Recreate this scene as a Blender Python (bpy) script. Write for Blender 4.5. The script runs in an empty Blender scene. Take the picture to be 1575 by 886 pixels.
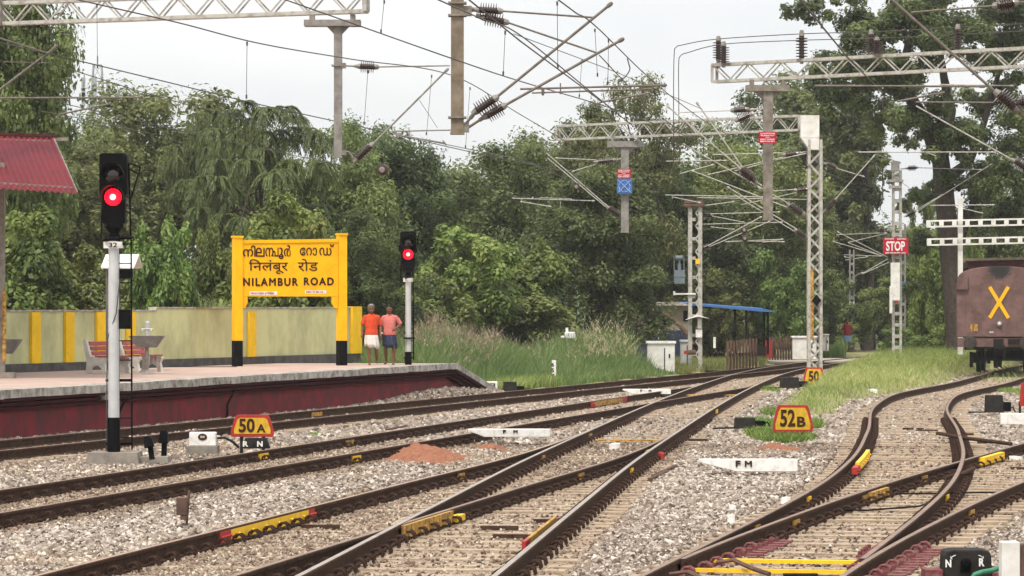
import bpy, math, random
import numpy as np
from mathutils import Vector, Matrix

random.seed(7)
RNG = np.random.default_rng(7)
sc = bpy.context.scene
COL = sc.collection
R = math.radians

# ------------------------------------------------------------------ camera, world, sun, exposure
F, CX, HY, H = 5250.0, 787.5, 473.0, 2.3      # focal length in photo pixels, centre column, horizon row, eye height
cam = bpy.data.cameras.new('camera')
camo = bpy.data.objects.new('camera', cam)
COL.objects.link(camo)
camo.location = (0, 0, H)
camo.rotation_euler = (R(90), 0, 0)
cam.sensor_width = 36
cam.lens = 36 * F / 1575
cam.shift_y = (HY - 443) / 1575
cam.clip_start = 0.5
cam.clip_end = 9000
sc.camera = camo

SUN_EL, SUN_AZ = 58, 205                       # azimuth clockwise from +Y: behind the camera, a little to the left
world = bpy.data.worlds.new('World')
sc.world = world
world.use_nodes = True
wn, wl = world.node_tree.nodes, world.node_tree.links
wn.clear()
wo = wn.new('ShaderNodeOutputWorld')
bg = wn.new('ShaderNodeBackground')
sky = wn.new('ShaderNodeTexSky')
sky.sky_type = 'NISHITA'
sky.sun_disc = False
sky.sun_elevation = R(SUN_EL)
sky.sun_rotation = R(SUN_AZ)
sky.air_density = 1.0
sky.dust_density = 5.0
sky.ozone_density = 1.0
hs = wn.new('ShaderNodeHueSaturation')        # an overcast sky: nearly all the blue gone
hs.inputs['Saturation'].default_value = 0.10
wtint = wn.new('ShaderNodeMixRGB')
wtint.blend_type = 'MIX'
wtint.inputs['Fac'].default_value = 0.80
wtc = wn.new('ShaderNodeTexCoord'); wmp = wn.new('ShaderNodeMapping'); wmp.inputs['Scale'].default_value = (7, 7, 22)
wnz = wn.new('ShaderNodeTexNoise'); wnz.inputs['Scale'].default_value = 1.0; wnz.inputs['Detail'].default_value = 4; wnz.inputs['Roughness'].default_value = .5
wcr = wn.new('ShaderNodeValToRGB')               # soft grey and white in the cloud layer
wcr.color_ramp.elements[0].position = .36; wcr.color_ramp.elements[0].color = (.87, .89, .91, 1)
wcr.color_ramp.elements[1].position = .62; wcr.color_ramp.elements[1].color = (1.0, 1.0, .995, 1)
wl.new(wtc.outputs['Generated'], wmp.inputs['Vector']); wl.new(wmp.outputs['Vector'], wnz.inputs['Vector']); wl.new(wnz.outputs['Fac'], wcr.inputs['Fac'])
wsc = wn.new('ShaderNodeMixRGB'); wsc.blend_type = 'MULTIPLY'; wsc.inputs['Fac'].default_value = 1; wsc.inputs['Color2'].default_value = (8.0, 8.08, 8.1, 1)
wl.new(wcr.outputs['Color'], wsc.inputs['Color1'])
wsx = wn.new('ShaderNodeSeparateXYZ'); wmr = wn.new('ShaderNodeMapRange')   # an overcast sky is about three times brighter overhead than at the horizon
wmr.inputs['To Min'].default_value = .60; wmr.inputs['To Max'].default_value = 1.36
wl.new(wtc.outputs['Generated'], wsx.inputs['Vector']); wl.new(wsx.outputs['Z'], wmr.inputs['Value'])
wgr = wn.new('ShaderNodeMixRGB'); wgr.blend_type = 'MULTIPLY'; wgr.inputs['Fac'].default_value = 1
wl.new(wsc.outputs['Color'], wgr.inputs['Color1']); wl.new(wmr.outputs['Result'], wgr.inputs['Color2']); wl.new(wgr.outputs['Color'], wtint.inputs['Color2'])
wl.new(sky.outputs['Color'], hs.inputs['Color'])
wl.new(hs.outputs['Color'], wtint.inputs['Color1'])
wl.new(wtint.outputs['Color'], bg.inputs['Color'])
bg.inputs['Strength'].default_value = 0.10
wl.new(bg.outputs['Background'], wo.inputs['Surface'])

sl = bpy.data.lights.new('sun', 'SUN')
sl.energy = 1.5
sl.angle = R(10)
sl.color = (1.0, 0.93, 0.81)
so = bpy.data.objects.new('sun', sl)
COL.objects.link(so)
sd = Vector((math.sin(R(SUN_AZ)) * math.cos(R(SUN_EL)), math.cos(R(SUN_AZ)) * math.cos(R(SUN_EL)), math.sin(R(SUN_EL))))
so.rotation_euler = sd.to_track_quat('Z', 'Y').to_euler()
so.location = (0, 0, 60)

sc.view_settings.view_transform = 'Standard'
sc.view_settings.look = 'None'
sc.view_settings.gamma = 1
sc.view_settings.use_curve_mapping = False
sc.view_settings.exposure = 1.14
sc.cycles.max_bounces = 6
sc.cycles.diffuse_bounces = 3
sc.cycles.glossy_bounces = 2
sc.cycles.transmission_bounces = 4
sc.cycles.volume_bounces = 0

# ------------------------------------------------------------------ helpers
def P(px, py, Y):
    return Vector(((px - CX) * Y / F, Y, H - (py - HY) * Y / F))

def G(px, py, z=0.0):
    return P(px, py, F * (H - z) / (py - HY))

def spx(Y):
    return F / Y

class MB:
    """Collects shapes into one mesh (world coordinates; build() moves them into the parent's frame)."""
    def __init__(s):
        s.v, s.f, s.m = [], [], []
    def add(s, vs, fs, mi=0):
        b = len(s.v)
        s.v.extend([tuple(x) for x in vs])
        for f in fs:
            s.f.append([b + i for i in f])
            s.m.append(mi)
    def box(s, c, d, rz=0.0, mi=0, rot=None, taper=1.0):
        c = Vector(c); hx, hy, hz = d[0] / 2, d[1] / 2, d[2] / 2
        M = rot if rot is not None else Matrix.Rotation(rz, 3, 'Z')
        vs = []
        for z in (-hz, hz):
            t = taper if z > 0 else 1.0
            for x, y in ((-hx, -hy), (hx, -hy), (hx, hy), (-hx, hy)):
                vs.append(c + M @ Vector((x * t, y * t, z)))
        s.add(vs, [(3, 2, 1, 0), (4, 5, 6, 7), (0, 1, 5, 4), (1, 2, 6, 5), (2, 3, 7, 6), (3, 0, 4, 7)], mi)
    def bar(s, a, b, w, h, mi=0, up=(0, 0, 1)):
        a, b = Vector(a), Vector(b)
        d = b - a; L = d.length; d.normalize()
        up = Vector(up)
        if abs(d.dot(up)) > .98: up = Vector((0, 1, 0))
        x = d.cross(up).normalized(); z = x.cross(d).normalized()
        M = Matrix((x, d, z)).transposed()
        s.box((a + b) / 2, (w, L, h), rot=M, mi=mi)
    def tube(s, a, b, r0, r1=None, n=8, mi=0):
        s.path([a, b], [r0, r0 if r1 is None else r1], n, mi)
    def path(s, pts, r, n=6, mi=0, caps=True):
        pts = [Vector(p) for p in pts]
        if not isinstance(r, (list, tuple)): r = [r] * len(pts)
        b = len(s.v); ref = None
        for i, p in enumerate(pts):
            d = (pts[min(i + 1, len(pts) - 1)] - pts[max(i - 1, 0)])
            if d.length < 1e-9: d = Vector((0, 0, 1))
            d.normalize()
            if ref is None:
                ref = Vector((0, 0, 1)) if abs(d.z) < .9 else Vector((0, 1, 0))
            x = d.cross(ref)
            if x.length < 1e-6: x = d.orthogonal()
            x.normalize(); ref = x.cross(d).normalized(); y = ref
            for k in range(n):
                t = 2 * math.pi * k / n
                s.v.append(tuple(p + r[i] * (math.cos(t) * x + math.sin(t) * y)))
        for i in range(len(pts) - 1):
            for k in range(n):
                k2 = (k + 1) % n
                s.f.append([b + i * n + k, b + i * n + k2, b + (i + 1) * n + k2, b + (i + 1) * n + k]); s.m.append(mi)
        if caps:
            s.f.append([b + k for k in range(n)][::-1]); s.m.append(mi)
            s.f.append([b + (len(pts) - 1) * n + k for k in range(n)]); s.m.append(mi)
    def lathe(s, a, b, prof, n=12, mi=0):
        """prof: (t, radius) along a -> b"""
        a, b = Vector(a), Vector(b)
        d = (b - a); x = d.orthogonal().normalized(); y = d.normalized().cross(x)
        base = len(s.v)
        for t, r in prof:
            for k in range(n):
                q = 2 * math.pi * k / n
                s.v.append(tuple(a + d * t + r * (math.cos(q) * x + math.sin(q) * y)))
        for i in range(len(prof) - 1):
            for k in range(n):
                k2 = (k + 1) % n
                s.f.append([base + i * n + k, base + i * n + k2, base + (i + 1) * n + k2, base + (i + 1) * n + k]); s.m.append(mi)
        s.f.append([base + k for k in range(n)][::-1]); s.m.append(mi)
        s.f.append([base + (len(prof) - 1) * n + k for k in range(n)]); s.m.append(mi)
    def lathem(s, a, b, prof, n=12, mi=0):
        """as lathe, t in metres"""
        L = (Vector(b) - Vector(a)).length
        s.lathe(a, b, [(t / L, r) for t, r in prof], n, mi)
    def prism(s, pts, off, mi=0):
        """polygon pts (3D) extruded by vector off"""
        n = len(pts); off = Vector(off)
        vs = [Vector(p) for p in pts] + [Vector(p) + off for p in pts]
        fs = [list(range(n))[::-1], list(range(n, 2 * n))] + [(i, (i + 1) % n, n + (i + 1) % n, n + i) for i in range(n)]
        s.add(vs, fs, mi)
    def build(s, name, mats, parent=None, smooth=False, bevel=0, loc=None):
        me = bpy.data.meshes.new(name)
        o0 = world_loc(parent) if parent is not None else Vector(loc or (0, 0, 0))
        me.from_pydata([(x - o0.x, y - o0.y, z - o0.z) for x, y, z in s.v], [], s.f)
        if not isinstance(mats, (list, tuple)): mats = [mats]
        for m in mats: me.materials.append(m)
        if len(mats) > 1: me.polygons.foreach_set('material_index', s.m)
        if smooth: me.polygons.foreach_set('use_smooth', [True] * len(s.f))
        me.update()
        o = bpy.data.objects.new(name, me)
        COL.objects.link(o)
        if parent is not None: o.parent = parent
        else: o.location = o0
        if bevel:
            b = o.modifiers.new('bevel', 'BEVEL'); b.width = bevel; b.segments = 1; b.limit_method = 'ANGLE'
        return o

def world_loc(o):
    v = Vector(o.location)
    while o.parent is not None:
        o = o.parent
        v = v + Vector(o.location)
    return v

def tag(o, label=None, cat=None, group=None, kind=None):
    if label: o['label'] = label
    if cat: o['category'] = cat
    if group: o['group'] = group
    if kind: o['kind'] = kind
    return o

def thing(name, loc, label, cat, group=None):
    o = bpy.data.objects.new(name, None)
    o.empty_display_size = .2
    COL.objects.link(o)
    o.location = loc
    return tag(o, label, cat, group)

def children(o):
    return [c for c in bpy.data.objects if c.parent == o]

def np_mesh(name, verts, quads, mats, tone=None, parent=None, mi=None, loc=(0, 0, 0), smooth=False):
    """fast quad mesh from numpy arrays, with a per-vertex 'tone' attribute"""
    me = bpy.data.meshes.new(name)
    nv, nf = len(verts), len(quads)
    me.vertices.add(nv); me.vertices.foreach_set('co', np.ascontiguousarray(verts, dtype=np.float32).ravel())
    me.loops.add(nf * 4); me.loops.foreach_set('vertex_index', np.ascontiguousarray(quads, dtype=np.int32).ravel())
    me.polygons.add(nf)
    me.polygons.foreach_set('loop_start', np.arange(0, nf * 4, 4, dtype=np.int32))
    if mi is not None: me.polygons.foreach_set('material_index', mi.astype(np.int32))
    if smooth: me.polygons.foreach_set('use_smooth', np.ones(nf, dtype=bool))
    if tone is not None:
        a = me.attributes.new('tone', 'FLOAT', 'POINT'); a.data.foreach_set('value', tone.astype(np.float32))
    for m in (mats if isinstance(mats, (list, tuple)) else [mats]): me.materials.append(m)
    me.update(calc_edges=True)
    if parent == 'mesh': return me
    o = bpy.data.objects.new(name, me); COL.objects.link(o); o.location = loc
    if parent is not None: o.parent = parent
    return o

def vnoise(x, y, seed=0):
    """cheap smooth noise in about -1..1"""
    r = np.random.default_rng(seed); t = 0
    for k in range(6):
        a = r.uniform(0, 6.28); fr = .35 * 1.6 ** k
        t = t + np.sin(fr * (x * math.cos(a) + y * math.sin(a)) + r.uniform(0, 6.28)) * np.cos(fr * .7 * (x * math.sin(a) - y * math.cos(a)) + r.uniform(0, 6.28)) / (1 + .5 * k)
    return t / 2.0

def text_geo(s, bold=0.0, extrude=0.0, spacing=1.0):
    c = bpy.data.curves.new('lettering', 'FONT'); c.body = s; c.size = 1; c.offset = bold; c.extrude = extrude
    c.space_character = spacing; c.resolution_u = 3
    o = bpy.data.objects.new('lettering', c); COL.objects.link(o)
    bpy.context.view_layer.update()
    dg = bpy.context.evaluated_depsgraph_get()
    me = bpy.data.meshes.new_from_object(o.evaluated_get(dg))
    vs = [tuple(v.co) for v in me.vertices]; fs = [list(p.vertices) for p in me.polygons]
    bpy.data.objects.remove(o); bpy.data.curves.remove(c); bpy.data.meshes.remove(me)
    return vs, fs

def letters(mb, s, bl, xdir, zdir, w, h, bold=0.0, mi=0, spacing=1.0, depth=.004, dup=0):
    """text fitted in a w x h box whose bottom left corner is bl"""
    vs, fs = text_geo(s, bold, .5, spacing)
    xs = [v[0] for v in vs]; ys = [v[1] for v in vs]
    x0, x1, y0, y1 = min(xs), max(xs), min(ys), max(ys)
    bl, xd, zd = Vector(bl), Vector(xdir).normalized(), Vector(zdir).normalized()
    nd = xd.cross(zd)
    if dup:                                      # thicker strokes: a few slightly shifted copies, each 1.5 mm prouder
        for q, (dx, dz) in enumerate(((-1, 0), (1, 0), (0, 1), (0, -1))):
            letters(mb, s, bl + xd * dx * dup + zd * dz * dup + nd * (.0015 * (q + 1)), xdir, zdir, w, h, 0.0, mi, spacing, depth)
    out = [bl + xd * ((v[0] - x0) / max(x1 - x0, 1e-6) * w) + zd * ((v[1] - y0) / max(y1 - y0, 1e-6) * h) + nd * (v[2] * depth) for v in vs]
    mb.add(out, fs, mi)

# ------------------------------------------------------------------ materials
def newmat(name):
    m = bpy.data.materials.new(name); m.use_nodes = True
    return m, m.node_tree.nodes, m.node_tree.links, m.node_tree.nodes['Principled BSDF']

def mat(name, c, rough=.7, metal=0.0, var=.25, scale=6.0, c2=None, bump=0.0, bscale=40.0, stretch=None, lo=.35, hi=.7, spec=.14):
    """base colour c broken up by noise towards c2 (default: a darker, dustier c)"""
    m, n, l, b = newmat(name)
    if c2 is None: c2 = tuple(x * (1 - var) for x in c)
    tc = n.new('ShaderNodeTexCoord')
    src = tc.outputs['Object']
    if stretch:
        mp = n.new('ShaderNodeMapping'); mp.inputs['Scale'].default_value = stretch
        l.new(src, mp.inputs['Vector']); src = mp.outputs['Vector']
    nt = n.new('ShaderNodeTexNoise'); nt.inputs['Scale'].default_value = scale; nt.inputs['Detail'].default_value = 6; nt.inputs['Roughness'].default_value = .65
    l.new(src, nt.inputs['Vector'])
    cr = n.new('ShaderNodeValToRGB')
    cr.color_ramp.elements[0].position = lo; cr.color_ramp.elements[0].color = (*c2, 1)
    cr.color_ramp.elements[1].position = hi; cr.color_ramp.elements[1].color = (*c, 1)
    l.new(nt.outputs['Fac'], cr.inputs['Fac'])
    l.new(cr.outputs['Color'], b.inputs['Base Color'])
    b.inputs['Roughness'].default_value = rough; b.inputs['Metallic'].default_value = metal
    b.inputs['Specular IOR Level'].default_value = spec
    if bump:
        n2 = n.new('ShaderNodeTexNoise'); n2.inputs['Scale'].default_value = bscale; n2.inputs['Detail'].default_value = 4
        l.new(tc.outputs['Object'], n2.inputs['Vector'])
        bp = n.new('ShaderNodeBump'); bp.inputs['Strength'].default_value = bump; bp.inputs['Distance'].default_value = .02
        l.new(n2.outputs['Fac'], bp.inputs['Height']); l.new(bp.outputs['Normal'], b.inputs['Normal'])
    return m

def leafmat(name, dark, light, warm=(.16, .15, .04), trans=.4):
    m, n, l, b = newmat(name)
    at = n.new('ShaderNodeAttribute'); at.attribute_name = 'tone'
    oi = n.new('ShaderNodeObjectInfo')
    cr = n.new('ShaderNodeValToRGB')
    cr.color_ramp.elements[0].position = 0; cr.color_ramp.elements[0].color = (*dark, 1)
    cr.color_ramp.elements[1].position = .8; cr.color_ramp.elements[1].color = (*light, 1)
    e = cr.color_ramp.elements.new(1.0); e.color = (*warm, 1)
    l.new(at.outputs['Fac'], cr.inputs['Fac'])
    hv = n.new('ShaderNodeHueSaturation')
    mr = n.new('ShaderNodeMapRange'); mr.inputs['To Min'].default_value = .475; mr.inputs['To Max'].default_value = .515
    l.new(oi.outputs['Random'], mr.inputs['Value']); l.new(mr.outputs['Result'], hv.inputs['Hue'])
    mv = n.new('ShaderNodeMapRange'); mv.inputs['To Min'].default_value = .78; mv.inputs['To Max'].default_value = 1.22
    ml = n.new('ShaderNodeMath'); ml.operation = 'FRACT'; mm = n.new('ShaderNodeMath'); mm.operation = 'MULTIPLY'; mm.inputs[1].default_value = 7.31
    l.new(oi.outputs['Random'], mm.inputs[0]); l.new(mm.outputs[0], ml.inputs[0]); l.new(ml.outputs[0], mv.inputs['Value']); l.new(mv.outputs['Result'], hv.inputs['Value'])
    l.new(cr.outputs['Color'], hv.inputs['Color'])
    l.new(hv.outputs['Color'], b.inputs['Base Color'])
    b.inputs['Roughness'].default_value = .5; b.inputs['Specular IOR Level'].default_value = .35
    tr = n.new('ShaderNodeBsdfTranslucent'); l.new(hv.outputs['Color'], tr.inputs['Color'])
    mx = n.new('ShaderNodeMixShader'); mx.inputs['Fac'].default_value = trans
    out = n['Material Output']
    l.new(b.outputs['BSDF'], mx.inputs[1]); l.new(tr.outputs['BSDF'], mx.inputs[2]); l.new(mx.outputs['Shader'], out.inputs['Surface'])
    return m

def emis(name, c, s):
    m, n, l, b = newmat(name)
    b.inputs['Base Color'].default_value = (*[x * .3 for x in c], 1)
    b.inputs['Emission Color'].default_value = (*c, 1); b.inputs['Emission Strength'].default_value = s
    return m

def stonemat(name, ramp):
    m, n, l, b = newmat(name)
    at = n.new('ShaderNodeAttribute'); at.attribute_name = 'tone'
    cr = n.new('ShaderNodeValToRGB')
    for i, (p, c) in enumerate(ramp):
        e = cr.color_ramp.elements[i] if i < 2 else cr.color_ramp.elements.new(p)
        e.position = p; e.color = (*c, 1)
    l.new(at.outputs['Fac'], cr.inputs['Fac'])
    tc = n.new('ShaderNodeTexCoord'); nt = n.new('ShaderNodeTexNoise'); nt.inputs['Scale'].default_value = 30; nt.inputs['Detail'].default_value = 3
    l.new(tc.outputs['Object'], nt.inputs['Vector'])
    mx = n.new('ShaderNodeMixRGB'); mx.blend_type = 'MULTIPLY'; mx.inputs['Fac'].default_value = .5
    l.new(cr.outputs['Color'], mx.inputs['Color1']); l.new(nt.outputs['Fac'], mx.inputs['Color2'])
    l.new(mx.outputs['Color'], b.inputs['Base Color']); b.inputs['Roughness'].default_value = .85; b.inputs['Specular IOR Level'].default_value = .2
    return m

def gravelmat(name, cols, scale=16.0, patch=None):
    """packed stones seen as one surface: voronoi cells of different greys and browns, with patches"""
    m, n, l, b = newmat(name)
    tc = n.new('ShaderNodeTexCoord')
    vo = n.new('ShaderNodeTexVoronoi'); vo.inputs['Scale'].default_value = scale
    l.new(tc.outputs['Object'], vo.inputs['Vector'])
    sep = n.new('ShaderNodeSeparateColor'); l.new(vo.outputs['Color'], sep.inputs['Color'])
    cr = n.new('ShaderNodeValToRGB')
    for i, (p, c) in enumerate(cols):
        e = cr.color_ramp.elements[i] if i < 2 else cr.color_ramp.elements.new(p)
        e.position = p; e.color = (*c, 1)
    l.new(sep.outputs[0], cr.inputs['Fac'])
    col = cr.outputs['Color']
    if patch:
        nt = n.new('ShaderNodeTexNoise'); nt.inputs['Scale'].default_value = .35; nt.inputs['Detail'].default_value = 5
        l.new(tc.outputs['Object'], nt.inputs['Vector'])
        rp = n.new('ShaderNodeValToRGB'); rp.color_ramp.elements[0].position = .45; rp.color_ramp.elements[1].position = .65
        l.new(nt.outputs['Fac'], rp.inputs['Fac'])
        mx = n.new('ShaderNodeMixRGB'); l.new(rp.outputs['Color'], mx.inputs['Fac']); l.new(col, mx.inputs['Color1']); mx.inputs['Color2'].default_value = (*patch, 1)
        col = mx.outputs['Color']
    l.new(col, b.inputs['Base Color']); b.inputs['Roughness'].default_value = .9; b.inputs['Specular IOR Level'].default_value = .15
    bp = n.new('ShaderNodeBump'); bp.inputs['Strength'].default_value = .8; bp.inputs['Distance'].default_value = .04
    l.new(vo.outputs['Distance'], bp.inputs['Height']); bp.invert = True
    l.new(bp.outputs['Normal'], b.inputs['Normal'])
    return m

M = {}
M['rail_side'] = mat('rail side rust', (.080, .047, .033), .85, 0, .55, 9, bump=.2, stretch=(1, 1, 1), spec=.03)
M['rail_top'] = mat('rail running surface', (.25, .165, .12), .5, .15, .4, 4)
M['rail_top_worn'] = mat('rail running surface worn bright', (.36, .30, .255), .42, .3, .35, 4)
M['rail_top_tan'] = mat('rail running surface light rust', (.36, .23, .15), .45, .2, .35, 4)
M['sleeper'] = mat('concrete sleeper', (.37, .285, .205), .9, 0, .5, 5, c2=(.23, .17, .12), bump=.3, bscale=60, lo=.33, hi=.62)
M['clip'] = mat('rusty spring clip', (.060, .035, .027), .8, 0, .5, 30, spec=.03)
M['clip_maroon'] = mat('maroon painted clip', (.15, .04, .05), .7, 0, .5, 14, c2=(.20, .13, .10), lo=.35, hi=.55, spec=.03)
M['yellow'] = mat('yellow paint', (.78, .47, .02), .55, 0, .25, 7, c2=(.45, .24, .03), lo=.2, hi=.5)
M['yellow_old'] = mat('worn yellow paint', (.56, .31, .045), .7, 0, .5, 12, c2=(.16, .09, .04), lo=.4, hi=.62)
M['red'] = mat('red paint', (.46, .028, .026), .55, 0, .5, 12, c2=(.24, .03, .025))
M['board_yellow'] = mat('station board yellow', (.88, .445, .004), .55, 0, .12, 3, c2=(.74, .36, .006), lo=.3, hi=.55)
M['ink'] = mat('black brown paint', (.05, .018, .008), .6, 0, .3, 20)
M['black'] = mat('black paint', (.006, .006, .0065), .5, 0, .4, 8, spec=.03)
M['blackbox'] = mat('dusty black paint', (.011, .011, .0115), .6, 0, .5, 6, c2=(.035, .031, .028), spec=.03)
M['white'] = mat('white paint', (.74, .72, .69), .6, 0, .2, 6, c2=(.48, .45, .41), lo=.3, hi=.55)
M['white_dirty'] = mat('dirty white paint', (.68, .67, .64), .65, 0, .45, 3, c2=(.50, .47, .42), lo=.3, hi=.6)
M['steel'] = mat('galvanised steel', (.29, .275, .255), .6, .15, .35, 5, c2=(.165, .15, .135))
M['steel_dark'] = mat('weathered steel', (.27, .25, .22), .6, .15, .4, 6, c2=(.15, .125, .10))
M['steel_brown'] = mat('brownish weathered steel', (.25, .205, .155), .6, .1, .35, 5, c2=(.14, .11, .08))
M['steel_pale'] = mat('pale aluminium painted steel', (.42, .405, .37), .6, .1, .35, 7, c2=(.23, .19, .155), lo=.3, hi=.55)
M['tube_grey'] = mat('weathered bracket tube', (.19, .165, .145), .6, .1, .35, 8, c2=(.11, .09, .075))
M['hood_black'] = mat('black hood lining', (.035, .03, .03), .45, 0, .3, 8, spec=.03)
M['silver'] = mat('silver painted pole', (.62, .62, .62), .4, .45, .2, 4)
M['ceramic'] = mat('brown glazed insulator', (.055, .022, .016), .25, 0, .3, 12, spec=.6)
M['copper'] = mat('weathered wire', (.085, .075, .07), .6, .2, .2, 3)
M['maroon'] = mat('maroon plaster', (.235, .028, .036), .85, 0, .5, 2.2, c2=(.10, .034, .034), bump=.3, stretch=(1.1, 1.1, .9), lo=.36, hi=.62)
M['maroon_shaded'] = mat('shade darkened maroon moulding', (.085, .016, .02), .9, 0, .5, 3, c2=(.035, .014, .014), spec=.03)  # darker than the wall's maroon: the shade below the coping, put into the colour
M['coping'] = mat('weathered concrete coping', (.44, .41, .37), .9, 0, .6, 4, c2=(.16, .14, .12), bump=.3, lo=.35, hi=.6)
M['paving'] = mat('pink platform tiles', (.42, .31, .265), .85, 0, .3, 1.2, c2=(.33, .23, .19))
M['wall_green'] = mat('pale olive wall paint', (.55, .55, .285), .85, 0, .3, .8, c2=(.37, .365, .20), bump=.15, stretch=(1.2, 1.2, .8), lo=.34, hi=.56)
M['wall_yellow'] = mat('yellow wall paint', (.90, .55, .015), .7, 0, .2, 3)
M['wall_base'] = mat('dark damp plinth', (.12, .115, .11), .9, 0, .5, 3, spec=.03)
M['concrete'] = mat('old concrete', (.27, .235, .195), .9, 0, .5, 4, c2=(.15, .13, .115), bump=.3)
M['concrete_white'] = mat('white cement', (.66, .62, .56), .8, 0, .3, 6)
M['slat_red'] = mat('faded red slats', (.36, .085, .085), .65, 0, .3, 8)
M['tin_maroon'] = mat('maroon roofing sheet', (.155, .009, .017), .6, 0, .3, 1.5, c2=(.105, .010, .016))
M['wagon'] = mat('wagon oxide paint', (.165, .098, .088), .85, 0, .45, 2.6, c2=(.085, .052, .046), bump=.1, lo=.3, hi=.62)
def soot_patch(m):
    """a soot stain with a ragged edge high on the wagon's end"""
    n, l = m.node_tree.nodes, m.node_tree.links; b = n['Principled BSDF']; tc = n.new('ShaderNodeTexCoord')
    mp = n.new('ShaderNodeMapping'); mp.inputs['Location'].default_value = (0, 0, -5.7); mp.inputs['Scale'].default_value = (1.5, 1.0, 1.55)
    g = n.new('ShaderNodeTexGradient'); g.gradient_type = 'SPHERICAL'
    nz = n.new('ShaderNodeTexNoise'); nz.inputs['Scale'].default_value = 16; nz.inputs['Detail'].default_value = 8; nz.inputs['Roughness'].default_value = .85
    l.new(tc.outputs['Object'], mp.inputs['Vector']); l.new(mp.outputs['Vector'], g.inputs['Vector']); l.new(tc.outputs['Object'], nz.inputs['Vector'])
    ad = n.new('ShaderNodeMath'); ad.operation = 'MULTIPLY_ADD'; ad.inputs[1].default_value = .9; l.new(g.outputs['Fac'], ad.inputs[0]); l.new(nz.outputs['Fac'], ad.inputs[2])
    cr = n.new('ShaderNodeValToRGB'); cr.color_ramp.elements[0].position = .74; cr.color_ramp.elements[0].color = (0, 0, 0, 1); cr.color_ramp.elements[1].position = 1.05
    l.new(ad.outputs[0], cr.inputs['Fac'])
    old = b.inputs['Base Color'].links[0].from_socket; mx = n.new('ShaderNodeMixRGB'); mx.inputs['Color2'].default_value = (.028, .027, .027, 1)
    l.new(cr.outputs['Color'], mx.inputs['Fac']); l.new(old, mx.inputs['Color1']); l.new(mx.outputs['Color'], b.inputs['Base Color'])
soot_patch(M['wagon'])
M['wagon_dark'] = mat('dark wagon maroon', (.10, .025, .03), .75, 0, .4, 3)
M['buffer_face'] = mat('greasy buffer face', (.075, .062, .055), .7, 0, .5, 9, c2=(.03, .026, .024), spec=.05)
M['underframe'] = mat('greasy underframe', (.022, .018, .016), .6, 0, .5, 9, spec=.03)
M['x_yellow'] = mat('orange yellow stencil paint', (.85, .42, .01), .6, 0, .15, 8)
M['soot'] = mat('soot stain', (.035, .033, .033), .9, 0, .4, 20)
M['skin'] = mat('skin', (.175, .082, .048), .55, 0, .15, 8)
M['shirt_orange'] = mat('orange shirt', (.66, .085, .03), .85, 0, .2, 7, c2=(.46, .05, .02), bump=1.0, bscale=11)
M['shirt_pink'] = mat('pink checked shirt', (.62, .22, .19), .85, 0, .25, 22, c2=(.48, .12, .11), bump=1.0, bscale=11)
M['cloth_white'] = mat('white cotton', (.70, .66, .62), .9, 0, .15, 6, c2=(.52, .48, .45), bump=1.0, bscale=13)
M['cloth_navy'] = mat('navy patterned cotton', (.014, .018, .045), .9, 0, .6, 30, c2=(.045, .052, .09), lo=.45, hi=.6)
M['cloth_sky'] = mat('light blue cotton', (.28, .42, .62), .9, 0, .2, 6)
M['shirt_red'] = mat('dark red shirt', (.32, .03, .035), .9, 0, .2, 6)
M['hair_black'] = mat('black hair', (.012, .010, .009), .6, 0, .3, 30)
M['hair_grey'] = mat('grey hair', (.30, .29, .28), .7, 0, .4, 30, c2=(.12, .11, .11))
M['bark'] = mat('bark', (.10, .075, .055), .9, 0, .5, 6, c2=(.045, .034, .026), bump=.6, bscale=12)
M['bark_dark'] = mat('dark bark', (.085, .066, .052), .9, 0, .5, 6, c2=(.038, .03, .025), bump=.6, bscale=12)
M['leaf_mid'] = leafmat('leaf mid green', (.042, .064, .017), (.215, .26, .075), (.28, .29, .10))
M['leaf_dark'] = leafmat('leaf dark green', (.026, .044, .015), (.135, .175, .054), (.18, .20, .075))
M['leaf_bright'] = leafmat('leaf bright green', (.038, .066, .015), (.19, .265, .060), (.27, .29, .09))
M['leaf_olive'] = leafmat('leaf olive', (.042, .060, .019), (.20, .235, .08), (.26, .265, .105))
M['leaf_feather'] = leafmat('leaf feathery', (.034, .054, .017), (.15, .185, .062), (.21, .22, .085))
M['grass'] = leafmat('grass blade', (.10, .145, .032), (.275, .325, .09), (.45, .41, .18), .35)
M['grass_tall'] = leafmat('tall grass blade', (.085, .145, .04), (.245, .34, .105), (.42, .42, .20), .4)
M['weed'] = leafmat('fresh weed blade', (.06, .12, .02), (.20, .34, .06), (.28, .38, .09), .4)
M['plume'] = leafmat('grass seed head', (.26, .20, .12), (.48, .40, .26), (.58, .47, .34), .35)
M['red_lens'] = emis('red signal lens', (1.0, .001, .006), 4.2)
M['red_core'] = emis('red signal lamp filament', (1.0, .16, .12), 6.0)
M['sign_red'] = mat('red enamel', (.48, .010, .040), .45, 0, .2, 6)
M['sign_blue'] = mat('blue enamel', (.05, .17, .50), .45, 0, .3, 8)
M['sign_orange'] = mat('mustard yellow enamel', (.62, .37, .025), .55, 0, .3, 8, c2=(.40, .24, .03), lo=.3, hi=.6)
M['roof_blue'] = mat('blue roofing sheet', (.06, .16, .38), .6, 0, .2, 2)
M['plaster_beige'] = mat('beige plaster', (.34, .29, .23), .9, 0, .35, 1.5)
M['plaster_blue'] = mat('dark blue painted plaster', (.03, .04, .075), .8, 0, .3, 2)
M['rust'] = mat('rust brown steel', (.16, .092, .068), .8, 0, .5, 4, c2=(.075, .045, .036))
M['cable'] = mat('cable jacket', (.015, .015, .015), .5, 0, .3, 8, spec=.03)
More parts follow.
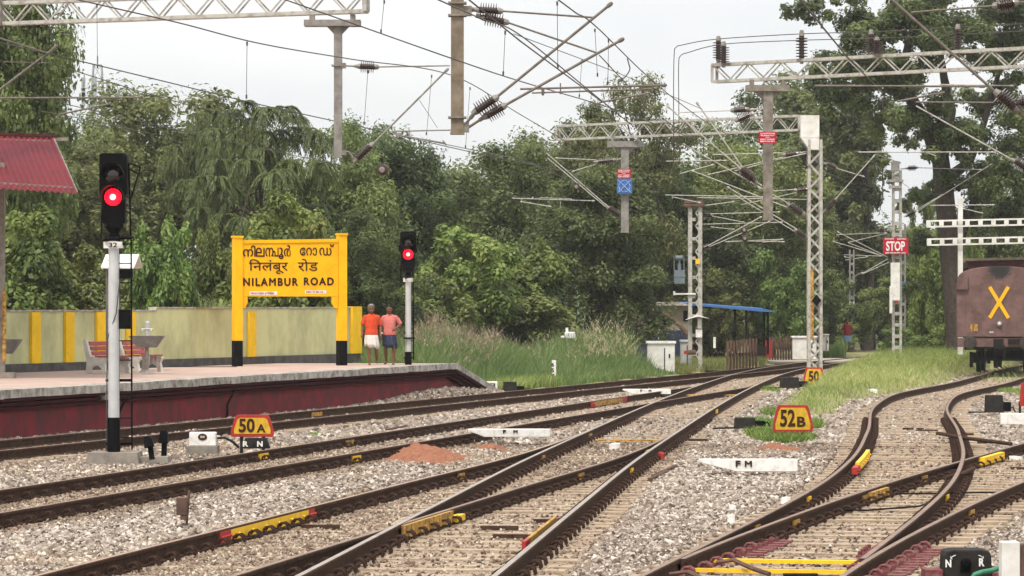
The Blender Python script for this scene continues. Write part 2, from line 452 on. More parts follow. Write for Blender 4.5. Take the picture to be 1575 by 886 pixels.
M['green_hose'] = mat('green conduit', (.05, .22, .13), .5, 0, .2, 8)
M['soil_red'] = mat('red laterite soil', (.31, .135, .075), .95, 0, .4, 9, c2=(.19, .075, .045), bump=1.0, bscale=28)
M['hill'] = mat('forested hill', (.05, .085, .05), .95, 0, .4, .02)
M['tower_paint'] = mat('pale tower paint', (.30, .31, .33), .6, .1, .2, 2)
M['glass_dark'] = mat('dark lamp glass', (.03, .01, .012), .1, 0, .2, 5, spec=.7)
M['lamp_glass'] = mat('clear lamp glass', (.55, .55, .55), .1, 0, .2, 5, spec=.7)
M['stone'] = stonemat('ballast stone', [(0.0, (.075, .056, .043)), (.4, (.28, .22, .175)), (.75, (.48, .40, .335)), (1.0, (.70, .635, .56))])
M['stone_dirty'] = stonemat('dusty track stone', [(0.0, (.10, .066, .048)), (.4, (.27, .195, .14)), (.8, (.42, .33, .25)), (1.0, (.64, .56, .47))])
M['ballast'] = gravelmat('ballast bed', [(0, (.09, .067, .05)), (.45, (.26, .20, .155)), (1.0, (.46, .38, .31))], 15, patch=(.28, .19, .13))
M['dust'] = gravelmat('dusty infill between sleepers', [(0, (.16, .115, .085)), (.5, (.28, .21, .155)), (1.0, (.40, .32, .25))], 26, patch=(.27, .195, .135))
M['earth'] = gravelmat('earth and thin grass', [(0, (.10, .09, .05)), (.5, (.15, .15, .06)), (1.0, (.22, .20, .10))], 3, patch=(.24, .19, .13))
M['turf'] = gravelmat('turf soil', [(0, (.12, .12, .045)), (.5, (.19, .19, .07)), (1.0, (.25, .24, .10))], 6, patch=(.24, .19, .12))
M['road'] = mat('pale dusty road', (.40, .35, .29), .95, 0, .3, 2)

# ------------------------------------------------------------------ track alignments (X of each centre line as a function of Y)
class Line:
    def __init__(s, pts):
        s.y = np.array([p[0] for p in pts], float); s.x = np.array([p[1] for p in pts], float)
        s.m = np.gradient(s.x, s.y)
    def __call__(s, Y):
        Y = np.asarray(Y, float)
        i = np.clip(np.searchsorted(s.y, Y) - 1, 0, len(s.y) - 2)
        h = s.y[i + 1] - s.y[i]; t = (Y - s.y[i]) / h
        ins = s.x[i] * (2 * t ** 3 - 3 * t ** 2 + 1) + h * s.m[i] * (t ** 3 - 2 * t ** 2 + t) + s.x[i + 1] * (-2 * t ** 3 + 3 * t ** 2) + h * s.m[i + 1] * (t ** 3 - t ** 2)
        ins = np.where(Y > s.y[-1], s.x[-1] + s.m[-1] * (Y - s.y[-1]), ins)
        return np.where(Y < s.y[0], s.x[0] + s.m[0] * (Y - s.y[0]), ins)
    def slope(s, Y):
        return (s(np.asarray(Y) + .05) - s(np.asarray(Y) - .05)) / .1
    def rail(s, Y, side):
        return s(Y) + side * .838 * np.sqrt(1 + s.slope(Y) ** 2)

T1 = Line([(20, -18.0), (40, -12.9), (59.2, -8.02), (95, 1.1), (122, 7.95), (144, 13.2), (165, 18.6), (200, 29)])
T2 = Line([(15, -11.4), (25, -9.36), (38.6, -6.56), (54.5, -3.3), (75, .93), (88, 3.65), (100, 6.2), (110, 8.2)])
T3 = Line([(15, -5.6), (20, -4.78), (29.2, -3.27), (38, -1.75), (43.6, -.78), (53.4, .93), (62.6, 2.12), (68, 2.72)])
T4 = Line([(10, -2.7), (20, -1.85), (29.2, -1.0), (39, -.12), (51, .98), (63, 2.2), (82, 4.2), (100, 6.25), (107, 7.1), (122, 9.1), (135, 11.3), (144, 13.2), (150, 14.6)])
T5 = Line([(10, -1.6), (15, -.7), (24, .97), (29.2, 1.95), (33.5, 2.8), (38, 3.68), (44.4, 4.85), (52, 6.02), (63, 7.4), (80.5, 9.43), (91, 11.1), (104, 14.2), (120, 17.6), (140, 22), (170, 29)])
T6 = Line([(10, -1.6), (15, -.7), (24, .97), (29.2, 1.96), (33.5, 2.92), (36.3, 3.6), (44.9, 5.82), (50.7, 7.45), (58.3, 9.65), (70, 13), (90, 19)])

def floor_z(X, Y):
    """height of the ballast"""
    X = np.asarray(X, float); Y = np.asarray(Y, float)
    z = -.235 + .035 * vnoise(X * 2.2, Y * 2.2, 3) + .03 * vnoise(X * .6, Y * .6, 5)
    inside = np.zeros_like(z)
    for T in (T1, T2, T3, T4, T5, T6):
        d = np.abs(X - T(Y))
        inside = np.maximum(inside, np.clip((1.5 - d) / .5, 0, 1))
    z = z * (1 - inside) + (-.182 + .008 * vnoise(X * 3, Y * 3, 8)) * inside
    # small heaps of spare ballast between the tracks
    for hx, hy, hr, hh in ((-2.4, 43.5, 1.6, .14), (-3.4, 36, 1.8, .12), (1.2, 36, 1.0, .10), (2.9, 45, 1.4, .13), (3.9, 56, 1.3, .12), (-4.9, 62, 1.6, .12)):
        z = z + hh * np.exp(-((X - hx) ** 2 + ((Y - hy) / 2.2) ** 2) / hr ** 2) * (1 - inside)
    return z

# ------------------------------------------------------------------ ground, ballast bed, hill
mb = MB(); n = 24
xs = np.linspace(-1200, 1200, 30); ys = np.concatenate([np.linspace(-60, 300, 14), np.linspace(400, 1950, 14)])
vs = [(x, y, -.42) for y in ys for x in xs]
fs = [(j * 30 + i, j * 30 + i + 1, (j + 1) * 30 + i + 1, (j + 1) * 30 + i) for j in range(len(ys) - 1) for i in range(29)]
mb.add(vs, fs)
tag(mb.build('ground', M['earth']), kind='structure')

gx = np.arange(-26, 34, .4); gy = np.arange(6, 172, .5)
XX, YY = np.meshgrid(gx, gy)
ZZ = floor_z(XX, YY)
vv = np.stack([XX.ravel(), YY.ravel(), ZZ.ravel()], 1)
a = np.arange(len(gx) * len(gy)).reshape(len(gy), len(gx))
qq = np.stack([a[:-1, :-1].ravel(), a[:-1, 1:].ravel(), a[1:, 1:].ravel(), a[1:, :-1].ravel()], 1)
cxq = XX.ravel()[qq].mean(1); cyq = YY.ravel()[qq].mean(1)
dusty = np.zeros(len(qq), int)
for T in (T4, T5, T6): dusty |= (np.abs(cxq - T(cyq)) < 1.25).astype(int)
tag(np_mesh('ballast_bed', vv, qq, [M['ballast'], M['dust']], mi=dusty, smooth=True), kind='structure')

# far wooded hill
hx = np.linspace(-250, 700, 120); hy = np.linspace(850, 1350, 14)
XX, YY = np.meshgrid(hx, hy)
ZZ = 27 * np.exp(-((XX - 160) / 130) ** 2) * np.exp(-((YY - 1100) / 170) ** 2) + 16 * np.exp(-((XX + 20) / 110) ** 2) * np.exp(-((YY - 1100) / 170) ** 2) + 1.5 * vnoise(XX * .1, YY * .1, 4) - 3
a = np.arange(XX.size).reshape(XX.shape)
qq = np.stack([a[:-1, :-1].ravel(), a[:-1, 1:].ravel(), a[1:, 1:].ravel(), a[1:, :-1].ravel()], 1)
tag(np_mesh('hill', np.stack([XX.ravel(), YY.ravel(), ZZ.ravel()], 1), qq, M['hill'], smooth=True), kind='structure')

# grassy bank between the lines on the right, meadow left of the platform line
def bank_z(X, Y):
    l = X - (T4(Y) + 1.9); r = (T5(Y) - 1.75) - X
    e = np.clip(np.minimum(l, r) / 1.0, 0, 1) * np.clip((Y - 76) / 14, 0, 1)
    return -.26 + e * (.30 + .22 * np.clip((Y - 100) / 30, 0, 1) + .05 * vnoise(X * 1.5, Y * 1.5, 12))
gx = np.arange(4, 30, .4); gy = np.arange(74, 190, .8)
XX, YY = np.meshgrid(gx, gy); ZZ = bank_z(XX, YY)
a = np.arange(XX.size).reshape(XX.shape)
qq = np.stack([a[:-1, :-1].ravel(), a[:-1, 1:].ravel(), a[1:, 1:].ravel(), a[1:, :-1].ravel()], 1)
cxq = XX.ravel()[qq].mean(1); cyq = YY.ravel()[qq].mean(1)
keep = (cxq > T4(cyq) + 1.9) & (cxq < T5(cyq) - 1.8)
tag(np_mesh('grass_bank', np.stack([XX.ravel(), YY.ravel(), ZZ.ravel()], 1), qq[keep], M['turf'], smooth=True), kind='structure')
gx = np.arange(-60, 40, 1.0); gy = np.arange(93, 260, 1.2)
XX, YY = np.meshgrid(gx, gy); ZZ = -.12 + .06 * vnoise(XX, YY, 14)
a = np.arange(XX.size).reshape(XX.shape)
qq = np.stack([a[:-1, :-1].ravel(), a[:-1, 1:].ravel(), a[1:, 1:].ravel(), a[1:, :-1].ravel()], 1)
cxq = XX.ravel()[qq].mean(1); cyq = YY.ravel()[qq].mean(1)
keep = (cxq < T1(cyq) - 2.2)
tag(np_mesh('meadow_ground', np.stack([XX.ravel(), YY.ravel(), ZZ.ravel()], 1), qq[keep], M['turf'], smooth=True), kind='structure')
mb = MB()
mb.prism([(11.2, 149, -.10), (16.2, 149, -.10), (17.5, 158, -.10), (10.5, 158, -.10)], (0, 0, .06))
tag(mb.build('road', M['road']), kind='structure')

# damp air: far trees and the hill fade a little
m, n_, l_, b_ = newmat('damp air')
vol = n_.new('ShaderNodeVolumePrincipled'); vol.inputs['Color'].default_value = (.98, .98, .97, 1); vol.inputs['Density'].default_value = .00022; vol.inputs['Anisotropy'].default_value = .2
n_.remove(b_); l_.new(vol.outputs['Volume'], n_['Material Output'].inputs['Volume'])
mb = MB(); mb.box((0, 950, 26), (2500, 2100, 64)); tag(mb.build('haze', m), kind='stuff')

# ------------------------------------------------------------------ tracks
PROF = [(-.075, -.16), (.075, -.16), (.075, -.148), (.012, -.132), (.011, -.048), (.036, -.036), (.037, -.008), (.027, 0), (-.027, 0), (-.037, -.008), (-.036, -.036), (-.011, -.048), (-.012, -.132), (-.075, -.148)]
TOPSEG = {7}

def rail_mesh(name, line, side, y0, y1, z, parent, top, step=.8, label=None):
    ys = np.linspace(y0, y1, max(2, int((y1 - y0) / step)))
    X = line.rail(ys, side); sl_ = line.slope(ys)
    mb = MB(); k = len(PROF)
    for i, y in enumerate(ys):
        L = math.sqrt(1 + sl_[i] ** 2); nx, ny = 1 / L, -sl_[i] / L
        for u, w in PROF:
            mb.v.append((X[i] + u * nx, y + u * ny, w + z))
    for i in range(len(ys) - 1):
        for j in range(k):
            j2 = (j + 1) % k
            mb.f.append([i * k + j, i * k + j2, (i + 1) * k + j2, (i + 1) * k + j]); mb.m.append(1 if j in TOPSEG else 0)
    mb.f.append(list(range(k))[::-1]); mb.m.append(0)
    mb.f.append([(len(ys) - 1) * k + j for j in range(k)]); mb.m.append(0)
    o = mb.build(name, [M['rail_side'], top], parent)
    if label: o['label'] = label
    return o

SLP = {}
def sleeper_mesh(L):
    L = round(L * 4) / 4
    if L not in SLP:
        mb = MB(); mb.box((0, 0, -.265), (L, .27, .20), taper=.94)
        o = mb.build('sleeper', M['sleeper'])
        SLP[L] = o.data
        bpy.data.objects.remove(o)
    return SLP[L]

def clip_mesh(m):
    mb = MB()
    pts = [(-.035, -.055, 0), (-.03, -.055, .04), (.0, -.055, .066), (.04, -.055, .066), (.072, -.055, .04), (.078, -.05, .0), (.07, .0, -.005), (.078, .05, .0), (.07, .055, .045), (.035, .055, .068), (-.005, .055, .06), (-.035, .055, .02)]
    mb.path(pts, .0135, 6)
    mb.box((-.02, 0, .0), (.07, .16, .024))
    o = mb.build('rail_clip', m); me = o.data; bpy.data.objects.remove(o)
    return me
CLIP = {False: clip_mesh(M['clip']), True: clip_mesh(M['clip_maroon'])}

def lay(root, line, y0, y1, step, rails, wide=None, nclips=100, maroon_to=0, stuff_to=None, sink=0.0):
    """sleepers across a line; rails: [(line, side, from, to)]; wide: the line that shares long bearers"""
    y = y0; ns = 0; nc = 0; spare = MB(); spare_s = MB()
    rl = world_loc(root)
    while y < (stuff_to or y1):
        sl_ = float(line.slope(y)); c = float(line(y)); L = 2.75
        if wide is not None:
            d = float(wide(y)) - c; c += d / 2; L = 2.75 + abs(d); sl_ = (sl_ + float(wide.slope(y))) / 2
        a = -math.atan(sl_)
        if y < y1 and ns < 100:
            o = bpy.data.objects.new('sleeper', sleeper_mesh(L)); COL.objects.link(o); o.parent = root
            o.location = (c - rl.x, y - rl.y, -rl.z - sink + random.uniform(-.012, .006)); o.rotation_euler = (0, 0, a + random.uniform(-.012, .012)); ns += 1
        else:
            o = None
            spare_s.box((c, y, -.265), (L, .27, .20), rz=a, taper=.94)
        for (ln, side, ra, rb) in rails:
            Yr = y
            for _ in range(3):
                X = float(ln.rail(Yr, side)); Yr = y + (X - c) * math.tan(a)
            if not (ra <= Yr <= rb): continue
            if Yr > 74: continue
            for sd_ in (-1, 1):
                off = Vector(((X - c) / math.cos(a) + sd_ * .088, 0, -.148 + sink))
                if any(abs(float(l2.rail(Yr, s2)) - (X + sd_ * .088)) < .09 for (l2, s2, r2, r3) in rails if (l2, s2) != (ln, side) and r2 <= Yr <= r3):
                    continue
                mar = Yr < maroon_to
                if o is not None and nc < nclips:
                    q = bpy.data.objects.new('rail_clip', CLIP[mar]); COL.objects.link(q); q.parent = o
                    q.location = off; q.rotation_euler = (0, 0, 0 if sd_ > 0 else math.pi); nc += 1
                else:
                    me = CLIP[mar]; Mx = Matrix.Translation((c, y, -sink)) @ Matrix.Rotation(a, 4, 'Z') @ Matrix.Translation(off) @ Matrix.Rotation(0 if sd_ > 0 else math.pi, 4, 'Z')
                    spare.add([Mx @ v.co for v in me.vertices], [list(p.vertices) for p in me.polygons])
        y += step
    if spare.v: tag(spare.build('far_rail_clips', M['clip'], root), kind='stuff')
    if spare_s.v: tag(spare_s.build('far_sleepers', M['sleeper'], root), kind='stuff')

def plate(root, line, side, y0, y1, face, m, name='fishplate', h=.085, zc=-.085, out=.022, t=.024, label=None, mi2=None, bolts=True):
    """a bar along a rail's web; face: which side of the rail"""
    mb = MB(); ys = np.linspace(y0, y1, max(2, int((y1 - y0) / .6) + 1))
    for p, q in zip(ys[:-1], ys[1:]):
        sl_ = float(line.slope((p + q) / 2)); nx, ny = 1 / math.sqrt(1 + sl_ ** 2), -sl_ / math.sqrt(1 + sl_ ** 2)
        A = Vector((float(line.rail(p, side)) + face * out * nx, p + face * out * ny, zc)); B = Vector((float(line.rail(q, side)) + face * out * nx, q + face * out * ny, zc))
        mb.bar(A, B, t, h)
    for k in range((4 if y1 - y0 < 3 else 6) if bolts else 0):
        yb = y0 + (y1 - y0) * (k + .5) / (4 if y1 - y0 < 3 else 6)
        xb = float(line.rail(yb, side)) + face * (out + t / 2 + .008)
        mb.tube((xb - face * .02, yb, zc), (xb + face * .02, yb, zc), .016, n=6)
    o = mb.build(name, m, root)
    if label: o['label'] = label
    return o

t1 = thing('railway_track', (float(T1(60)), 60, -.16), 'dark railway track running along the maroon platform edge', 'railway track', 'railway tracks of the yard')
t2 = thing('railway_track', (float(T2(45)), 45, -.16), 'second railway track out from the platform, passing behind the mound of red soil', 'railway track', 'railway tracks of the yard')
t3 = thing('railway_track', (float(T3(35)), 35, -.16), 'diverging turnout track whose left rail carries a long yellow fishplate with a red end', 'railway track', 'railway tracks of the yard')
t4 = thing('railway_track', (float(T4(40)), 40, -.16), 'straight railway track with bright worn rail tops crossing the yellow painted frog', 'railway track', 'railway tracks of the yard')
t5 = thing('railway_track', (float(T5(45)), 45, -.16), 'curving railway track that leads up to the parked brown wagon', 'railway track', 'railway tracks of the yard')
t6 = thing('railway_track', (float(T6(45)), 45, -.16), 'railway track branching off to the right with maroon painted rail clips', 'railway track', 'railway tracks of the yard')

rail_mesh('rail', T1, -1, 22, 190, -.003, t1, M['rail_top']); rail_mesh('rail', T1, 1, 22, 190, -.003, t1, M['rail_top'])
rail_mesh('rail', T2, -1, 18, 101, -.006, t2, M['rail_top']); rail_mesh('rail', T2, 1, 18, 101, -.006, t2, M['rail_top'])
rail_mesh('rail', T3, -1, 14, 65.5, -.005, t3, M['rail_top_tan'], label='rail with a light rust running surface'); rail_mesh('rail', T3, 1, 14, 65.5, -.005, t3, M['rail_top'])
rail_mesh('rail', T4, -1, 10, 146, 0, t4, M['rail_top_worn']); rail_mesh('rail', T4, 1, 10, 146, 0, t4, M['rail_top_worn'])
rail_mesh('rail', T5, -1, 10, 165, 0, t5, M['rail_top']); rail_mesh('rail', T5, 1, 31.3, 165, 0, t5, M['rail_top'])
rail_mesh('rail', T6, -1, 31.3, 90, -.004, t6, M['rail_top']); rail_mesh('rail', T6, 1, 10, 90, -.004, t6, M['rail_top'])

lay(t1, T1, 50, 112, .65, [], None, stuff_to=140)
lay(t2, T2, 34, 77, .65, [(T2, -1, 30, 101), (T2, 1, 30, 101)], None, sink=.045)
r34 = [(T3, -1, 25, 65), (T3, 1, 25, 65), (T4, -1, 25, 120), (T4, 1, 25, 120)]
lay(t4, T4, 27.2, 66, .65, r34, T3, sink=.004)
lay(t2, T4, 77, 97, .65, [], T2)
lay(t3, T4, 66, 77, .65, [(T4, -1, 25, 120), (T4, 1, 25, 120)], None, sink=.03)
lay(t1, T4, 97, 130, .65, [], None, stuff_to=131)
r56 = [(T5, -1, 20, 160), (T5, 1, 31.3, 160), (T6, -1, 31.3, 90), (T6, 1, 20, 90)]
lay(t5, T5, 27.2, 56.2, .65, r56, T6, maroon_to=35)
lay(t5, T5, 56.2, 92, .65, [(T5, -1, 20, 160), (T5, 1, 31.3, 160)], None, nclips=0, stuff_to=124)
lay(t6, T6, 57.4, 72, .65, [(T6, -1, 31.3, 90), (T6, 1, 20, 90)], None)

# painted fishplates, check rails and turnout gear
def on_rail(line, side, px):
    """Y at which a rail crosses photo column px"""
    lo, hi = 15.0, 180.0
    for _ in range(60):
        mid = (lo + hi) / 2
        if float(line.rail(mid, side)) * F / mid + CX < px: lo = mid
        else: hi = mid
    return lo
ya, yb = on_rail(T3, -1, 350), on_rail(T3, -1, 470)
plate(t3, T3, -1, ya, yb, 1, M['yellow'], h=.115, t=.03, label='long yellow painted fishplate')
plate(t3, T3, -1, ya - .45, ya, 1, M['red'], h=.12, t=.034, label='red painted fishplate end')
plate(t3, T3, -1, yb, yb + .3, 1, M['red'], h=.12, t=.034)
ya, yb = on_rail(T3, 1, 612), on_rail(T3, 1, 686)
plate(t3, T3, 1, ya, yb, 1, M['yellow_old'], name='crossing_block', h=.135, t=.05, out=.06, zc=-.08, label='yellow painted crossing block at the frog')
plate(t3, T3, 1, yb, yb + .5, 1, M['yellow'], name='crossing_block', h=.07, t=.10, out=.08, zc=-.11, bolts=False)
plate(t4, T4, -1, on_rail(T4, -1, 575), on_rail(T4, -1, 606), -1, M['yellow_old'], name='crossing_block', h=.09, t=.07, out=.07, zc=-.10, bolts=False)
ya, yb = on_rail(T4, 1, 832), on_rail(T4, 1, 872)
plate(t4, T4, 1, ya, yb, -1, M['yellow_old'], name='check_rail', h=.12, t=.035, out=.13, zc=-.07, label='short yellow check rail', bolts=False)
plate(t4, T4, 1, ya - .5, ya, -1, M['red'], name='check_rail', h=.12, t=.04, out=.13, zc=-.07, bolts=False)
for (tt, ln, sd_, px, m) in ((t4, T4, -1, 832, 'yellow_old'), (t4, T4, 1, 968, 'yellow'), (t3, T3, 1, 890, 'yellow_old'), (t3, T3, -1, 705, 'yellow_old'), (t3, T3, 1, 992, 'yellow'),
                             (t2, T2, -1, 402, 'yellow'), (t2, T2, 1, 545, 'yellow'), (t2, T2, -1, 535, 'yellow_old'), (t1, T1, -1, 485, 'yellow_old'),
                             (t5, T5, -1, 1240, 'yellow'), (t5, T5, -1, 1160, 'yellow_old'), (t6, T6, -1, 1327, 'yellow_old'), (t6, T6, -1, 1418, 'yellow_old'), (t5, T5, 1, 1453, 'yellow'), (t6, T6, -1, 1220, 'yellow_old'), (t6, T6, 1, 1490, 'yellow_old'), (t4, T4, -1, 905, 'yellow_old'), (t4, T4, 1, 1100, 'yellow')):
    y = on_rail(ln, sd_, px); w = .16 * y / 35
    plate(tt, ln, sd_, y - w, y + w, 1, M[m], name='rail_brace', h=.085, t=.03, out=.035, zc=-.095, bolts=False)
ya = on_rail(T2, -1, 912); yb = on_rail(T2, -1, 955)
plate(t2, T2, -1, ya, yb, 1, M['yellow_old'], h=.12, t=.04, label='yellow fishplate with red ends')
plate(t2, T2, -1, yb, yb + .6, 1, M['red'], h=.12, t=.05); plate(t2, T2, -1, ya - .5, ya, 1, M['red'], h=.12, t=.05)
ya, yb = on_rail(T5, -1, 1302), on_rail(T5, -1, 1320)
plate(t5, T5, -1, ya, yb, 1, M['yellow'], name='check_rail', h=.13, t=.06, out=.16, zc=-.05, label='yellow check rail with a red end')
plate(t5, T5, -1, ya - .9, ya, 1, M['red'], name='check_rail', h=.10, t=.08, out=.16, zc=-.07)
ya = on_rail(T5, 1, 1480)
plate(t6, T6, -1, ya - 8.3, ya - 6.9, 1, M['yellow_old'], name='crossing_block', h=.1, t=.06, out=.06)
plate(t6, T6, -1, 51.6, 53.2, -1, M['yellow'], name='crossing_block', h=.12, t=.07, out=.05)
plate(t6, T6, -1, 52.9, 55, 1, M['yellow'], name='crossing_block', h=.12, t=.10, out=.07)
mb = MB()                                       # bent wing rail ends near the crossing
mb.path([(7.85, 63, -.02), (8.15, 60.5, -.03), (8.6, 58.8, -.05)], .035, 6); mb.build('wing_rail', M['rail_side'], t6); mb = MB(); mb.path([(6.7, 49.5, -.03), (6.35, 48, -.03), (6.0, 47.3, -.06)], .03, 6)
mb.build('wing_rail', M['rail_side'], t6)
# yellow stretcher bars tying the switch blades near the camera
for y, w in ((32.6, .085), (31.4, .05)):
    mb = MB(); c = float(T5(y)); mb.box((c + .02, y, -.125), (1.45, w, .035), rz=-math.atan(.19)); mb.build('stretcher_bar', M['yellow'], t5)
mb = MB()
c = float(T4(62.3)); mb.box((c + .1, 62.6, -.135), (1.4, .26, .03), rz=-.1); mb.build('stretcher_bar', M['yellow_old'], t4)
mb = MB(); c = float(T4(94)); mb.box((c, 94.5, -.13), (1.4, .7, .03), rz=-.1)
mb.build('stretcher_bar', M['yellow_old'], t4)
for (x, y, l) in ((float(T5.rail(33, -1)) + .3, 31.6, .5), (float(T5.rail(31, -1)) + .2, 30.2, .4)):
    mb = MB(); mb.path([(x - .25, y, -.06), (x - .1, y - .1, -.03), (x + .05, y - .3, -.09), (x + .2, y - .5, -.13)], .022, 6); mb.build('switch_rod', M['rust'], t5)
mb = MB(); x = float(T5.rail(29.6, 1))
mb.path([(x - .85, 29.2, -.11), (x - .5, 29.9, -.08), (x - .1, 30.0, -.08), (x + .1, 30.2, -.1)], .03, 6); mb.box((x - .35, 29.95, -.07), (.3, .12, .07))
mb.build('switch_rod', M['underframe'], t6)
for (x, y, a_) in ((-.35, 38.0, .25), (-.2, 36.6, .1), (.25, 39.2, .3), (-2.35, 38.2, .2), (3.2, 63.2, .1), (3.05, 47.4, .2), (2.55, 38.2, .25), (2.5, 37.4, .2), (7.6, 52.0, -.2), (7.3, 48.0, -.2), (7.45, 44.8, .1), (5.2, 47.2, .2), (8.45, 62, .1), (8.5, 66, .1), (7.9, 69, .1), (8.05, 68, .0)):
    mb = MB(); mb.bar((x, y, -.15), (x + .42, y - .08 + a_ * .2, -.15), .10, .04)
    mb.build('tie_plate', M['rail_side'], t5 if x > 2 and y > 38.5 or x > 3 else t4)
mb = MB(); c0 = Vector((6.1, 44.2, -.12))
mb.path([c0 + Vector((-1.1, .2, 0)), c0 + Vector((-.5, -.1, .02)), c0 + Vector((0, .1, .02)), c0 + Vector((.5, .6, .0))], .012, 5); mb.build('bond_cable', M['cable'], t6); mb = MB(); mb.path([(3.6, 41, -.12), (4.2, 40.4, -.1), (4.9, 41.2, -.1), (5.3, 42.5, -.1)], .012, 5)
mb.build('bond_cable', M['cable'], t6)

for (ln, sd_, off, ya, yb, w) in ((T6, 1, .22, 28.6, 34.6, .30), (T6, -1, .22, 33.8, 36.0, .26), (T5, 1, -.2, 33.6, 34.6, .2)):
    y = ya
    while y < yb:
        mb = MB(); x = float(ln.rail(y, sd_)) + off; mb.box((x, y, -.148), (w * random.uniform(.8, 1.1), .15, .02), rz=-.2); mb.tube((x - w * .25, y, -.14), (x - w * .25, y, -.10), .02, n=6); mb.box((x - w * .30 * (1 if off > 0 else -1), y, -.125), (.09, .11, .04), rz=-.2); mb.build('chair_plate', M['clip_maroon'], t6); y += .325

# ------------------------------------------------------------------ loose ballast stones
CUBE = np.array([(-1, -1, -1), (1, -1, -1), (1, 1, -1), (-1, 1, -1), (-1, -1, 1), (1, -1, 1), (1, 1, 1), (-1, 1, 1)], float) * .62
CQ = np.array([(3, 2, 1, 0), (4, 5, 6, 7), (0, 1, 5, 4), (1, 2, 6, 5), (2, 3, 7, 6), (3, 0, 4, 7)])

def stones(name, pts, size, tone, material):
    N = len(pts)
    base = CUBE[None] * (1 + RNG.uniform(-.55, .45, (N, 8, 3))) * (RNG.uniform(.65, 1.25, (N, 1, 3)) * size[:, None, None])
    q = RNG.normal(size=(N, 4)); q /= np.linalg.norm(q, axis=1)[:, None]
    w, x, y, z = q.T
    Rm = np.stack([1 - 2 * (y * y + z * z), 2 * (x * y - z * w), 2 * (x * z + y * w), 2 * (x * y + z * w), 1 - 2 * (x * x + z * z), 2 * (y * z - x * w), 2 * (x * z - y * w), 2 * (y * z + x * w), 1 - 2 * (x * x + y * y)], 1).reshape(N, 3, 3)
    v = np.einsum('nij,nkj->nki', Rm, base) + pts[:, None, :]
    qd = (CQ[None] + (np.arange(N) * 8)[:, None, None]).reshape(-1, 4)
    return np_mesh(name, v.reshape(-1, 3), qd, material, np.repeat(tone, 8))

def rail_dist(X, Y):
    d = np.full(X.shape, 9.0); ins = np.zeros(X.shape, bool)
    for T in (T1, T2, T3, T4, T5, T6):
        c = T(Y)
        d = np.minimum(d, np.minimum(np.abs(X - c - .85), np.abs(X - c + .85)))
        ins |= (np.abs(X - c) < 1.3)
    return d, ins

def ballast_points(N, y0, y1, power, fine):
    u = RNG.random(N); Y = (y0 ** power + u * (y1 ** power - y0 ** power)) ** (1 / power)
    X = RNG.uniform(-.162, .205, N) * Y
    d, ins = rail_dist(X, Y)
    keep = d > .085 + .07 * ((Y < 60) & (RNG.random(N) < .75))
    onwood = ins
    bare = (np.abs(X - T5(Y)) < 1.5) | (np.abs(X - T6(Y)) < 1.5) | ((np.abs(X - T4(Y)) < 1.3) & (Y < 50))
    keep &= (~onwood) | (RNG.random(N) < fine * np.where(bare & (Y < 62), .22, 1.0))
    keep &= X > T1(Y) - 1.9
    keep &= ~((X > T4(Y) + 2.6 + .5 * vnoise(X, Y, 21)) & (X < T5(Y) - 2.1 - .5 * vnoise(X, Y, 22)) & (Y > 79))
    X, Y, ins = X[keep], Y[keep], ins[keep]
    return X, Y, ins

X, Y, ins = ballast_points(410000, 27.5, 62, .6, .40)
sz = RNG.uniform(.019, .043, len(X)) * np.where(ins, .62, 1) * (1 + np.clip((Y - 40) / 80, 0, .4))
zz = floor_z(X, Y) + sz * RNG.uniform(.05, .55, len(X))
tn = np.clip(RNG.normal(.46, .30, len(X)) + .10 * vnoise(X * .8, Y * .5, 31), 0, 1)
dr_, _ = rail_dist(X, Y)
k = ~ins & ~((dr_ < .75) & (RNG.random(len(X)) < .8 * np.clip(1.25 - dr_ / .6, 0, 1))) & ~((vnoise(X * .55, Y * .4, 77) > .28) & (RNG.random(len(X)) < .7))
tn = np.where(dr_ < .35, tn * .8, tn)
tag(stones('ballast_stones', np.stack([X, Y, zz], 1)[k], sz[k], tn[k], M['stone']), kind='stuff')
tag(stones('track_stones', np.stack([X, Y, zz], 1)[~k], sz[~k], tn[~k], M['stone_dirty']), kind='stuff')
X, Y, ins = ballast_points(125000, 62, 135, .6, .3)
sz = RNG.uniform(.04, .075, len(X)) * np.where(ins, .6, 1)
zz = floor_z(X, Y) + sz * RNG.uniform(0, .35, len(X))
tag(stones('far_ballast_stones', np.stack([X, Y, zz], 1), sz, np.clip(RNG.normal(.5, .22, len(X)), 0, 1), M['stone']), kind='stuff')
# gravel heaped against the platform wall
N = 5000; Y = RNG.uniform(60, 96, N); off = RNG.random(N) ** 1.5 * 1.0
X = T1(Y) - 1.70 + off * .6
zz = -.2 + (1 - off) * (.10 + .25 * np.exp(-((Y - 90) / 5) ** 2)) + RNG.uniform(-.02, .02, N)
tag(stones('wall_foot_gravel', np.stack([X, Y, zz], 1), RNG.uniform(.035, .06, N), np.clip(RNG.normal(.4, .2, N), 0, 1), M['stone']), kind='stuff')

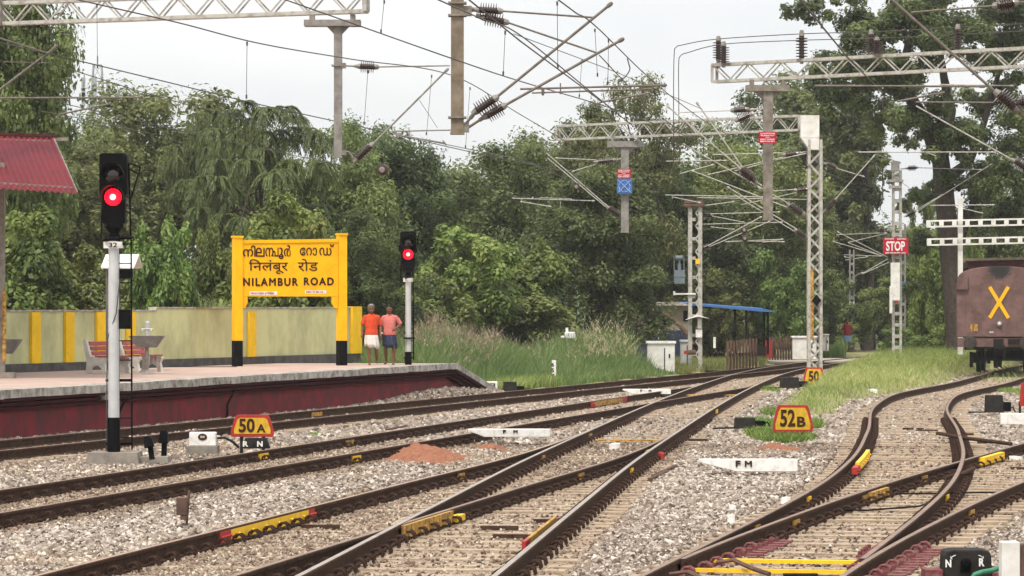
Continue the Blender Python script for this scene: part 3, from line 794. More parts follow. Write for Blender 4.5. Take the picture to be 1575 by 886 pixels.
# ------------------------------------------------------------------ platform, boundary wall
PZ = .80
def pe(Y):                                     # platform edge
    return float(T1(Y)) - 1.72
plat = thing('station_platform', (pe(75), 75, 0), 'raised station platform with a maroon side wall and worn grey coping', 'platform')
ys = list(np.linspace(30, 91.7, 24)); ye = 96.6
def strip(mb, ys, f0, f1, mi=0):
    pts0 = [f0(y) for y in ys]; pts1 = [f1(y) for y in ys]; n = len(ys)
    mb.add(pts0 + pts1, [(i, i + 1, n + i + 1, n + i) for i in range(n - 1)], mi)
def slope_z(y): return PZ if y <= 91.7 else PZ - (y - 91.7) / (ye - 91.7) * .92
ys2 = ys + list(np.linspace(92.2, ye, 6))
mb = MB()                                       # top surface
strip(mb, ys2, lambda y: (pe(y) - .45, y, slope_z(y)), lambda y: (pe(y) - 9 + max(0, y - 70) * .14, y, slope_z(y)))
mb.build('paving', M['paving'], plat)
mb = MB()
for i in range(len(ys2) - 1):                   # coping slabs
    y0, y1 = ys2[i], ys2[i + 1]; nseg = 4 if y1 - y0 > 2 else 1
    for k in range(nseg):
        a_, b_ = y0 + (y1 - y0) * k / nseg + .008, y0 + (y1 - y0) * (k + 1) / nseg - .008
        dz = random.uniform(-.008, .008); dx = random.uniform(-.012, .012)
        q = [Vector((pe(a_) + dx, a_, slope_z(a_) + .006 + dz)), Vector((pe(b_) + dx, b_, slope_z(b_) + .006 + dz)), Vector((pe(b_) - .47, b_, slope_z(b_) + .006 + dz)), Vector((pe(a_) - .47, a_, slope_z(a_) + .006 + dz))]
        mb.prism(q, (0, 0, -.155))
mb.build('coping', M['coping'], plat)
mb = MB()
strip(mb, ys2, lambda y: (pe(y) - .34, y, -.4), lambda y: (pe(y) - .34, y, slope_z(y) - .12))
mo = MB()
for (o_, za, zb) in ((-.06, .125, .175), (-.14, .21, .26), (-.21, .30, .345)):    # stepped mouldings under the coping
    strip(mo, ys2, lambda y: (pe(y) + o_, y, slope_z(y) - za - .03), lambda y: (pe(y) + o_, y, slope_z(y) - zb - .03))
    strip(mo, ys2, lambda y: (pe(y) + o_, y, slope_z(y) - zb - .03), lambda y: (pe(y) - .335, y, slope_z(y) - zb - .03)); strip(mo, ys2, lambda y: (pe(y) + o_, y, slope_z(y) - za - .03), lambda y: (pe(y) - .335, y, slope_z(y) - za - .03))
mo.build('moulding', M['maroon_shaded'], plat)  # bands coloured dark to stand in for shade in the recesses
mb.add([(pe(ye) + .0, ye, -.4), (pe(ye) - 7, ye, -.4), (pe(ye) - 7, ye, -.13), (pe(ye), ye, -.13)], [(0, 1, 2, 3)])
mb.build('side_wall', M['maroon'], plat)
mb = MB()
for y in (61.2, 67.8, 74.2): mb.path([(pe(y) - .12, y, .5), (pe(y) - .27, y + .04, .2), (pe(y) - .28, y - .02, -.2)], .03, 5)
mb.build('drain_pipe', M['underframe'], plat)
mb = MB(); mb.box((pe(66.8) - .12, 66.8, .58), (.13, .5, .16), rz=-.25); mb.build('cracked_block', M['coping'], plat)

WL, WR = Vector((-14.6, 70.5, 0)), Vector((-4.35, 97.0, 0))
wd = (WR - WL).normalized(); wnrm = Vector((wd.y, -wd.x, 0))
if wnrm.y > 0: wnrm = -wnrm
bw = thing('boundary_wall', tuple(WR), 'low pale olive boundary wall with yellow pilasters behind the platform', 'wall')
mb = MB(); wt = .2
def wbox(mb, s0, s1, out0, out1, z0, z1, mi=0):
    pts = [WL + wd * s0 + wnrm * out0, WL + wd * s1 + wnrm * out0, WL + wd * s1 + wnrm * out1, WL + wd * s0 + wnrm * out1]
    mb.prism([(p.x, p.y, z0) for p in pts], (0, 0, z1 - z0), mi)
WLEN = (WR - WL).length
def wall_s(px):                                 # distance along the wall of a photo column
    k = (px - CX) / F
    return (k * WL.y - WL.x) / (wd.x - k * wd.y)
sstep = wall_s(240)
wbox(mb, 0, sstep, 0, -wt, PZ, 2.20); wbox(mb, sstep, WLEN, 0, -wt, PZ, 2.27)
mb.build('wall_panel', M['wall_green'], bw)
mb = MB(); wbox(mb, 0, sstep, .03, -wt - .03, 2.203, 2.245); wbox(mb, sstep + .005, WLEN, .03, -wt - .03, 2.273, 2.315); mb.build('wall_cap', M['coping'], bw)
mb = MB(); wbox(mb, 0, WLEN, .05, .003, PZ - .05, PZ + .20); mb.build('plinth', M['wall_base'], bw)
for px in (52, 104, 152, 199, 385):
    s_ = wall_s(px); mb = MB(); wbox(mb, s_ - .21, s_ + .21, .075, .002, PZ + .2, 2.19); mb.build('pilaster', M['wall_yellow'], bw)
mb = MB(); wbox(mb, wall_s(538), WLEN + .02, .09, -wt - .05, PZ + .2, 2.33); mb.build('pilaster', M['wall_yellow'], bw)

# ------------------------------------------------------------------ station name board
YB0, YB1 = 87.2, 88.4
def B(px, py, out=0.0):
    Y = YB0 + (px - 365) / (526 - 365) * (YB1 - YB0)
    v = P(px, py, Y); return v
nb = thing('station_name_board', tuple(B(445, 563)), 'large yellow station name board on two posts with black feet', 'station sign')
bx = (B(526, 420) - B(365, 420)); bx.z = 0; bx.normalize(); bn = Vector((bx.y, -bx.x, 0))
if bn.y > 0: bn = -bn
def bpanel(mb, px0, py0, px1, py1, d0, d1, mi=0):
    q = [B(px0, py0), B(px1, py0), B(px1, py1), B(px0, py1)]
    mb.prism([p + bn * d0 for p in q], bn * (d1 - d0), mi)
mb = MB(); bpanel(mb, 371, 372, 519, 456, .05, -.05)
mb.prism([B(371, 369.5) + bn * .075, B(519, 367.5) + bn * .075, B(519, 372.5) + bn * .075, B(371, 374.5) + bn * .075], bn * -.15)
for sgn, x0 in ((1, 371), (-1, 519)):           # corbels under the panel
    mb.prism([B(x0, 456.2) + bn * .045, B(x0 + sgn * 9, 456.2) + bn * .045, B(x0 + sgn * 9, 466) + bn * .045, B(x0 + sgn * 5, 474) + bn * .045, B(x0, 474) + bn * .045], bn * -.09)
mb.build('panel', M['board_yellow'], nb)
for px, top in ((365, 365.5), (525.5, 361.5)):
    mb = MB(); bpanel(mb, px - 6, top, px + 6, 524, .11, -.11)
    c = B(px, top); mb.box(c + Vector((0, 0, .02)), (.25, .27, .05), rz=math.atan2(bx.y, bx.x))
    pst = mb.build('post', M['board_yellow'], nb)
    mb = MB(); bpanel(mb, px - 6.2, 524, px + 6.2, 565, .115, -.115); mb.build('post_foot', M['black'], pst)
mb = MB()
def zb(x, y): return 350 + x / 7.875, 355 + y / 7.875
def bl_text(s, x0, y0, x1, y1, bold, spacing=1.0, dup=0):
    a0 = zb(x0, y1); a1 = zb(x1, y1); a2 = zb(x0, y0)
    p0 = B(*a0) + bn * .055; w = (B(*a1) - B(*a0)).length; h = (B(*a2) - B(*a0)).length
    letters(mb, s, p0, B(*a1) - B(*a0), (0, 0, 1), w, h, bold, depth=.006, spacing=spacing, dup=dup)
for word in ((('നി', 180, 180, 328, 312), ('ല', 336, 205, 438, 312), ('ന', 450, 205, 545, 312), ('പ', 534, 205, 606, 312), ('ൂ', 612, 205, 668, 342), ('ർ', 674, 176, 756, 312)),
             (('േ', 868, 205, 932, 300), ('റ', 944, 205, 1010, 300), ('ാ', 1022, 205, 1072, 300), ('ഡ', 1104, 205, 1248, 300), ('\u02d8', 1232, 166, 1280, 196)),
             (('\u093fनलंबूर', 250, 345, 722, 522),), (('रोड', 842, 340, 1086, 488),), (('NILAMBUR', 184, 574, 840, 666),), (('ROAD', 918, 568, 1274, 658),)):
    lat = word[0][0] in ('NILAMBUR', 'ROAD'); mal = len(word) > 1
    mb = MB()
    for t_ in word: bl_text(*t_, 0, 1.25 if lat else 1.0, .010 if lat else .0045 if mal else .002)
    mb.build('lettering', M['ink'], nb)
for x0, y0, x1, y1, s in ((258, 735, 592, 776, 'PINCODE 679330'), (930, 722, 1188, 760, 'MSL + 30.72')):
    a0, a1 = zb(x0, y0), zb(x1, y1); mb = MB(); bpanel(mb, a0[0], a0[1], a1[0], a1[1], .056, .051); o = mb.build('plate', M['white'], nb)
    mb = MB(); q0 = zb(x0 + 14, y1 - 9); q1 = zb(x1 - 40, y1 - 9)
    letters(mb, s, B(*q0) + bn * .059, B(*q1) - B(*q0), (0, 0, 1), (B(*q1) - B(*q0)).length, .045, .02, depth=.003); mb.build('lettering', M['sign_red'], o)

# ------------------------------------------------------------------ colour light signals
def signal(label, px, base, Y, top, headw, poleb, plate_py, number, ladder_px, ring_py, foot_py, wpole):
    z0 = P(px, base, Y).z; c = P(px, base, Y); k = Y / F          # metres per photo pixel
    root = thing('railway_signal', (c.x, c.y, z0), label, 'railway signal')
    r = wpole / 2 * k
    def Q(dx, py, dy=0.0): v = P(px + dx, py, Y); return Vector((v.x, v.y + dy, v.z))
    headb = poleb - (base - top) * .035
    mb = MB(); mb.lathe((c.x, c.y, Q(0, foot_py).z), (c.x, c.y, Q(0, poleb).z), [(0, r * 1.0), (1, r * .93)], 16); mb.build('pole', M['silver'], root, smooth=False)
    mb = MB(); mb.lathe((c.x, c.y, z0 - .05), (c.x, c.y, Q(0, foot_py).z), [(0, r * 1.16), (1, r * 1.12)], 16); mb.build('pole_foot', M['black'], root)
    hw = headw * k; zt, zb_ = Q(0, top).z, Q(0, poleb).z
    hh = zt - zb_
    zb2 = zb_ + hh * .20                                          # bottom of the housing
    hd = root
    mb = MB()                                                     # backboard with rounded corners, housing, junction box
    def rr(w, za, zb3, cr):
        pts = []
        for (sx, sz, a0) in ((1, 1, 0), (-1, 1, 90), (-1, 0, 180), (1, 0, 270)):
            cxp = sx * (w / 2 - cr); czp = (zb3 - cr) if sz == 1 else (za + cr)
            for t in range(4): q = R(a0 + t * 30); pts.append((cxp + cr * math.cos(q), czp + cr * math.sin(q)))
        return pts
    mid = zb2 + (zt - zb2) * .40
    mb.prism([(c.x + x, c.y - .10, z) for x, z in rr(hw, mid, zt, .05)], (0, .26, 0))
    mb.prism([(c.x + x, c.y - .06, z) for x, z in rr(hw * .84, zb2, mid + .01, .03)], (0, .22, 0))
    mb.lathe((c.x, c.y + .03, zb_ - .02), (c.x, c.y + .03, zb2), [(0, r * 1.12), (.45, r * 1.12), (.5, r * .8), (.8, hw * .36), (1, hw * .36)], 12)
    head = mb.build('signal_head', M['black'], root, bevel=.008)
    zs = (zt - hh * .245, zt - hh * .50)
    if len(zs): pass
    for i, z in enumerate(zs):
        mb = MB(); rr_ = hw * .41; n = 18
        for q in range(n):                                        # hood: an open half tube leaning forward over the lens
            t0, t1_ = math.pi * (-.12 + 1.24 * q / n), math.pi * (-.12 + 1.24 * (q + 1) / n)
            L0 = .13 + .17 * max(0, math.sin(t0)); L1 = .13 + .17 * max(0, math.sin(t1_))
            for ro in (rr_, rr_ - .006):
                mb.add([(c.x + ro * math.cos(t0), c.y - .10, z + ro * math.sin(t0)), (c.x + ro * math.cos(t1_), c.y - .10, z + ro * math.sin(t1_)), (c.x + ro * math.cos(t1_), c.y - .10 - L1, z + ro * math.sin(t1_)), (c.x + ro * math.cos(t0), c.y - .10 - L0, z + ro * math.sin(t0))], [(0, 1, 2, 3)])
        mb.build('hood', M['hood_black'], head)
        mb = MB(); mb.lathe((c.x, c.y - .10, z), (c.x, c.y - .135, z), [(0, rr_ * .74), (.5, rr_ * .70), (1, rr_ * .4)], 20)
        lens = mb.build('lens', M['red_lens'] if i else M['glass_dark'], head, smooth=True)
        if i:
            lens['label'] = 'lit red lens'
            mb = MB(); mb.lathe((c.x, c.y - .136, z), (c.x, c.y - .147, z), [(0, rr_ * .26), (.6, rr_ * .23), (1, rr_ * .12)], 16); mb.build('lamp_core', M['red_core'], lens)
    mb = MB(); w = headw * .68 * k; zc = Q(0, plate_py).z
    mb.box((c.x, c.y - r - .015, zc), (w * (1.0 if number else .9), .012, .105)); npl = mb.build('number_plate', M['white'], root)
    if number:
        mb = MB(); letters(mb, number, (c.x - w * .22, c.y - r - .023, zc - .038), (1, 0, 0), (0, 0, 1), w * .44, .076, .02); mb.build('lettering', M['ink'], npl)
    # ladder on the right with service ring
    lx0, lx1 = ladder_px; mb = MB(); rb = .0135 if Y < 70 else .018
    zl0, zl1 = z0 + .12, Q(0, ring_py).z
    X0, X1 = P(lx0, 0, Y).x, P(lx1, 0, Y).x
    mb.tube((X1, c.y + .1, zl0), (X1 - .015, c.y + .1, zl1), rb); mb.tube((X0, c.y + .1, zl0), (X0, c.y + .1, zl1), rb * .8)
    z = zl0 + .2
    while z < zl1: mb.tube((X0, c.y + .1, z), (X1, c.y + .1, z), rb * .7, n=5); z += .31
    for fr in (.02, .38): 
        zz_ = zl0 + (zl1 - zl0) * (.33 if fr > .1 else .03); mb.bar((c.x - r * 1.4, c.y - .02, zz_), (X1, c.y + .1, zz_), .03, .045)
    mb.build('ladder', M['black'], root)
    mb = MB(); zr = Q(0, ring_py).z; hwid = (X1 - c.x) * 1.05
    mb.path([(c.x + hwid * math.cos(t) * (1 if math.cos(t) > 0 else .62), c.y + .05 + .26 * math.sin(t), zr + .02 * math.cos(t)) for t in np.linspace(0, 2 * math.pi, 21)], .022, 6)
    mb.bar((c.x - r, c.y, zr), (X1, c.y + .05, zr), .08, .03)
    Xl = c.x - hw * .47
    mb.tube((Xl, c.y + .05, zr), (Xl + .02, c.y + .05, zr + hh * .52), rb * .9); mb.tube((X1 - .02, c.y + .1, zr), (X1 - .05, c.y + .1, zr + hh * .86), rb)
    mb.tube((X1 - .04, c.y + .1, zr + hh * .86), (X1 + .13, c.y + .15, zr + hh * .82), rb); mb.tube((X1 - .02, c.y + .1, zr + hh * .45), (X1 + .13, c.y + .15, zr + hh * .82), rb); mb.tube((X1 - .05, c.y + .1, zr + hh * .80), (X1 + .10, c.y + .15, zr + hh * .74), rb * .8)
    mb.build('guard_rail', M['black'], root)
    return root, Q, r, k

sg, Q, r, k = signal('tall signal with a white pole showing red, in front of the platform benches', 175, 704, 54.6, 236, 42.5, 371, 377, '32', (182, 202), 367, 642, 17.5)
mb = MB(); a0, a1 = Q(7, 476), Q(26, 506); mb.box(((a0.x + a1.x) / 2, a0.y + .06, (a0.z + a1.z) / 2), (a1.x - a0.x, .18, a0.z - a1.z)); mb.build('relay_box', M['black'], sg, bevel=.006)
mb = MB(); a0, a1 = Q(7, 414), Q(28, 428); mb.box(((a0.x + a1.x) / 2, a0.y + .1, (a0.z + a1.z) / 2), (a1.x - a0.x, .12, a0.z - a1.z)); mb.build('ladder_platform', M['black'], sg)
mb = MB(); c = Q(0, 704)
mb.path([c + Vector((.1, -.09, 2.8)), c + Vector((.05, -.11, 2.3)), c + Vector((-.1, -.03, 1.9)), c + Vector((-.12, -.02, .1))], .010, 5)
mb.build('cable', M['copper'], sg)
mb = MB(); mb.box((c.x + .02, c.y + .05, -.14), (.86, .8, .26), taper=.9); mb.box((c.x + .62, c.y + .15, -.19), (.55, .5, .2), taper=.9)
mb.build('foundation', M['concrete'], sg)
s2, Q2, r2, k2 = signal('slim signal showing red beside the two walking men at the platform end', 628, 561, 89.5, 356, 25, 427, 430.5, '', (632, 636), 427, 541, 9.2)
mb = MB(); c = Q2(0, 520)
mb.box((c.x + .03, c.y - .03, c.z), (.3, .28, .04)); mb.build('clamp', M['black'], s2)
mb = MB()
for (dx, py) in ((-12, 382), (11, 384)): v = Q2(dx, py); mb.box(v, (.09, .12, .16))
mb.build('side_bracket', M['black'], s2)

# ------------------------------------------------------------------ platform shelter (left edge), furniture
sh = thing('platform_shelter', tuple(P(3, 585, 72)), 'platform shelter with a maroon corrugated roof at the left edge', 'shelter')
def corr(mb, A, Bv, Cv, D, n, amp):
    """corrugated sheet over quad A-B (top) D-C (bottom); waves run from top to bottom"""
    nrm = (Vector(Bv) - Vector(A)).cross(Vector(D) - Vector(A)).normalized(); vs = []; m = n * 6
    for i in range(m + 1):
        t = i / m; off = nrm * amp * math.sin(t * n * 2 * math.pi)
        vs.append(Vector(A).lerp(Vector(Bv), t) + off)
    for i in range(m + 1):
        t = i / m; off = nrm * amp * math.sin(t * n * 2 * math.pi)
        vs.append(Vector(D).lerp(Vector(Cv), t) + off)
    mb.add(vs, [(i, i + 1, m + 2 + i, m + 1 + i) for i in range(m)])
mb = MB()
A, Bv, Cv, D = P(-420, 196, 75.5), P(82, 212, 75.5), P(120, 298, 70.5), P(-420, 262, 70.5)
corr(mb, A, Bv, Cv, D, 58, .022)
mb.build('roof_sheet', M['tin_maroon'], sh)
mb = MB(); corr(mb, P(-420, 193, 75.7), P(96, 208, 75.7), P(66, 226, 81), P(-420, 205, 81), 58, .022); mb.build('roof_sheet', M['tin_maroon'], sh)
mb = MB(); mb.bar(P(-420, 191.5, 75.6), P(84, 209, 75.6), .3, .05); mb.build('ridge_cap', M['wagon_dark'], sh)
mb = MB(); mb.bar(P(78, 215, 75.6), P(105, 214, 75.6), .12, .07); mb.bar(P(82, 214, 75.5), P(118, 297, 70.7), .05, .06)
mb.bar(P(-420, 258, 71.0), P(112, 290, 71.0), .06, .08); mb.bar(P(-420, 205, 75.2), P(78, 219, 75.2), .06, .1); mb.build('purlin', M['steel_dark'], sh)
mb = MB(); c = P(3, 578, 72.5); mb.box((c.x, c.y, (c.z + P(0, 250, 72.5).z) / 2), (.125, .125, P(0, 250, 72.5).z - c.z)); ps = mb.build('post', M['steel_dark'], sh)
mb = MB(); a0, a1 = P(5, 447, 72.4), P(5, 556, 72.4); mb.box((a0.x + .03, a0.y - .05, (a0.z + a1.z) / 2), (.075, .05, a0.z - a1.z)); mb.build('painted_band', M['yellow_old'], ps)
mb = MB(); c = P(8, 583, 72.5); mb.box((c.x, c.y, c.z + .02), (.42, .42, .24)); mb.build('post_base', M['concrete'], sh)

def basin(px, py_top, pxw, py_bot, base, Y, label, pipe):
    c = P(px, base, Y); k = Y / F
    root = thing('wash_basin', (c.x, c.y, c.z), label, 'wash basin', 'steel wash basins on the platform')
    zt, zb_ = P(0, py_top, Y).z, P(0, py_bot, Y).z; w = pxw * k
    mb = MB(); t = []
    for (z, ww, d) in ((zt, w, .46), (zb_, w * .56, .22)):
        t.append([(c.x - ww / 2, c.y - d / 2, z), (c.x + ww / 2, c.y - d / 2, z), (c.x + ww / 2, c.y + d / 2, z), (c.x - ww / 2, c.y + d / 2, z)])
    ti = [Vector(p) + Vector((0, 0, .03)) for p in [(c.x - w * .26, c.y - .09, zb_), (c.x + w * .26, c.y - .09, zb_), (c.x + w * .26, c.y + .09, zb_), (c.x - w * .26, c.y + .09, zb_)]]
    to = [(c.x - w * .48, c.y - .21, zt), (c.x + w * .48, c.y - .21, zt), (c.x + w * .48, c.y + .21, zt), (c.x - w * .48, c.y + .21, zt)]
    mb.add(t[0] + t[1] + to + ti, [(0, 1, 5, 4), (1, 2, 6, 5), (2, 3, 7, 6), (3, 0, 4, 7), (7, 6, 5, 4), (0, 8, 9, 1), (1, 9, 10, 2), (2, 10, 11, 3), (3, 11, 8, 0), (8, 12, 13, 9), (9, 13, 14, 10), (10, 14, 15, 11), (11, 15, 12, 8), (12, 15, 14, 13)])
    mb.build('trough', M['steel'], root)
    mb = MB(); mb.tube((c.x, c.y, c.z), (c.x, c.y, zb_), .045, n=10); mb.lathe((c.x, c.y, c.z), (c.x, c.y, c.z + .06), [(0, .2), (1, .12)], 10); mb.build('pedestal', M['steel'], root)
    if pipe:
        zp = P(0, pipe, Y).z; mb = MB(); mb.tube((c.x, c.y + .05, zb_), (c.x, c.y + .05, zp), .05, n=10); mb.lathe((c.x, c.y + .05, zp), (c.x, c.y + .05, zp + .05), [(0, .06), (1, .045)], 10)
        zz_ = P(0, 506, Y).z; mb.tube((c.x - .13, c.y, zz_), (c.x + .13, c.y, zz_), .012); mb.tube((c.x - .1, c.y, zz_), (c.x - .1, c.y - .08, zz_ - .05), .014); mb.tube((c.x + .1, c.y, zz_), (c.x + .1, c.y - .08, zz_ - .05), .014)
        mb.build('tap_pipe', M['silver'], root)
basin(226, 516.5, 54, 534.5, 573, 77.0, 'trapezoid steel wash basin with tap pipe beside the red slatted benches', 497)
basin(2, 522, 62, 544, 582, 75.0, 'steel wash basin half hidden behind the shelter post', None)

def bench(c, rz, label):
    root = thing('bench', tuple(c), label, 'bench', 'red slatted benches on the platform')
    Mx = Matrix.Translation(c) @ Matrix.Rotation(rz, 4, 'Z') @ Matrix.Scale(.84, 4); L = 1.05
    for x in (-L / 2, L / 2):                    # moulded white end frames: side profile (y forward -, z up)
        pr = [(-.44, 0), (-.30, 0), (-.27, .14), (-.16, .22), (-.02, .22), (.08, .14), (.10, 0), (.26, 0), (.22, .30), (.25, .44), (.36, .86), (.33, .92), (.25, .92), (.10, .46), (-.36, .43), (-.47, .40), (-.38, .26)]
        mb = MB(); pts = [Mx @ Vector((x - .045, p[0], p[1])) for p in pr]; mb.prism(pts, Mx.to_3x3() @ Vector((.09, 0, 0))); mb.build('end_frame', M['concrete_white'], root)
    for i, (y, z) in enumerate(((.115, .55), (.165, .68), (.215, .81))):
        mb = MB(); mb.box(Mx @ Vector((0, y - .015, z)), (L - .09, .035, .105), rot=(Mx.to_3x3() @ Matrix.Rotation(-.37, 3, 'X'))); mb.build('back_slat', M['slat_red'], root)
    for y in (-.37, -.235, -.10):
        mb = MB(); mb.box(Mx @ Vector((0, y, .462)), (L * .84 + .04, .097, .035), rz=rz); mb.build('seat_slat', M['slat_red'], root)
bench(P(163, 574.5, 77.4), R(60), 'red slatted bench with white end frames half hidden behind the tall signal pole')
bench(P(213, 572.3, 79.3), R(60), 'red slatted bench with white end frames behind the wash basin')

c = P(166, 571, 80); nr = thing('notice_shelter', tuple(c), 'small white sheet canopy on a thin grey post behind the tall signal', 'canopy')
mb = MB(); mb.tube(c, P(166, 400, 80), .05, n=10); mb.build('post', M['steel'], nr)
mb = MB(); mb.prism([P(163, 393, 80.5), P(214, 393, 80.5), P(206, 413, 79.4), P(155, 413, 79.4)], (0, 0, .03)); mb.prism([P(163, 393, 80.6), P(214, 393, 80.6), P(219, 413, 81.7), P(168, 413, 81.7)], (0, 0, .03)); mb.build('canopy_sheet', M['white'], nr)
mb = MB(); mb.bar(P(158, 412.5, 79.6), P(207, 412.5, 79.6), .04, .05); mb.bar(P(166, 411, 80), P(200, 411, 80), .05, .06); mb.build('canopy_frame', M['steel'], nr)

# concrete sill and iron lid lying on the platform by the board
c = P(300, 566.5, 86); mb = MB(); mb.box(c + Vector((0, 0, .02)), (2.1, .3, .05)); tag(mb.build('drain_cover', M['underframe'], loc=c), 'dark flat drain cover on the platform left of the name board', 'drain cover')

# ------------------------------------------------------------------ overhead line equipment
def lattice(mb, c0, c1, wx, wy, n, ch=.06, br=.03, rz=0.0):
    """lattice mast between base c0 and top c1 (vertical): four angles and zigzag lacing"""
    c0, c1 = Vector(c0), Vector(c1); Mz = Matrix.Rotation(rz, 3, 'Z')
    cor = [Mz @ Vector((sx * wx / 2, sy * wy / 2, 0)) for sx, sy in ((-1, -1), (1, -1), (1, 1), (-1, 1))]
    for q in cor: mb.box((c0 + c1) / 2 + q, (ch, ch, (c1 - c0).length), rz=rz)
    for i in range(n):
        a_, b_ = c0.lerp(c1, i / n), c0.lerp(c1, (i + 1) / n)
        for k in range(4):
            p, q = cor[k], cor[(k + 1) % 4]
            if (i + k) % 2: p, q = q, p
            mb.bar(a_ + p, b_ + q, .012, br)
def truss(mb, A, Bv, h, w, n, ch=.075, br=.03):
    """box girder from A to B (bottom chord centre line), height h, depth w"""
    A, Bv = Vector(A), Vector(Bv); d = (Bv - A).normalized(); s = Vector((d.y, -d.x, 0)).normalized() * (w / 2); u = Vector((0, 0, h))
    for q in (s, -s):
        mb.bar(A + q, Bv + q, ch, ch); mb.bar(A + q + u, Bv + q + u, ch, ch)
        for e in (A, Bv): mb.bar(e + q, e + q + u, ch, ch)
        for i in range(n):
            a_, b_ = A.lerp(Bv, i / n) + q, A.lerp(Bv, (i + 1) / n) + q; m_ = (a_ + b_) / 2
            mb.bar(a_ + u, m_, br, br); mb.bar(m_, b_ + u, br, br)
    for i in range(n + 1):
        a_ = A.lerp(Bv, i / n)
        mb.bar(a_ + s, a_ - s, br, br); mb.bar(a_ + s + u, a_ - s + u, br, br)
def drop_arm(root, px, ytop, ybot, Y, wid, plate_px, plate_y, m, mi2=None):
    t_, b_ = P(px, ytop, Y), P(px, ybot, Y); k = Y / F
    mb = MB(); w = wid * k
    mb.box(((t_.x), Y, (t_.z + b_.z) / 2), (.012, w * .85, t_.z - b_.z))                                  # I section: web and flanges
    mb.box((t_.x, Y - w * .45, (t_.z + b_.z) / 2), (w, .014, t_.z - b_.z)); mb.box((t_.x, Y + w * .45, (t_.z + b_.z) / 2), (w, .014, t_.z - b_.z))
    mb.box((t_.x - w * .42, Y, (t_.z + b_.z) / 2), (.012, w * .88, t_.z - b_.z)); mb.box((t_.x + w * .42, Y, (t_.z + b_.z) / 2), (.012, w * .88, t_.z - b_.z))
    mb.box((b_.x, Y, b_.z + .02), (w * 1.12, w * 1.1, .04))
    if plate_px:
        a_, c_ = P(plate_px[0], plate_y, Y), P(plate_px[1], plate_y, Y)
        hh = 9.5 * k
        mb.bar(Vector((a_.x, Y - .14, a_.z)), Vector((c_.x, Y - .14, c_.z)), .08, hh); mb.bar(Vector((a_.x, Y + .14, a_.z)), Vector((c_.x, Y + .14, c_.z)), .08, hh)
        z0 = a_.z - hh / 2; mb.prism([(t_.x - w * 1.4, Y - .05, z0), (t_.x + w * 1.4, Y - .05, z0), (t_.x + w * .5, Y - .05, z0 - w * .95), (t_.x - w * .5, Y - .05, z0 - w * .95)], (0, .1, 0))
        for f_ in (.14, .86):
            xx = a_.x + (c_.x - a_.x) * f_; mb.box((xx, Y, a_.z + hh * .9), (.10, .34, hh * .9))
    return mb.build('drop_arm', m, root)
def insul(parent, a, b, Y, r=None, n=7, dy=0.0):
    """ribbed insulator between two photo points at distance Y, with metal caps"""
    A, Bv = P(*a, Y), P(*b, Y); A.y += dy; Bv.y += dy; L = (Bv - A).length; r = (r or .10) * 1.32; mb = MB()
    prof = [(.06 * L, r * .45)]
    for i in range(n):
        t0 = .10 * L + .8 * L * i / n; st = .8 * L / n
        prof += [(t0, r * .42), (t0 + st * .22, r), (t0 + st * .40, r), (t0 + st * .55, r * .42)]
    prof += [(.92 * L, r * .45)]
    mb.lathem(A, Bv, prof, 12)
    mb.lathem(A, Bv, [(-.16 * L, r * .28), (0, r * .4), (.075 * L, r * .46)], 8, 1); mb.lathem(A, Bv, [(.915 * L, r * .46), (L, r * .42), (1.14 * L, r * .3)], 8, 1)
    return mb.build('insulator', [M['ceramic'], M['steel']], parent, smooth=False)
def round_insul(parent, c, Y):
    C = P(*c, Y); mb = MB(); A = C + Vector((0, -.22, 0)); 
    mb.lathem(A, A + Vector((.04, .44, .03)), [(0, .05), (.05, .06), (.06, .12), (.10, .12), (.11, .06), (.16, .06), (.17, .12), (.21, .12), (.22, .06), (.4, .06)], 14); mb.lathem(A - Vector((0, .06, 0)), A + Vector((0, .01, 0)), [(0, .05), (.07, .065)], 10, 1)
    return mb.build('insulator', [M['ceramic'], M['steel']], parent)
def cantilever(root, Y, tubes, ins=(), rounds=(), m='steel', name='cantilever', dy=0.0):
    """tubes: ((px,py),(px,py),radius[,dY at start, dY at end])"""
    mb = MB()
    for t in tubes:
        a_, b_ = P(*t[0], Y), P(*t[1], Y); a_.y += dy; b_.y += dy
        if len(t) > 3: a_.y += t[3]; b_.y += t[4]
        mb.tube(a_, b_, t[2] * (.85 if Y < 80 else .72), n=8)
        d = (b_ - a_).normalized()
        if t[2] >= .02: mb.tube(b_ - d * .10, b_ - d * .02, t[2] * 1.3, n=8)
    o = mb.build(name, M[m], root)
    for i in ins: insul(o, i[0], i[1], Y, *(i[2:] if len(i) > 2 else ()), dy=dy)
    for c in rounds: round_insul(o, c, Y)
    return o
def zpy(py, Y): return P(0, py, Y).z

# -- near portal: its girder lies above the frame
pb = thing('overhead_line_portal', tuple(P(703, 700, 56)), 'nearest overhead line portal with the broad brown drop arm cut by the top edge', 'overhead line portal', 'overhead line portals')
zb_ = 8.25; mb = MB(); truss(mb, (-12.5, 58.6, zb_), (13.2, 53.4, zb_), .5, .45, 17); mb.build('girder', M['steel_pale'], pb)
for x, y in ((-12.8, 58.7), (13.5, 53.3)):
    mb = MB(); lattice(mb, (x, y, -.3 if x > 0 else PZ), (x, y, 8.9), .4, .4, 18); mb.box((x, y, 8.5), (.6, .5, .7)); mb.build('mast', M['steel_pale'], pb)
da = drop_arm(pb, 703.5, -78, 207, 56, 19.5, (660, 748), -72, M['steel_brown'])
mb = MB()
for py in (5, 24, 181): mb = MB(); v = P(703.5, py, 56); mb.box(v, (.30, .30, .03)); mb.build('clamp', M['steel_dark'], da)
for (px, py) in ((719, 17), (715, 196)): mb = MB(); v = P(px, py, 56); mb.box(v, (.14, .16, .16)); mb.build('bracket', M['steel_dark'], da)
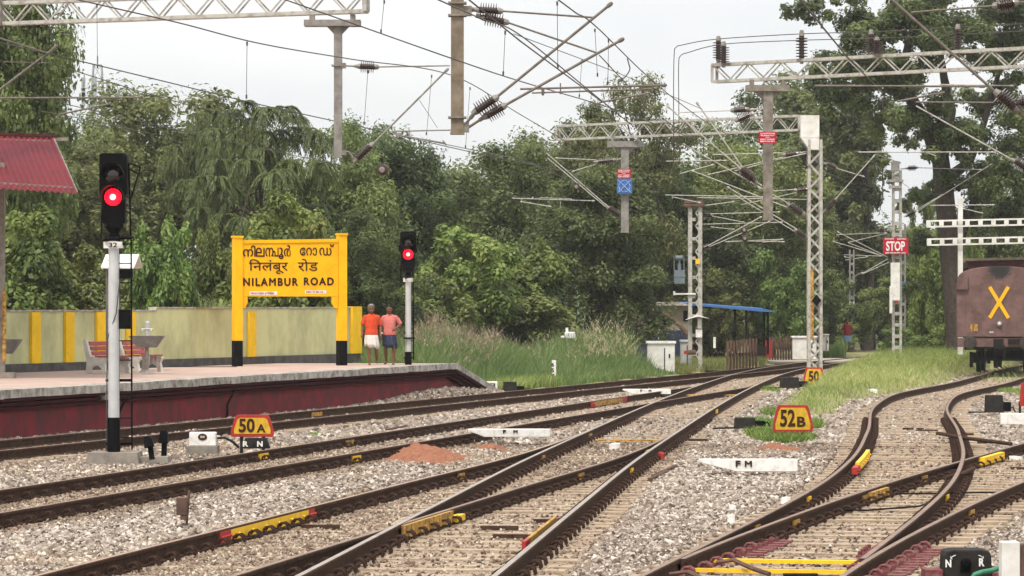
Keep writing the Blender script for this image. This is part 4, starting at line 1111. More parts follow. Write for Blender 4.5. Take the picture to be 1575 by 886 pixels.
cantilever(pb, 56, [((713, 17), (731, 14), .03), ((771, 17), (913, 27), .019), ((733, 24), (741, 26), .03), ((779, 34), (920, 82), .019), ((712, 196), (729, 175), .026), ((762, 151), (942, 4), .027), ((716, 199), (745, 180), .026), ((775, 163), (960, 59), .027),
     ((800, 137), (1026, 131), .020), ((818, 143), (1003, 137), .016), ((1003, 132), (1003, 142), .012), ((862, 128), (862, 145), .013), ((925, 157), (1000, 143), .018), ((918, 162), (926, 156), .014), ((835, 140), (835, 147), .02)],
    [((735, 15), (769, 17), .095), ((743, 27), (778, 34), .095), ((731, 172), (762, 151), .105), ((747, 179), (775, 163), .105)], m='tube_grey')
cantilever(pb, 58.4, [((-90, 205), (-55, 180), .027), ((-50, 176), (89, 70), .025), ((-60, 40), (74, 82), .018), ((-80, 151), (217, 150), .019), ((92, 176), (168, 160), .018), ((86, 182), (94, 175), .014), ((180, 150), (180, 165), .012), ((5, 95), (78, 97), .007)],
    [((-80, 197), (-50, 175), .1), ((-95, 30), (-60, 40), .1)], m='tube_grey')
db = drop_arm(pb, 1594, -80, 215, 54, 20, (1545, 1640), -74, M['steel_brown'])
cantilever(pb, 54, [((1370, -2), (1536, 146), .027), ((1402, 19), (1530, 9), .018), ((1253, 132), (1516, 133), .020), ((1409, 157), (1541, 158), .016), ((1380, 156), (1453, 142), .018), ((1463, 133), (1463, 146), .013), ((1562, 165), (1594, 200), .026), ((1562, 3), (1594, 5), .026), ((1566, 157), (1594, 160), .026)],
    [((1534, 143), (1563, 168), .115), ((1531, 9), (1562, 4), .105), ((1566, 157), (1590, 158), .09)], m='tube_grey')

# -- portal with its girder along the top left
pa = thing('overhead_line_portal', tuple(P(-5, 600, 72)), 'overhead line portal with a girder end at the top left above the red shelter', 'overhead line portal', 'overhead line portals')
A0, B0 = P(-4, 37, 73), P(563, 17.5, 69.8); mb = MB(); truss(mb, A0, B0, .44, .2, 10); mb.build('girder', M['steel_pale'], pa)
mb = MB(); mb.box(A0 + Vector((0, 0, .22)), (.22, .5, .55)); mb.bar(A0 + Vector((0, 0, -.05)), A0 + Vector((-.2, 0, -.5)), .09, .2); mb.build('girder_end', M['steel_dark'], pa)
c = P(-22, 580, 73); mb = MB(); lattice(mb, (c.x, 73, PZ), (c.x, 73, A0.z + .5), .38, .38, 15); mb.build('mast', M['steel_pale'], pa)
da = drop_arm(pa, 520, 38, 243, 70, 12.5, (468, 555), 36, M['steel'])
mb = MB()
for px, py in ((528, 101), (529, 235)): mb = MB(); v = P(px, py, 70); mb.box(v, (.10, .22, .1)); mb.build('bracket', M['steel_dark'], da)
mb = MB(); v = P(519, 101, 70); mb.box(v, (.24, .24, .03)); mb.build('clamp', M['steel_dark'], da)
cantilever(pa, 70, [((528, 101), (552, 102), .022), ((578, 103), (692, 101), .018), ((529, 234), (536, 233), .018), ((536, 233), (545, 245), .02), ((572, 223), (690, 105), .024), ((645, 154), (673, 197), .007), ((602, 202), (694, 200), .018), ((629, 196), (629, 211), .013), ((604, 206), (684, 220), .015), ((612, 206), (612, 213), .02), ((681, 216), (686, 222), .016), ((598, 208), (625, 221), .009)],
    [((552, 102), (579, 103), .1), ((548, 246), (572, 223), .1)], rounds=[(588, 262)], m='steel')

# -- portal in the middle distance on the lattice mast
pd = thing('overhead_line_portal', tuple(P(1253, 583, 115)), 'overhead line portal whose lattice mast stands by the second 50 series board', 'overhead line portal', 'overhead line portals')
pd['label'] = 'portal with a white gusset box on its lattice mast and a red and blue sign'
c = P(1253, 584, 115); zt = zpy(215, 115)
mb = MB(); lattice(mb, (c.x, 115, -.3), (c.x, 115, zt), .40, .40, 20, .095, .07); mast = mb.build('mast', M['steel_pale'], pd)
mb = MB(); mb.box((c.x, 115, -.25), (.9, .9, .3)); mb.build('foundation', M['concrete'], pd)
mb = MB(); v = P(1245, 195, 115); mb.box(v, (.62, .50, .75)); mb.prism([(v.x - .31, 114.76, v.z - .375), (v.x + .31, 114.76, v.z - .375), (v.x + .31, 114.76, v.z - .78), (v.x - .02, 114.76, v.z - .78)], (0, .48, 0)); mb.build('gusset_box', M['white_dirty'], pd)
A0, B0 = P(858, 215, 120.6), P(1231, 200, 115.2); mb = MB(); truss(mb, A0, B0, .48, .2, 11); mb.build('girder', M['steel_pale'], pd)
da = drop_arm(pd, 961, 226, 358, 119, 12, (934, 990), 222, M['steel'])
def caution(parent, x0, y0, x1, y1, Y, lines, m, ink, label):
    a_, b_ = P(x0, y0, Y), P(x1, y1, Y); mb = MB(); mb.box(((a_.x + b_.x) / 2, Y, (a_.z + b_.z) / 2), (b_.x - a_.x, .012, a_.z - b_.z)); o = mb.build('warning_plate', m, parent); o['label'] = label
    if lines:
        mb = MB(); n = len(lines); hh = (a_.z - b_.z) / (n + .6)
        for i, s in enumerate(lines):
            w = (b_.x - a_.x) * (.82 if len(s) > 4 else .22); letters(mb, s, ((a_.x + b_.x) / 2 - w / 2, Y - .010, a_.z - hh * (i + 1.1)), (1, 0, 0), (0, 0, 1), w, hh * .66, .03)
        mb.build('lettering', ink, o)
    return o
lines = ['CAUTION', 'TURNOUT', 'TO', 'NOT WIRED', 'BEYOND']
caution(da, 949, 260, 970, 274, 118.7, lines, M['sign_red'], M['white'], 'red warning plate')
o = caution(da, 949, 275, 972, 298, 118.7, [], M['sign_blue'], M['white'], 'blue plate with a white crossed mark')
mb = MB(); a_, b_ = P(951, 277, 118.68), P(970, 296, 118.68)
for (p, q) in (((a_.x, a_.z), (b_.x, b_.z)), ((b_.x, a_.z), (a_.x, b_.z))): mb.bar((p[0], 118.68, p[1]), (q[0], 118.68, q[1]), .01, .045, up=(0, 1, 0))
cxx, czz = (a_.x + b_.x) / 2, (a_.z + b_.z) / 2
for i in range(8):
    t = i * math.pi / 4; mb.bar((cxx + .2 * math.cos(t), 118.68, czz + .2 * math.sin(t)), (cxx + .2 * math.cos(t + .6), 118.68, czz + .2 * math.sin(t + .6)), .01, .02, up=(0, 1, 0))
mb.build('symbol', M['white'], o)
cantilever(pd, 119, [((955, 244), (946, 247), .03), ((917, 246), (854, 243), .02), ((918, 252), (880, 264), .02), ((840, 235), (934, 317), .026), ((842, 243), (936, 322), .026), ((955, 334), (960, 336), .03), ((788, 305), (915, 309), .022), ((800, 310), (848, 318), .022), ((802, 304), (802, 312), .018), ((862, 310), (862, 318), .015), ((830, 304), (880, 306), .015)],
    [((945, 246), (918, 249), .11), ((935, 319), (955, 333), .11)], rounds=[(886, 288)], m='steel_pale')
cantilever(pd, 115, [((1240, 233), (1228, 236), .03), ((1206, 235), (1095, 238), .022), ((1207, 241), (1088, 269), .022), ((1241, 330), (1234, 325), .03), ((1213, 313), (1050, 221), .026), ((1211, 319), (1063, 262), .026), ((1226, 353), (1118, 287), .026), ((1222, 356), (1130, 300), .022), ((1024, 248), (1118, 247), .022), ((1046, 267), (1098, 253), .022), ((1076, 248), (1076, 258), .015), ((1023, 300), (1180, 303), .022), ((1034, 303), (1078, 312), .02), ((1034, 300), (1034, 306), .015), ((1072, 304), (1250, 307), .02), ((1085, 316), (1130, 310), .02), ((1190, 294), (1226, 291), .02), ((1140, 315), (1226, 296), .018)],
    [((1207, 238), (1228, 236), .12), ((1213, 315), (1235, 330), .13), ((1224, 354), (1240, 366), .09), ((1225, 293), (1243, 291), .09)], rounds=[(1243, 255)], m='steel_pale')
cantilever(pd, 115.3, [((1260, 250), (1271, 252), .03), ((1287, 259), (1330, 272), .02), ((1264, 328), (1271, 322), .03), ((1286, 305), (1346, 238), .024)], [((1271, 252), (1287, 259), .08), ((1271, 323), (1286, 306), .09)], m='steel_pale')
mb = MB(); v = P(1255, 461, 114.74)
mb.box(v + Vector((-.13, 0, -.15)), (.10, .02, 2.4)); mb.build('yellow_band', M['yellow_old'], mast)
mb = MB(); v = P(1256, 462, 114.7); mb.prism([v + Vector((0, 0, .2)), v + Vector((.16, 0, 0)), v + Vector((0, 0, -.2)), v + Vector((-.16, 0, 0))], (0, -.02, 0)); mb.build('diamond_plate', M['black'], mast)

# -- portal with the post insulators, entering from the right
pr_ = thing('overhead_line_portal', tuple(P(1180, 600, 88)), 'overhead line portal from the right carrying upright brown insulators on its girder', 'overhead line portal', 'overhead line portals')
A0, B0 = P(1099, 126, 89.5), P(1640, 99, 82.3); mb = MB(); truss(mb, A0, B0, .44, .2, 10); mb.build('girder', M['steel_pale'], pr_)
mb = MB(); lattice(mb, (B0.x + .4, 82.2, -.3), (B0.x + .4, 82.2, B0.z + .8), .4, .4, 18); mb.build('mast', M['steel_pale'], pr_)
da = drop_arm(pr_, 1181, 138, 339, 88, 14.5, (1147, 1214), 136, M['steel_dark'])
caution(da, 1167, 203, 1194, 220, 87.6, lines, M['sign_red'], M['white'], 'red warning plate')
cantilever(pr_, 88, [((1176, 166), (1152, 169), .026), ((1126, 170), (1046, 173), .018), ((1176, 166), (1155, 177), .026), ((1133, 186), (1094, 200), .018), ((1172, 286), (1160, 277), .03), ((1138, 258), (1025, 162), .026), ((1141, 256), (1071, 157), .026), ((1148, 270), (1170, 291), .02), ((1130, 263), (1180, 250), .018), ((1185, 248), (1240, 236), .018)],
    [((1127, 170), (1149, 168), .105), ((1134, 185), (1154, 176), .105), ((1138, 259), (1160, 277), .115), ((1142, 263), (1163, 281), .10)], m='steel_pale')
cantilever(pr_, 84, [((1409, 163), (1561, 248), .025), ((1320, 234), (1532, 234), .019), ((1420, 233), (1440, 240), .015), ((1578, 258), (1600, 268), .025), ((1445, 130), (1560, 132), .02)], [((1559, 247), (1580, 260), .11)], m='steel_pale')
for (px, y0, y1, yy) in ((1105, 60, 93, 89.3), (1113, 68, 99, 88.9), (1233, 52, 92, 87.5), (1340, 50, 82, 86.2), (1349, 60, 84, 85.8), (1473, 42, 78, 84.4)):
    insul(pr_, (px, y1), (px, y0), yy, .118, 7)

# -- lattice masts
mf = thing('overhead_line_mast', tuple(P(1069, 571, 129)), 'pale lattice mast with a rusty top bracket beside the white relay cabinets', 'overhead line mast', 'lattice masts')
c = P(1069, 573, 129); zt = zpy(318, 129)
mb = MB()
for dx in (-.19, .19): mb.box((c.x + dx, 129 - .15, (zt - .3) / 2), (.145, .06, zt + .3)); mb.box((c.x + dx, 129 + .15, (zt - .3) / 2), (.145, .06, zt + .3))
n = 26
for i in range(n):
    z0, z1 = -.2 + (zt + .2) * i / n, -.2 + (zt + .2) * (i + 1) / n
    s_ = 1 if i % 2 else -1; mb.bar((c.x + .02, 128.84, z0 if s_ > 0 else z1), (c.x + .19, 128.84, z1 if s_ > 0 else z0), .015, .055)
    if i % 3 == 0: mb.box((c.x - .09, 128.86, z0), (.2, .02, .12))
mb.build('mast', M['steel_pale'], mf)
mb = MB(); mb.box((c.x - .05, 129, zt + .05), (.8, .6, .1)); mb.box((c.x - .25, 129, zt + .2), (.3, .4, .15)); mb.box((c.x + .2, 129, zt + .15), (.2, .3, .2)); mb.build('top_bracket', M['rust'], mf)
cantilever(mf, 129, [((1075, 329), (1083, 330), .03), ((1094, 329), (1200, 326), .022), ((1094, 332), (1145, 342), .02), ((1076, 383), (1080, 381), .03), ((1089, 378), (1172, 333), .026), ((1090, 380), (1185, 340), .022), ((1080, 345), (1204, 342), .022), ((1093, 349), (1130, 353), .02), ((1115, 372), (1205, 368), .022), ((1149, 371), (1207, 372), .02), ((1172, 373), (1206, 368), .018), ((1174, 362), (1174, 372), .015)],
    [((1080, 329), (1094, 330), .09), ((1077, 384), (1090, 378), .1)], rounds=[(1144, 354), (1145, 367)], m='steel_pale')
mb = MB(); a_ = P(1045, 426, 128.7); mb.box(a_, (.40, .3, .52)); mb.box(a_ + Vector((0, 0, .02)), (.44, .33, .05)); mb.tube(a_ + Vector((0, 0, .26)), a_ + Vector((0, 0, .5)), .07); mb.tube(a_ + Vector((-.15, 0, .72)), a_ + Vector((.12, 0, .72)), .09)
for dx in (-.2, .17): mb.tube(a_ + Vector((dx, 0, -.2)), a_ + Vector((dx, 0, .8)), .02)
mb.tube(a_ + Vector((0, 0, .4)), a_ + Vector((0, 0, .72)), .035); mb.build('transformer', mat('grey transformer paint', (.16, .19, .21), .6), mf, bevel=.01)
mb = MB(); mb.bar(P(1036, 452, 128.8), P(1070, 452, 128.8), .1, .06); mb.bar(P(1037, 448, 128.8), P(1037, 454, 128.8), .08, .08); mb.build('bracket', M['white'], mf)
mb = MB()
for (x0, y0, x1, y1) in ((1073, 490, 1079, 505), (1070, 507, 1080, 519)): a_, b_ = P(x0, y0, 128.7), P(x1, y1, 128.7); mb.box(((a_.x + b_.x) / 2, 128.7, (a_.z + b_.z) / 2), (b_.x - a_.x, .05, a_.z - b_.z))
mb.prism([P(1055, 492, 128.4), P(1073, 484, 128.4), P(1091, 490, 128.4), P(1073, 487, 128.4)], (0, .5, 0)); mb.build('notice_plate', M['white'], mf)
mb = MB(); v = P(1073, 402, 128.75); mb.box(v, (.16, .03, .2)); mb.build('yellow_plate', M['yellow'], mf)
mb = MB(); v = P(1056, 542, 128.6); mb.box(v, (.2, .03, .13)); mb.build('red_mark', M['red'], mf)
mb = MB(); v = P(1064, 542, 128.6); mb.tube(v + Vector((-.15, 0, 0)), v + Vector((.15, 0, 0)), .09); mb.build('clamp', M['rust'], mf)

def mast2(px, base, top, Y, wpx, label, m='steel_pale'):
    c = P(px, base, Y); root = thing('overhead_line_mast', tuple(c), label, 'overhead line mast', 'lattice masts'); w = wpx * Y / F
    mb = MB(); h = zpy(top, Y) - c.z
    for dx in (-w / 2, w / 2): mb.box((c.x + dx * .85, Y, c.z + h / 2), (w * .28, .2, h))
    n = int(h / .45)
    for i in range(n): mb.box((c.x, Y - .08, c.z + h * (i + .3) / n), (w * .72, .02, .14))
    mb.box((c.x, Y, c.z), (w * 1.8, .5, .1)); mb.build('mast', M[m], root)
    return root, c, w
mg, c, w = mast2(1379.5, 557, 262, 140, 13, 'pale mast carrying the red STOP board on the grassy bank')
mb = MB(); v = P(1377, 256, 140); mb.box(v, (.32, .3, .42)); mb.box(v + Vector((0, 0, -.6)), (.62, .5, .1)); mb.box(v + Vector((0, 0, -.85)), (.5, .4, .1)); mb.build('top_bracket', M['steel_pale'], mg)
stp = caution(mg, 1358.5, 365, 1397, 391, 139.6, [], M['sign_red'], M['white'], 'red STOP board')
mb = MB(); a_, b_ = P(1363, 386, 139.58), P(1392, 371, 139.58); letters(mb, 'STOP', a_, (1, 0, 0), (0, 0, 1), b_.x - a_.x, b_.z - a_.z, .03)
for (py, s, x0, x1) in ((368.6, 'PANTO DOWN', 1361, 1375), (368.6, 'ELECTRIC', 1380, 1394), (390, 'LIMIT FOR ELECTRIC LOCO', 1362, 1393)): a_, b_ = P(x0, py, 139.58), P(x1, py - 2.2, 139.58); letters(mb, s, a_, (1, 0, 0), (0, 0, 1), b_.x - a_.x, b_.z - a_.z, .03)
mb.build('lettering', M['white'], stp)
mb = MB(); a_, b_ = P(1370, 404, 139.7), P(1384, 462, 139.7); mb.box(((a_.x + b_.x) / 2, 139.7, (a_.z + b_.z) / 2), (b_.x - a_.x, .1, a_.z - b_.z)); a_, b_ = P(1368, 440, 139.72), P(1372, 482, 139.72); mb.box(((a_.x + b_.x) / 2, 139.66, (a_.z + b_.z) / 2), (b_.x - a_.x, .1, a_.z - b_.z)); mb.build('notice_plate', M['white_dirty'], mg)
mb = MB(); v = P(1379, 465, 139.6); mb.box(v, (.12, .05, .1)); mb.build('red_mark', M['red'], mg)
cantilever(mg, 140, [((1390, 334), (1395, 331), .03), ((1406, 325), (1450, 299), .026), ((1406, 328), (1527, 251), .024), ((1385, 260), (1396, 259), .03), ((1410, 258), (1510, 261), .022), ((1346, 237), (1386, 251), .024), ((1374, 353), (1364, 354), .026), ((1286, 361), (1364, 358), .02), ((1304, 373), (1364, 359), .02), ((1366, 396), (1287, 356), .024), ((1358, 394), (1280, 371), .024), ((1304, 373), (1352, 392), .02), ((1326, 421), (1366, 398), .022), ((1330, 420), (1368, 403), .022)],
    [((1395, 332), (1407, 325), .1), ((1396, 259), (1410, 258), .09), ((1353, 352), (1360, 355), .08)], m='steel_pale')
mh, c, w = mast2(1388, 552, 345, 152, 9, 'slim mast with a blue sigma plate behind the STOP mast', 'steel')
o = caution(mh, 1383, 433, 1393, 446, 151.6, [], M['sign_blue'], M['white'], 'blue plate with a sigma mark')
mb = MB(); v0 = P(1388, 439.5, 151.58); zs = [(.10, .13), (-.10, .13), (.03, 0), (-.10, -.13), (.10, -.13)]
for p, q in zip(zs[:-1], zs[1:]): mb.bar(v0 + Vector((p[0], 0, p[1])), v0 + Vector((q[0], 0, q[1])), .01, .04, up=(0, 1, 0))
mb.build('symbol', M['sign_orange'], o)
mi_, c, w = mast2(1310, 540, 384, 185, 7, 'distant thin mast with a white band near the man in the red shirt', 'steel')
mb = MB(); v = P(1310, 480, 184.7); mb.box(v, (.28, .1, 1.1)); mb.build('white_band', M['white'], mi_)
cantilever(mi_, 185, [((1310, 397), (1298, 395), .025), ((1300, 400), (1335, 395), .025), ((1298, 392), (1355, 394), .022), ((1312, 425), (1330, 420), .03)], [((1313, 427), (1326, 420), .1)], m='steel_pale')

# -- white post with two battened cross beams behind the wagon
mw = thing('overhead_line_mast', tuple(P(1477, 545, 128)), 'white post with two battened horizontal beams rising behind the brown wagon', 'overhead line mast', 'lattice masts')
c = P(1477, 545, 128); mb = MB(); mb.box((c.x, 128, (zpy(303, 128) + c.z) / 2), (.17, .18, zpy(303, 128) - c.z)); mb.build('post', M['white_dirty'], mw)
for py, x0, dyy in ((342.5, 1425, 0), (370.5, 1426, 0)):
    mb = MB()
    for dz in (-.11, .11):
        for yy in (127.8, 128.2): mb.bar(P(x0, py + (2 if x0 else 0), yy) + Vector((0, 0, dz)), P(1700, py - 4, yy) + Vector((0, 0, dz)), .05, .06)
    x = x0 + 3.0
    while x < 1700: v = P(x, py + 2 - (x - x0) * 6 / 275, 127.78); mb.box(v, (.17, .02, .22)); x += 20
    mb.build('cross_beam', M['white_dirty'], mw)
cantilever(mw, 128, [((1430, 316), (1530, 315), .024), ((1482, 321), (1512, 328), .022)], m='steel_pale')

# ------------------------------------------------------------------ wires
def wire(label, pts, r=.009, drops=(), m='copper', name='overhead_wire', group='overhead wires'):
    q = [P(a_, b_, y) for a_, b_, y in pts]
    fine = []
    for i in range(len(q) - 1):
        n = 10
        p0, p1, p2, p3 = q[max(i - 1, 0)], q[i], q[i + 1], q[min(i + 2, len(q) - 1)]
        for k in range(n):
            t = k / n
            if i == 0 or i == len(q) - 2 or True:
                fine.append(.5 * ((2 * p1) + (-p0 + p2) * t + (2 * p0 - 5 * p1 + 4 * p2 - p3) * t * t + (-p0 + 3 * p1 - 3 * p2 + p3) * t ** 3) if 0 < i < len(q) - 2 else p1.lerp(p2, t))
    fine.append(q[-1])
    root = thing(name, tuple(q[0]), label, 'overhead wire', group)
    mb = MB(); mb.path(fine, r, 5); mb.build('cable', M[m], root)
    for d in drops:
        mb = MB(); a_, b_ = P(d[0], d[1], d[4]), P(d[2], d[3], d[4]); mb.tube(a_, b_, .0045, n=4); mb.tube(b_, b_ + Vector((0, 0, .06)), .014, n=6); mb.tube(a_, a_ - Vector((0, 0, .06)), .014, n=6)
        mb.build('dropper', M[m], root)
    return root
wire('dark wire from the left bracket tip sloping past the grey drop arm', [(-80, 48, 57), (72, 82, 58.4), (235, 121, 62), (400, 161, 66), (559, 196, 73), (739, 237, 82), (860, 262, 92)], .011, [(150, 100, 149, 12, 60)])
wire('lower wire from the left bracket sloping behind the treetops', [(78, 97, 58.4), (203, 137, 63), (330, 172, 68), (480, 212, 74)], .009)
wire('thin wire from the register arm at the left running behind the treetops', [(88, 157, 58.6), (203, 184, 64), (400, 228, 74), (560, 262, 83)], .008)
wire('lowest thin wire above the shelter roof at the left', [(62, 171, 58), (129, 183, 62), (230, 205, 68)], .008)
wire('wire running from the top left edge over the tall grey drop arm', [(112, -2, 43.3), (270, 34, 47), (400, 67, 51.8), (540, 91, 59), (695, 116, 66), (800, 176, 78), (900, 235, 92)], .010, [(380, 64, 379, 152, 51), (566, 108, 560, 192, 60), (664, 115, 656, 208, 67), (723, 134, 716, 228, 70)])
wire('wire passing in front of the broad brown drop arm', [(434, -2, 51), (556, 41, 54), (695, 90, 54.5), (800, 125, 62), (957, 172, 74), (1090, 222, 88)], .011, [(591, 0, 586, 51, 54)])
wire('contact wire dipping from the grey bracket to the right of the brown drop arm', [(602, 205, 70), (739, 233, 80), (820, 253, 90), (930, 300, 108)], .009)
wire('wire from the top edge just left of the brown drop arm', [(668, -3, 40), (740, 29, 46), (800, 54, 50), (918, 149, 56), (975, 195, 66)], .010, [(777, 47, 774, 116, 50)])
wire('steep wire from the top edge just right of the brown drop arm', [(718, -3, 38), (800, 63, 42), (925, 156, 56)], .010)
wire('wire crossing behind the two long brown tubes', [(790, 52, 60), (895, 91, 66), (969, 120, 72), (1080, 168, 84)], .008, [(895, 92, 891, 150, 66), (936, 98, 934, 131, 66)])
wire('steep wire over the upper brown tube tip leading to the right hand drop arm', [(855, -3, 46), (886, 20, 51), (918, 42, 56), (1010, 130, 76), (1094, 193, 88), (1172, 236, 112)], .011, [(857, 2, 858, 105, 48)])
wire('short wire from the lower brown tube tip', [(922, 85, 56), (969, 135, 66), (1030, 190, 80), (1100, 235, 96)], .010, [(915, 44, 919, 118, 57), (936, 60, 935, 130, 58)])
wire('looped jumper hanging between two wires right of the brown tubes', [(965, 90, 64), (969, 105, 64.2), (962, 118, 64.4), (950, 128, 64.6)], .011, name='jumper_wire')
wire('steep wire from the top edge through the big right hand tree', [(1228, -4, 32), (1305, 90, 48), (1365, 156, 68), (1397, 236, 86)], .011, [(1266, 0, 1264, 44, 40)])
wire('upper insulated feeder with a right angle drop beside the post insulators', [(1036, 260, 89), (1036, 150, 89), (1037, 84, 89), (1040, 73, 89), (1050, 69, 89), (1105, 60, 89.3), (1235, 52, 87.5), (1340, 49, 86.2), (1473, 42, 84.4), (1640, 33, 82.5)], .012)
wire('lower insulated feeder with a right angle drop beside the post insulators', [(1045, 250, 89), (1044, 150, 89), (1044, 97, 89), (1047, 86, 89), (1058, 81, 89), (1113, 68, 88.9), (1233, 62, 87.4), (1349, 59, 85.8), (1480, 53, 84.3), (1640, 44, 82.5)], .012)
wire('thin wire hanging between the right portal and the lattice mast', [(1098, 238, 115), (1030, 215, 105), (960, 185, 92)], .008)
wire('far wire running from the lattice mast to the STOP mast', [(1180, 245, 112), (1260, 262, 125), (1340, 300, 150), (1370, 345, 185)], .010)
wire('far wire behind the brown wagon post', [(1448, 300, 140), (1400, 290, 128), (1330, 240, 100)], .008)

# telecom tower far behind the trees
tc = P(150, 470, 430); tw = thing('telecom_tower', (tc.x, 430, -.4), 'pale lattice telecom tower standing far behind the trees', 'tower')
mb = MB(); zt = zpy(100, 430); n = 16
def twr(z): return 3.6 * (1 - z / zt) + 1.0
for i in range(n):
    z0, z1 = zt * i / n, zt * (i + 1) / n; w0, w1 = twr(z0) / 2, twr(z1) / 2
    cs0 = [(-w0, -w0), (w0, -w0), (w0, w0), (-w0, w0)]; cs1 = [(-w1, -w1), (w1, -w1), (w1, w1), (-w1, w1)]
    for k in range(4):
        p, q, p2, q2 = cs0[k], cs1[k], cs0[(k + 1) % 4], cs1[(k + 1) % 4]
        mb.bar((tc.x + p[0], 430 + p[1], z0), (tc.x + q[0], 430 + q[1], z1), .14, .14); mb.bar((tc.x + p[0], 430 + p[1], z0), (tc.x + q2[0], 430 + q2[1], z1), .08, .08); mb.bar((tc.x + q[0], 430 + q[1], z1), (tc.x + q2[0], 430 + q2[1], z1), .08, .08)
mb.tube((tc.x, 430, zt), (tc.x, 430, zpy(86, 430)), .1); mb.build('lattice', M['tower_paint'], tw)
for py in (130, 150, 158):
    for dx in (-1.5, -.2, 1.3):
        mb = MB(); mb.box((tc.x + dx * 1.1, 429, zpy(py + random.uniform(-5, 5), 430)), (.45, .3, 1.7)); mb.build('antenna', M['tower_paint'], tw)

# ------------------------------------------------------------------ brown wagon
WY = 120.6; wang = -math.atan(float(T5.slope(127)))
wc = Vector((P(1537.5, 500, WY).x, WY, 0))
wg = thing('goods_wagon', (wc.x, wc.y, 0), 'dull brown covered goods wagon with a yellow X on its end', 'wagon')
WM = Matrix.Translation(wc) @ Matrix.Rotation(wang, 4, 'Z')
WR3 = WM.to_3x3()
def W(x, y, z): return WM @ Vector((x, y, z))
hw = 1.51; arc = []
for i in range(19):                              # roof arc from left eave to right eave
    t = math.pi * (1 - i / 18); x = hw * math.cos(t); z = 3.10 + .66 * math.sin(t) ** .55 if 0 < i < 18 else 3.10
    arc.append((x, z))
sec = [(-hw + .06, .92), (-hw, 1.25)] + arc + [(hw, 1.25), (hw - .06, .92)]
mb = MB(); mb.prism([W(x, 0, z) for x, z in sec[1:-1]], WR3 @ Vector((0, 12.5, 0)))
body = mb.build('body', M['wagon'], wg, bevel=.02)
mb = MB()
mb.box(W(-hw + .12, -.012, 1.06), (.16, .03, .32), rz=wang); mb.box(W(hw - .12, -.012, 1.06), (.16, .03, .32), rz=wang)
mb.box(W(-hw + .42, -.025, 1.32), (.05, .05, .3), rz=wang)
for x in (-.93, .93): mb.box(W(x, -.01, 2.1), (.05, .022, 1.75), rz=wang)
for x in (-1.2, 1.2): mb.box(W(x, -.008, 2.2), (.02, .016, 1.8), rz=wang)
mb.box(W(0, -.012, 1.32), (2.9, .026, .09), rz=wang)
mb.prism([W(-hw - .005, -.02, 2.98), W(-hw + .40, -.02, 3.42), W(-hw + .40, -.02, 2.97)], WR3 @ Vector((0, -.10, 0)))
mb.box(W(-hw + .20, -.07, 2.96), (.42, .12, .04), rz=wang)
mb.build('end_fitting', M['wagon'], body)
mb = MB()
for s in (-1, 1):                                # painted X, a few millimetres thick
    d = Vector((.66 * s, 0, 1.10)); L_ = d.length; u_ = d / L_; v_ = Vector((-u_.z, 0, u_.x)) * .062; o_ = -.014 - .004 * (s > 0); c0_ = Vector((-.33 * s - .02, o_, 1.93))
    q = [c0_ - v_, c0_ + v_, c0_ + d + v_, c0_ + d - v_]
    mb.prism([W(p.x, p.y, p.z) for p in q], WR3 @ Vector((0, -.004, 0)))
mb.build('painted_cross', M['x_yellow'], body)
mb = MB(); mb.lathem(W(.0, 0, 1.72), W(0, -.1, 1.72), [(0, .11), (.03, .11), (.09, .085), (.09, .075)], 14); lam = mb.build('tail_lamp', M['steel_dark'], body)
mb = MB(); mb.lathem(W(0, -.085, 1.72), W(0, -.12, 1.72), [(0, .07), (.02, .062), (.035, .03)], 12); mb.build('lamp_glass', M['lamp_glass'], lam, smooth=True)
mb = MB(); mb.box(W(-.90, -.012, 1.58), (.27, .016, .25), rz=wang); mb.box(W(1.22, -.012, 1.58), (.27, .016, .25), rz=wang); mb.build('yellow_panel', M['yellow_old'], body)
mb = MB(); letters(mb, 'SER', W(-.36, -.004, 1.40), WR3 @ Vector((1, 0, 0)), (0, 0, 1), .16, .06, .02); letters(mb, '1.4', W(-.36, -.004, 1.30), WR3 @ Vector((1, 0, 0)), (0, 0, 1), .16, .06, .02); mb.build('lettering', M['white_dirty'], body)
for x in (-.98, .98):
    mb = MB(); mb.lathem(W(x, .15, 1.06), W(x, -.62, 1.06), [(0, .13), (.1, .16), (.42, .15), (.45, .10), (.72, .10), (.73, .225)], 18); bu = mb.build('buffer', M['underframe'], wg); mb = MB(); mb.lathem(W(x, -.58, 1.06), W(x, -.63, 1.06), [(0, .235), (.035, .235), (.05, .19)], 18); mb.build('buffer_head', M['buffer_face'], bu)
mb = MB(); mb.box(W(0, .03, 1.06), (2.85, .14, .30), rz=wang); mb.build('headstock', M['wagon'], wg)
mb = MB(); mb.box(W(0, -.25, 1.02), (.22, .5, .26), rz=wang); mb.box(W(0, -.55, 1.02), (.34, .24, .34), rz=wang); mb.path([W(.18, -.1, .95), W(.2, -.4, .7), W(.2, -.45, .45)], .03, 6); mb.path([W(-.48, -.05, .9), W(-.5, -.25, .75), W(-.46, -.2, .35)], .03, 6); mb.path([W(-.15, -.1, .9), W(-.16, -.3, .7), W(-.1, -.3, .4)], .02, 6)
mb.box(W(.55, -.02, 1.1), (.5, .2, .18), rz=wang); mb.build('coupler', M['underframe'], wg)
mb = MB(); mb.box(W(0, 6.2, .98), (2.5, 12.2, .36), rz=wang); mb.box(W(0, 6, .78), (.5, 11.8, .2), rz=wang); mb.build('underframe', M['underframe'], wg)
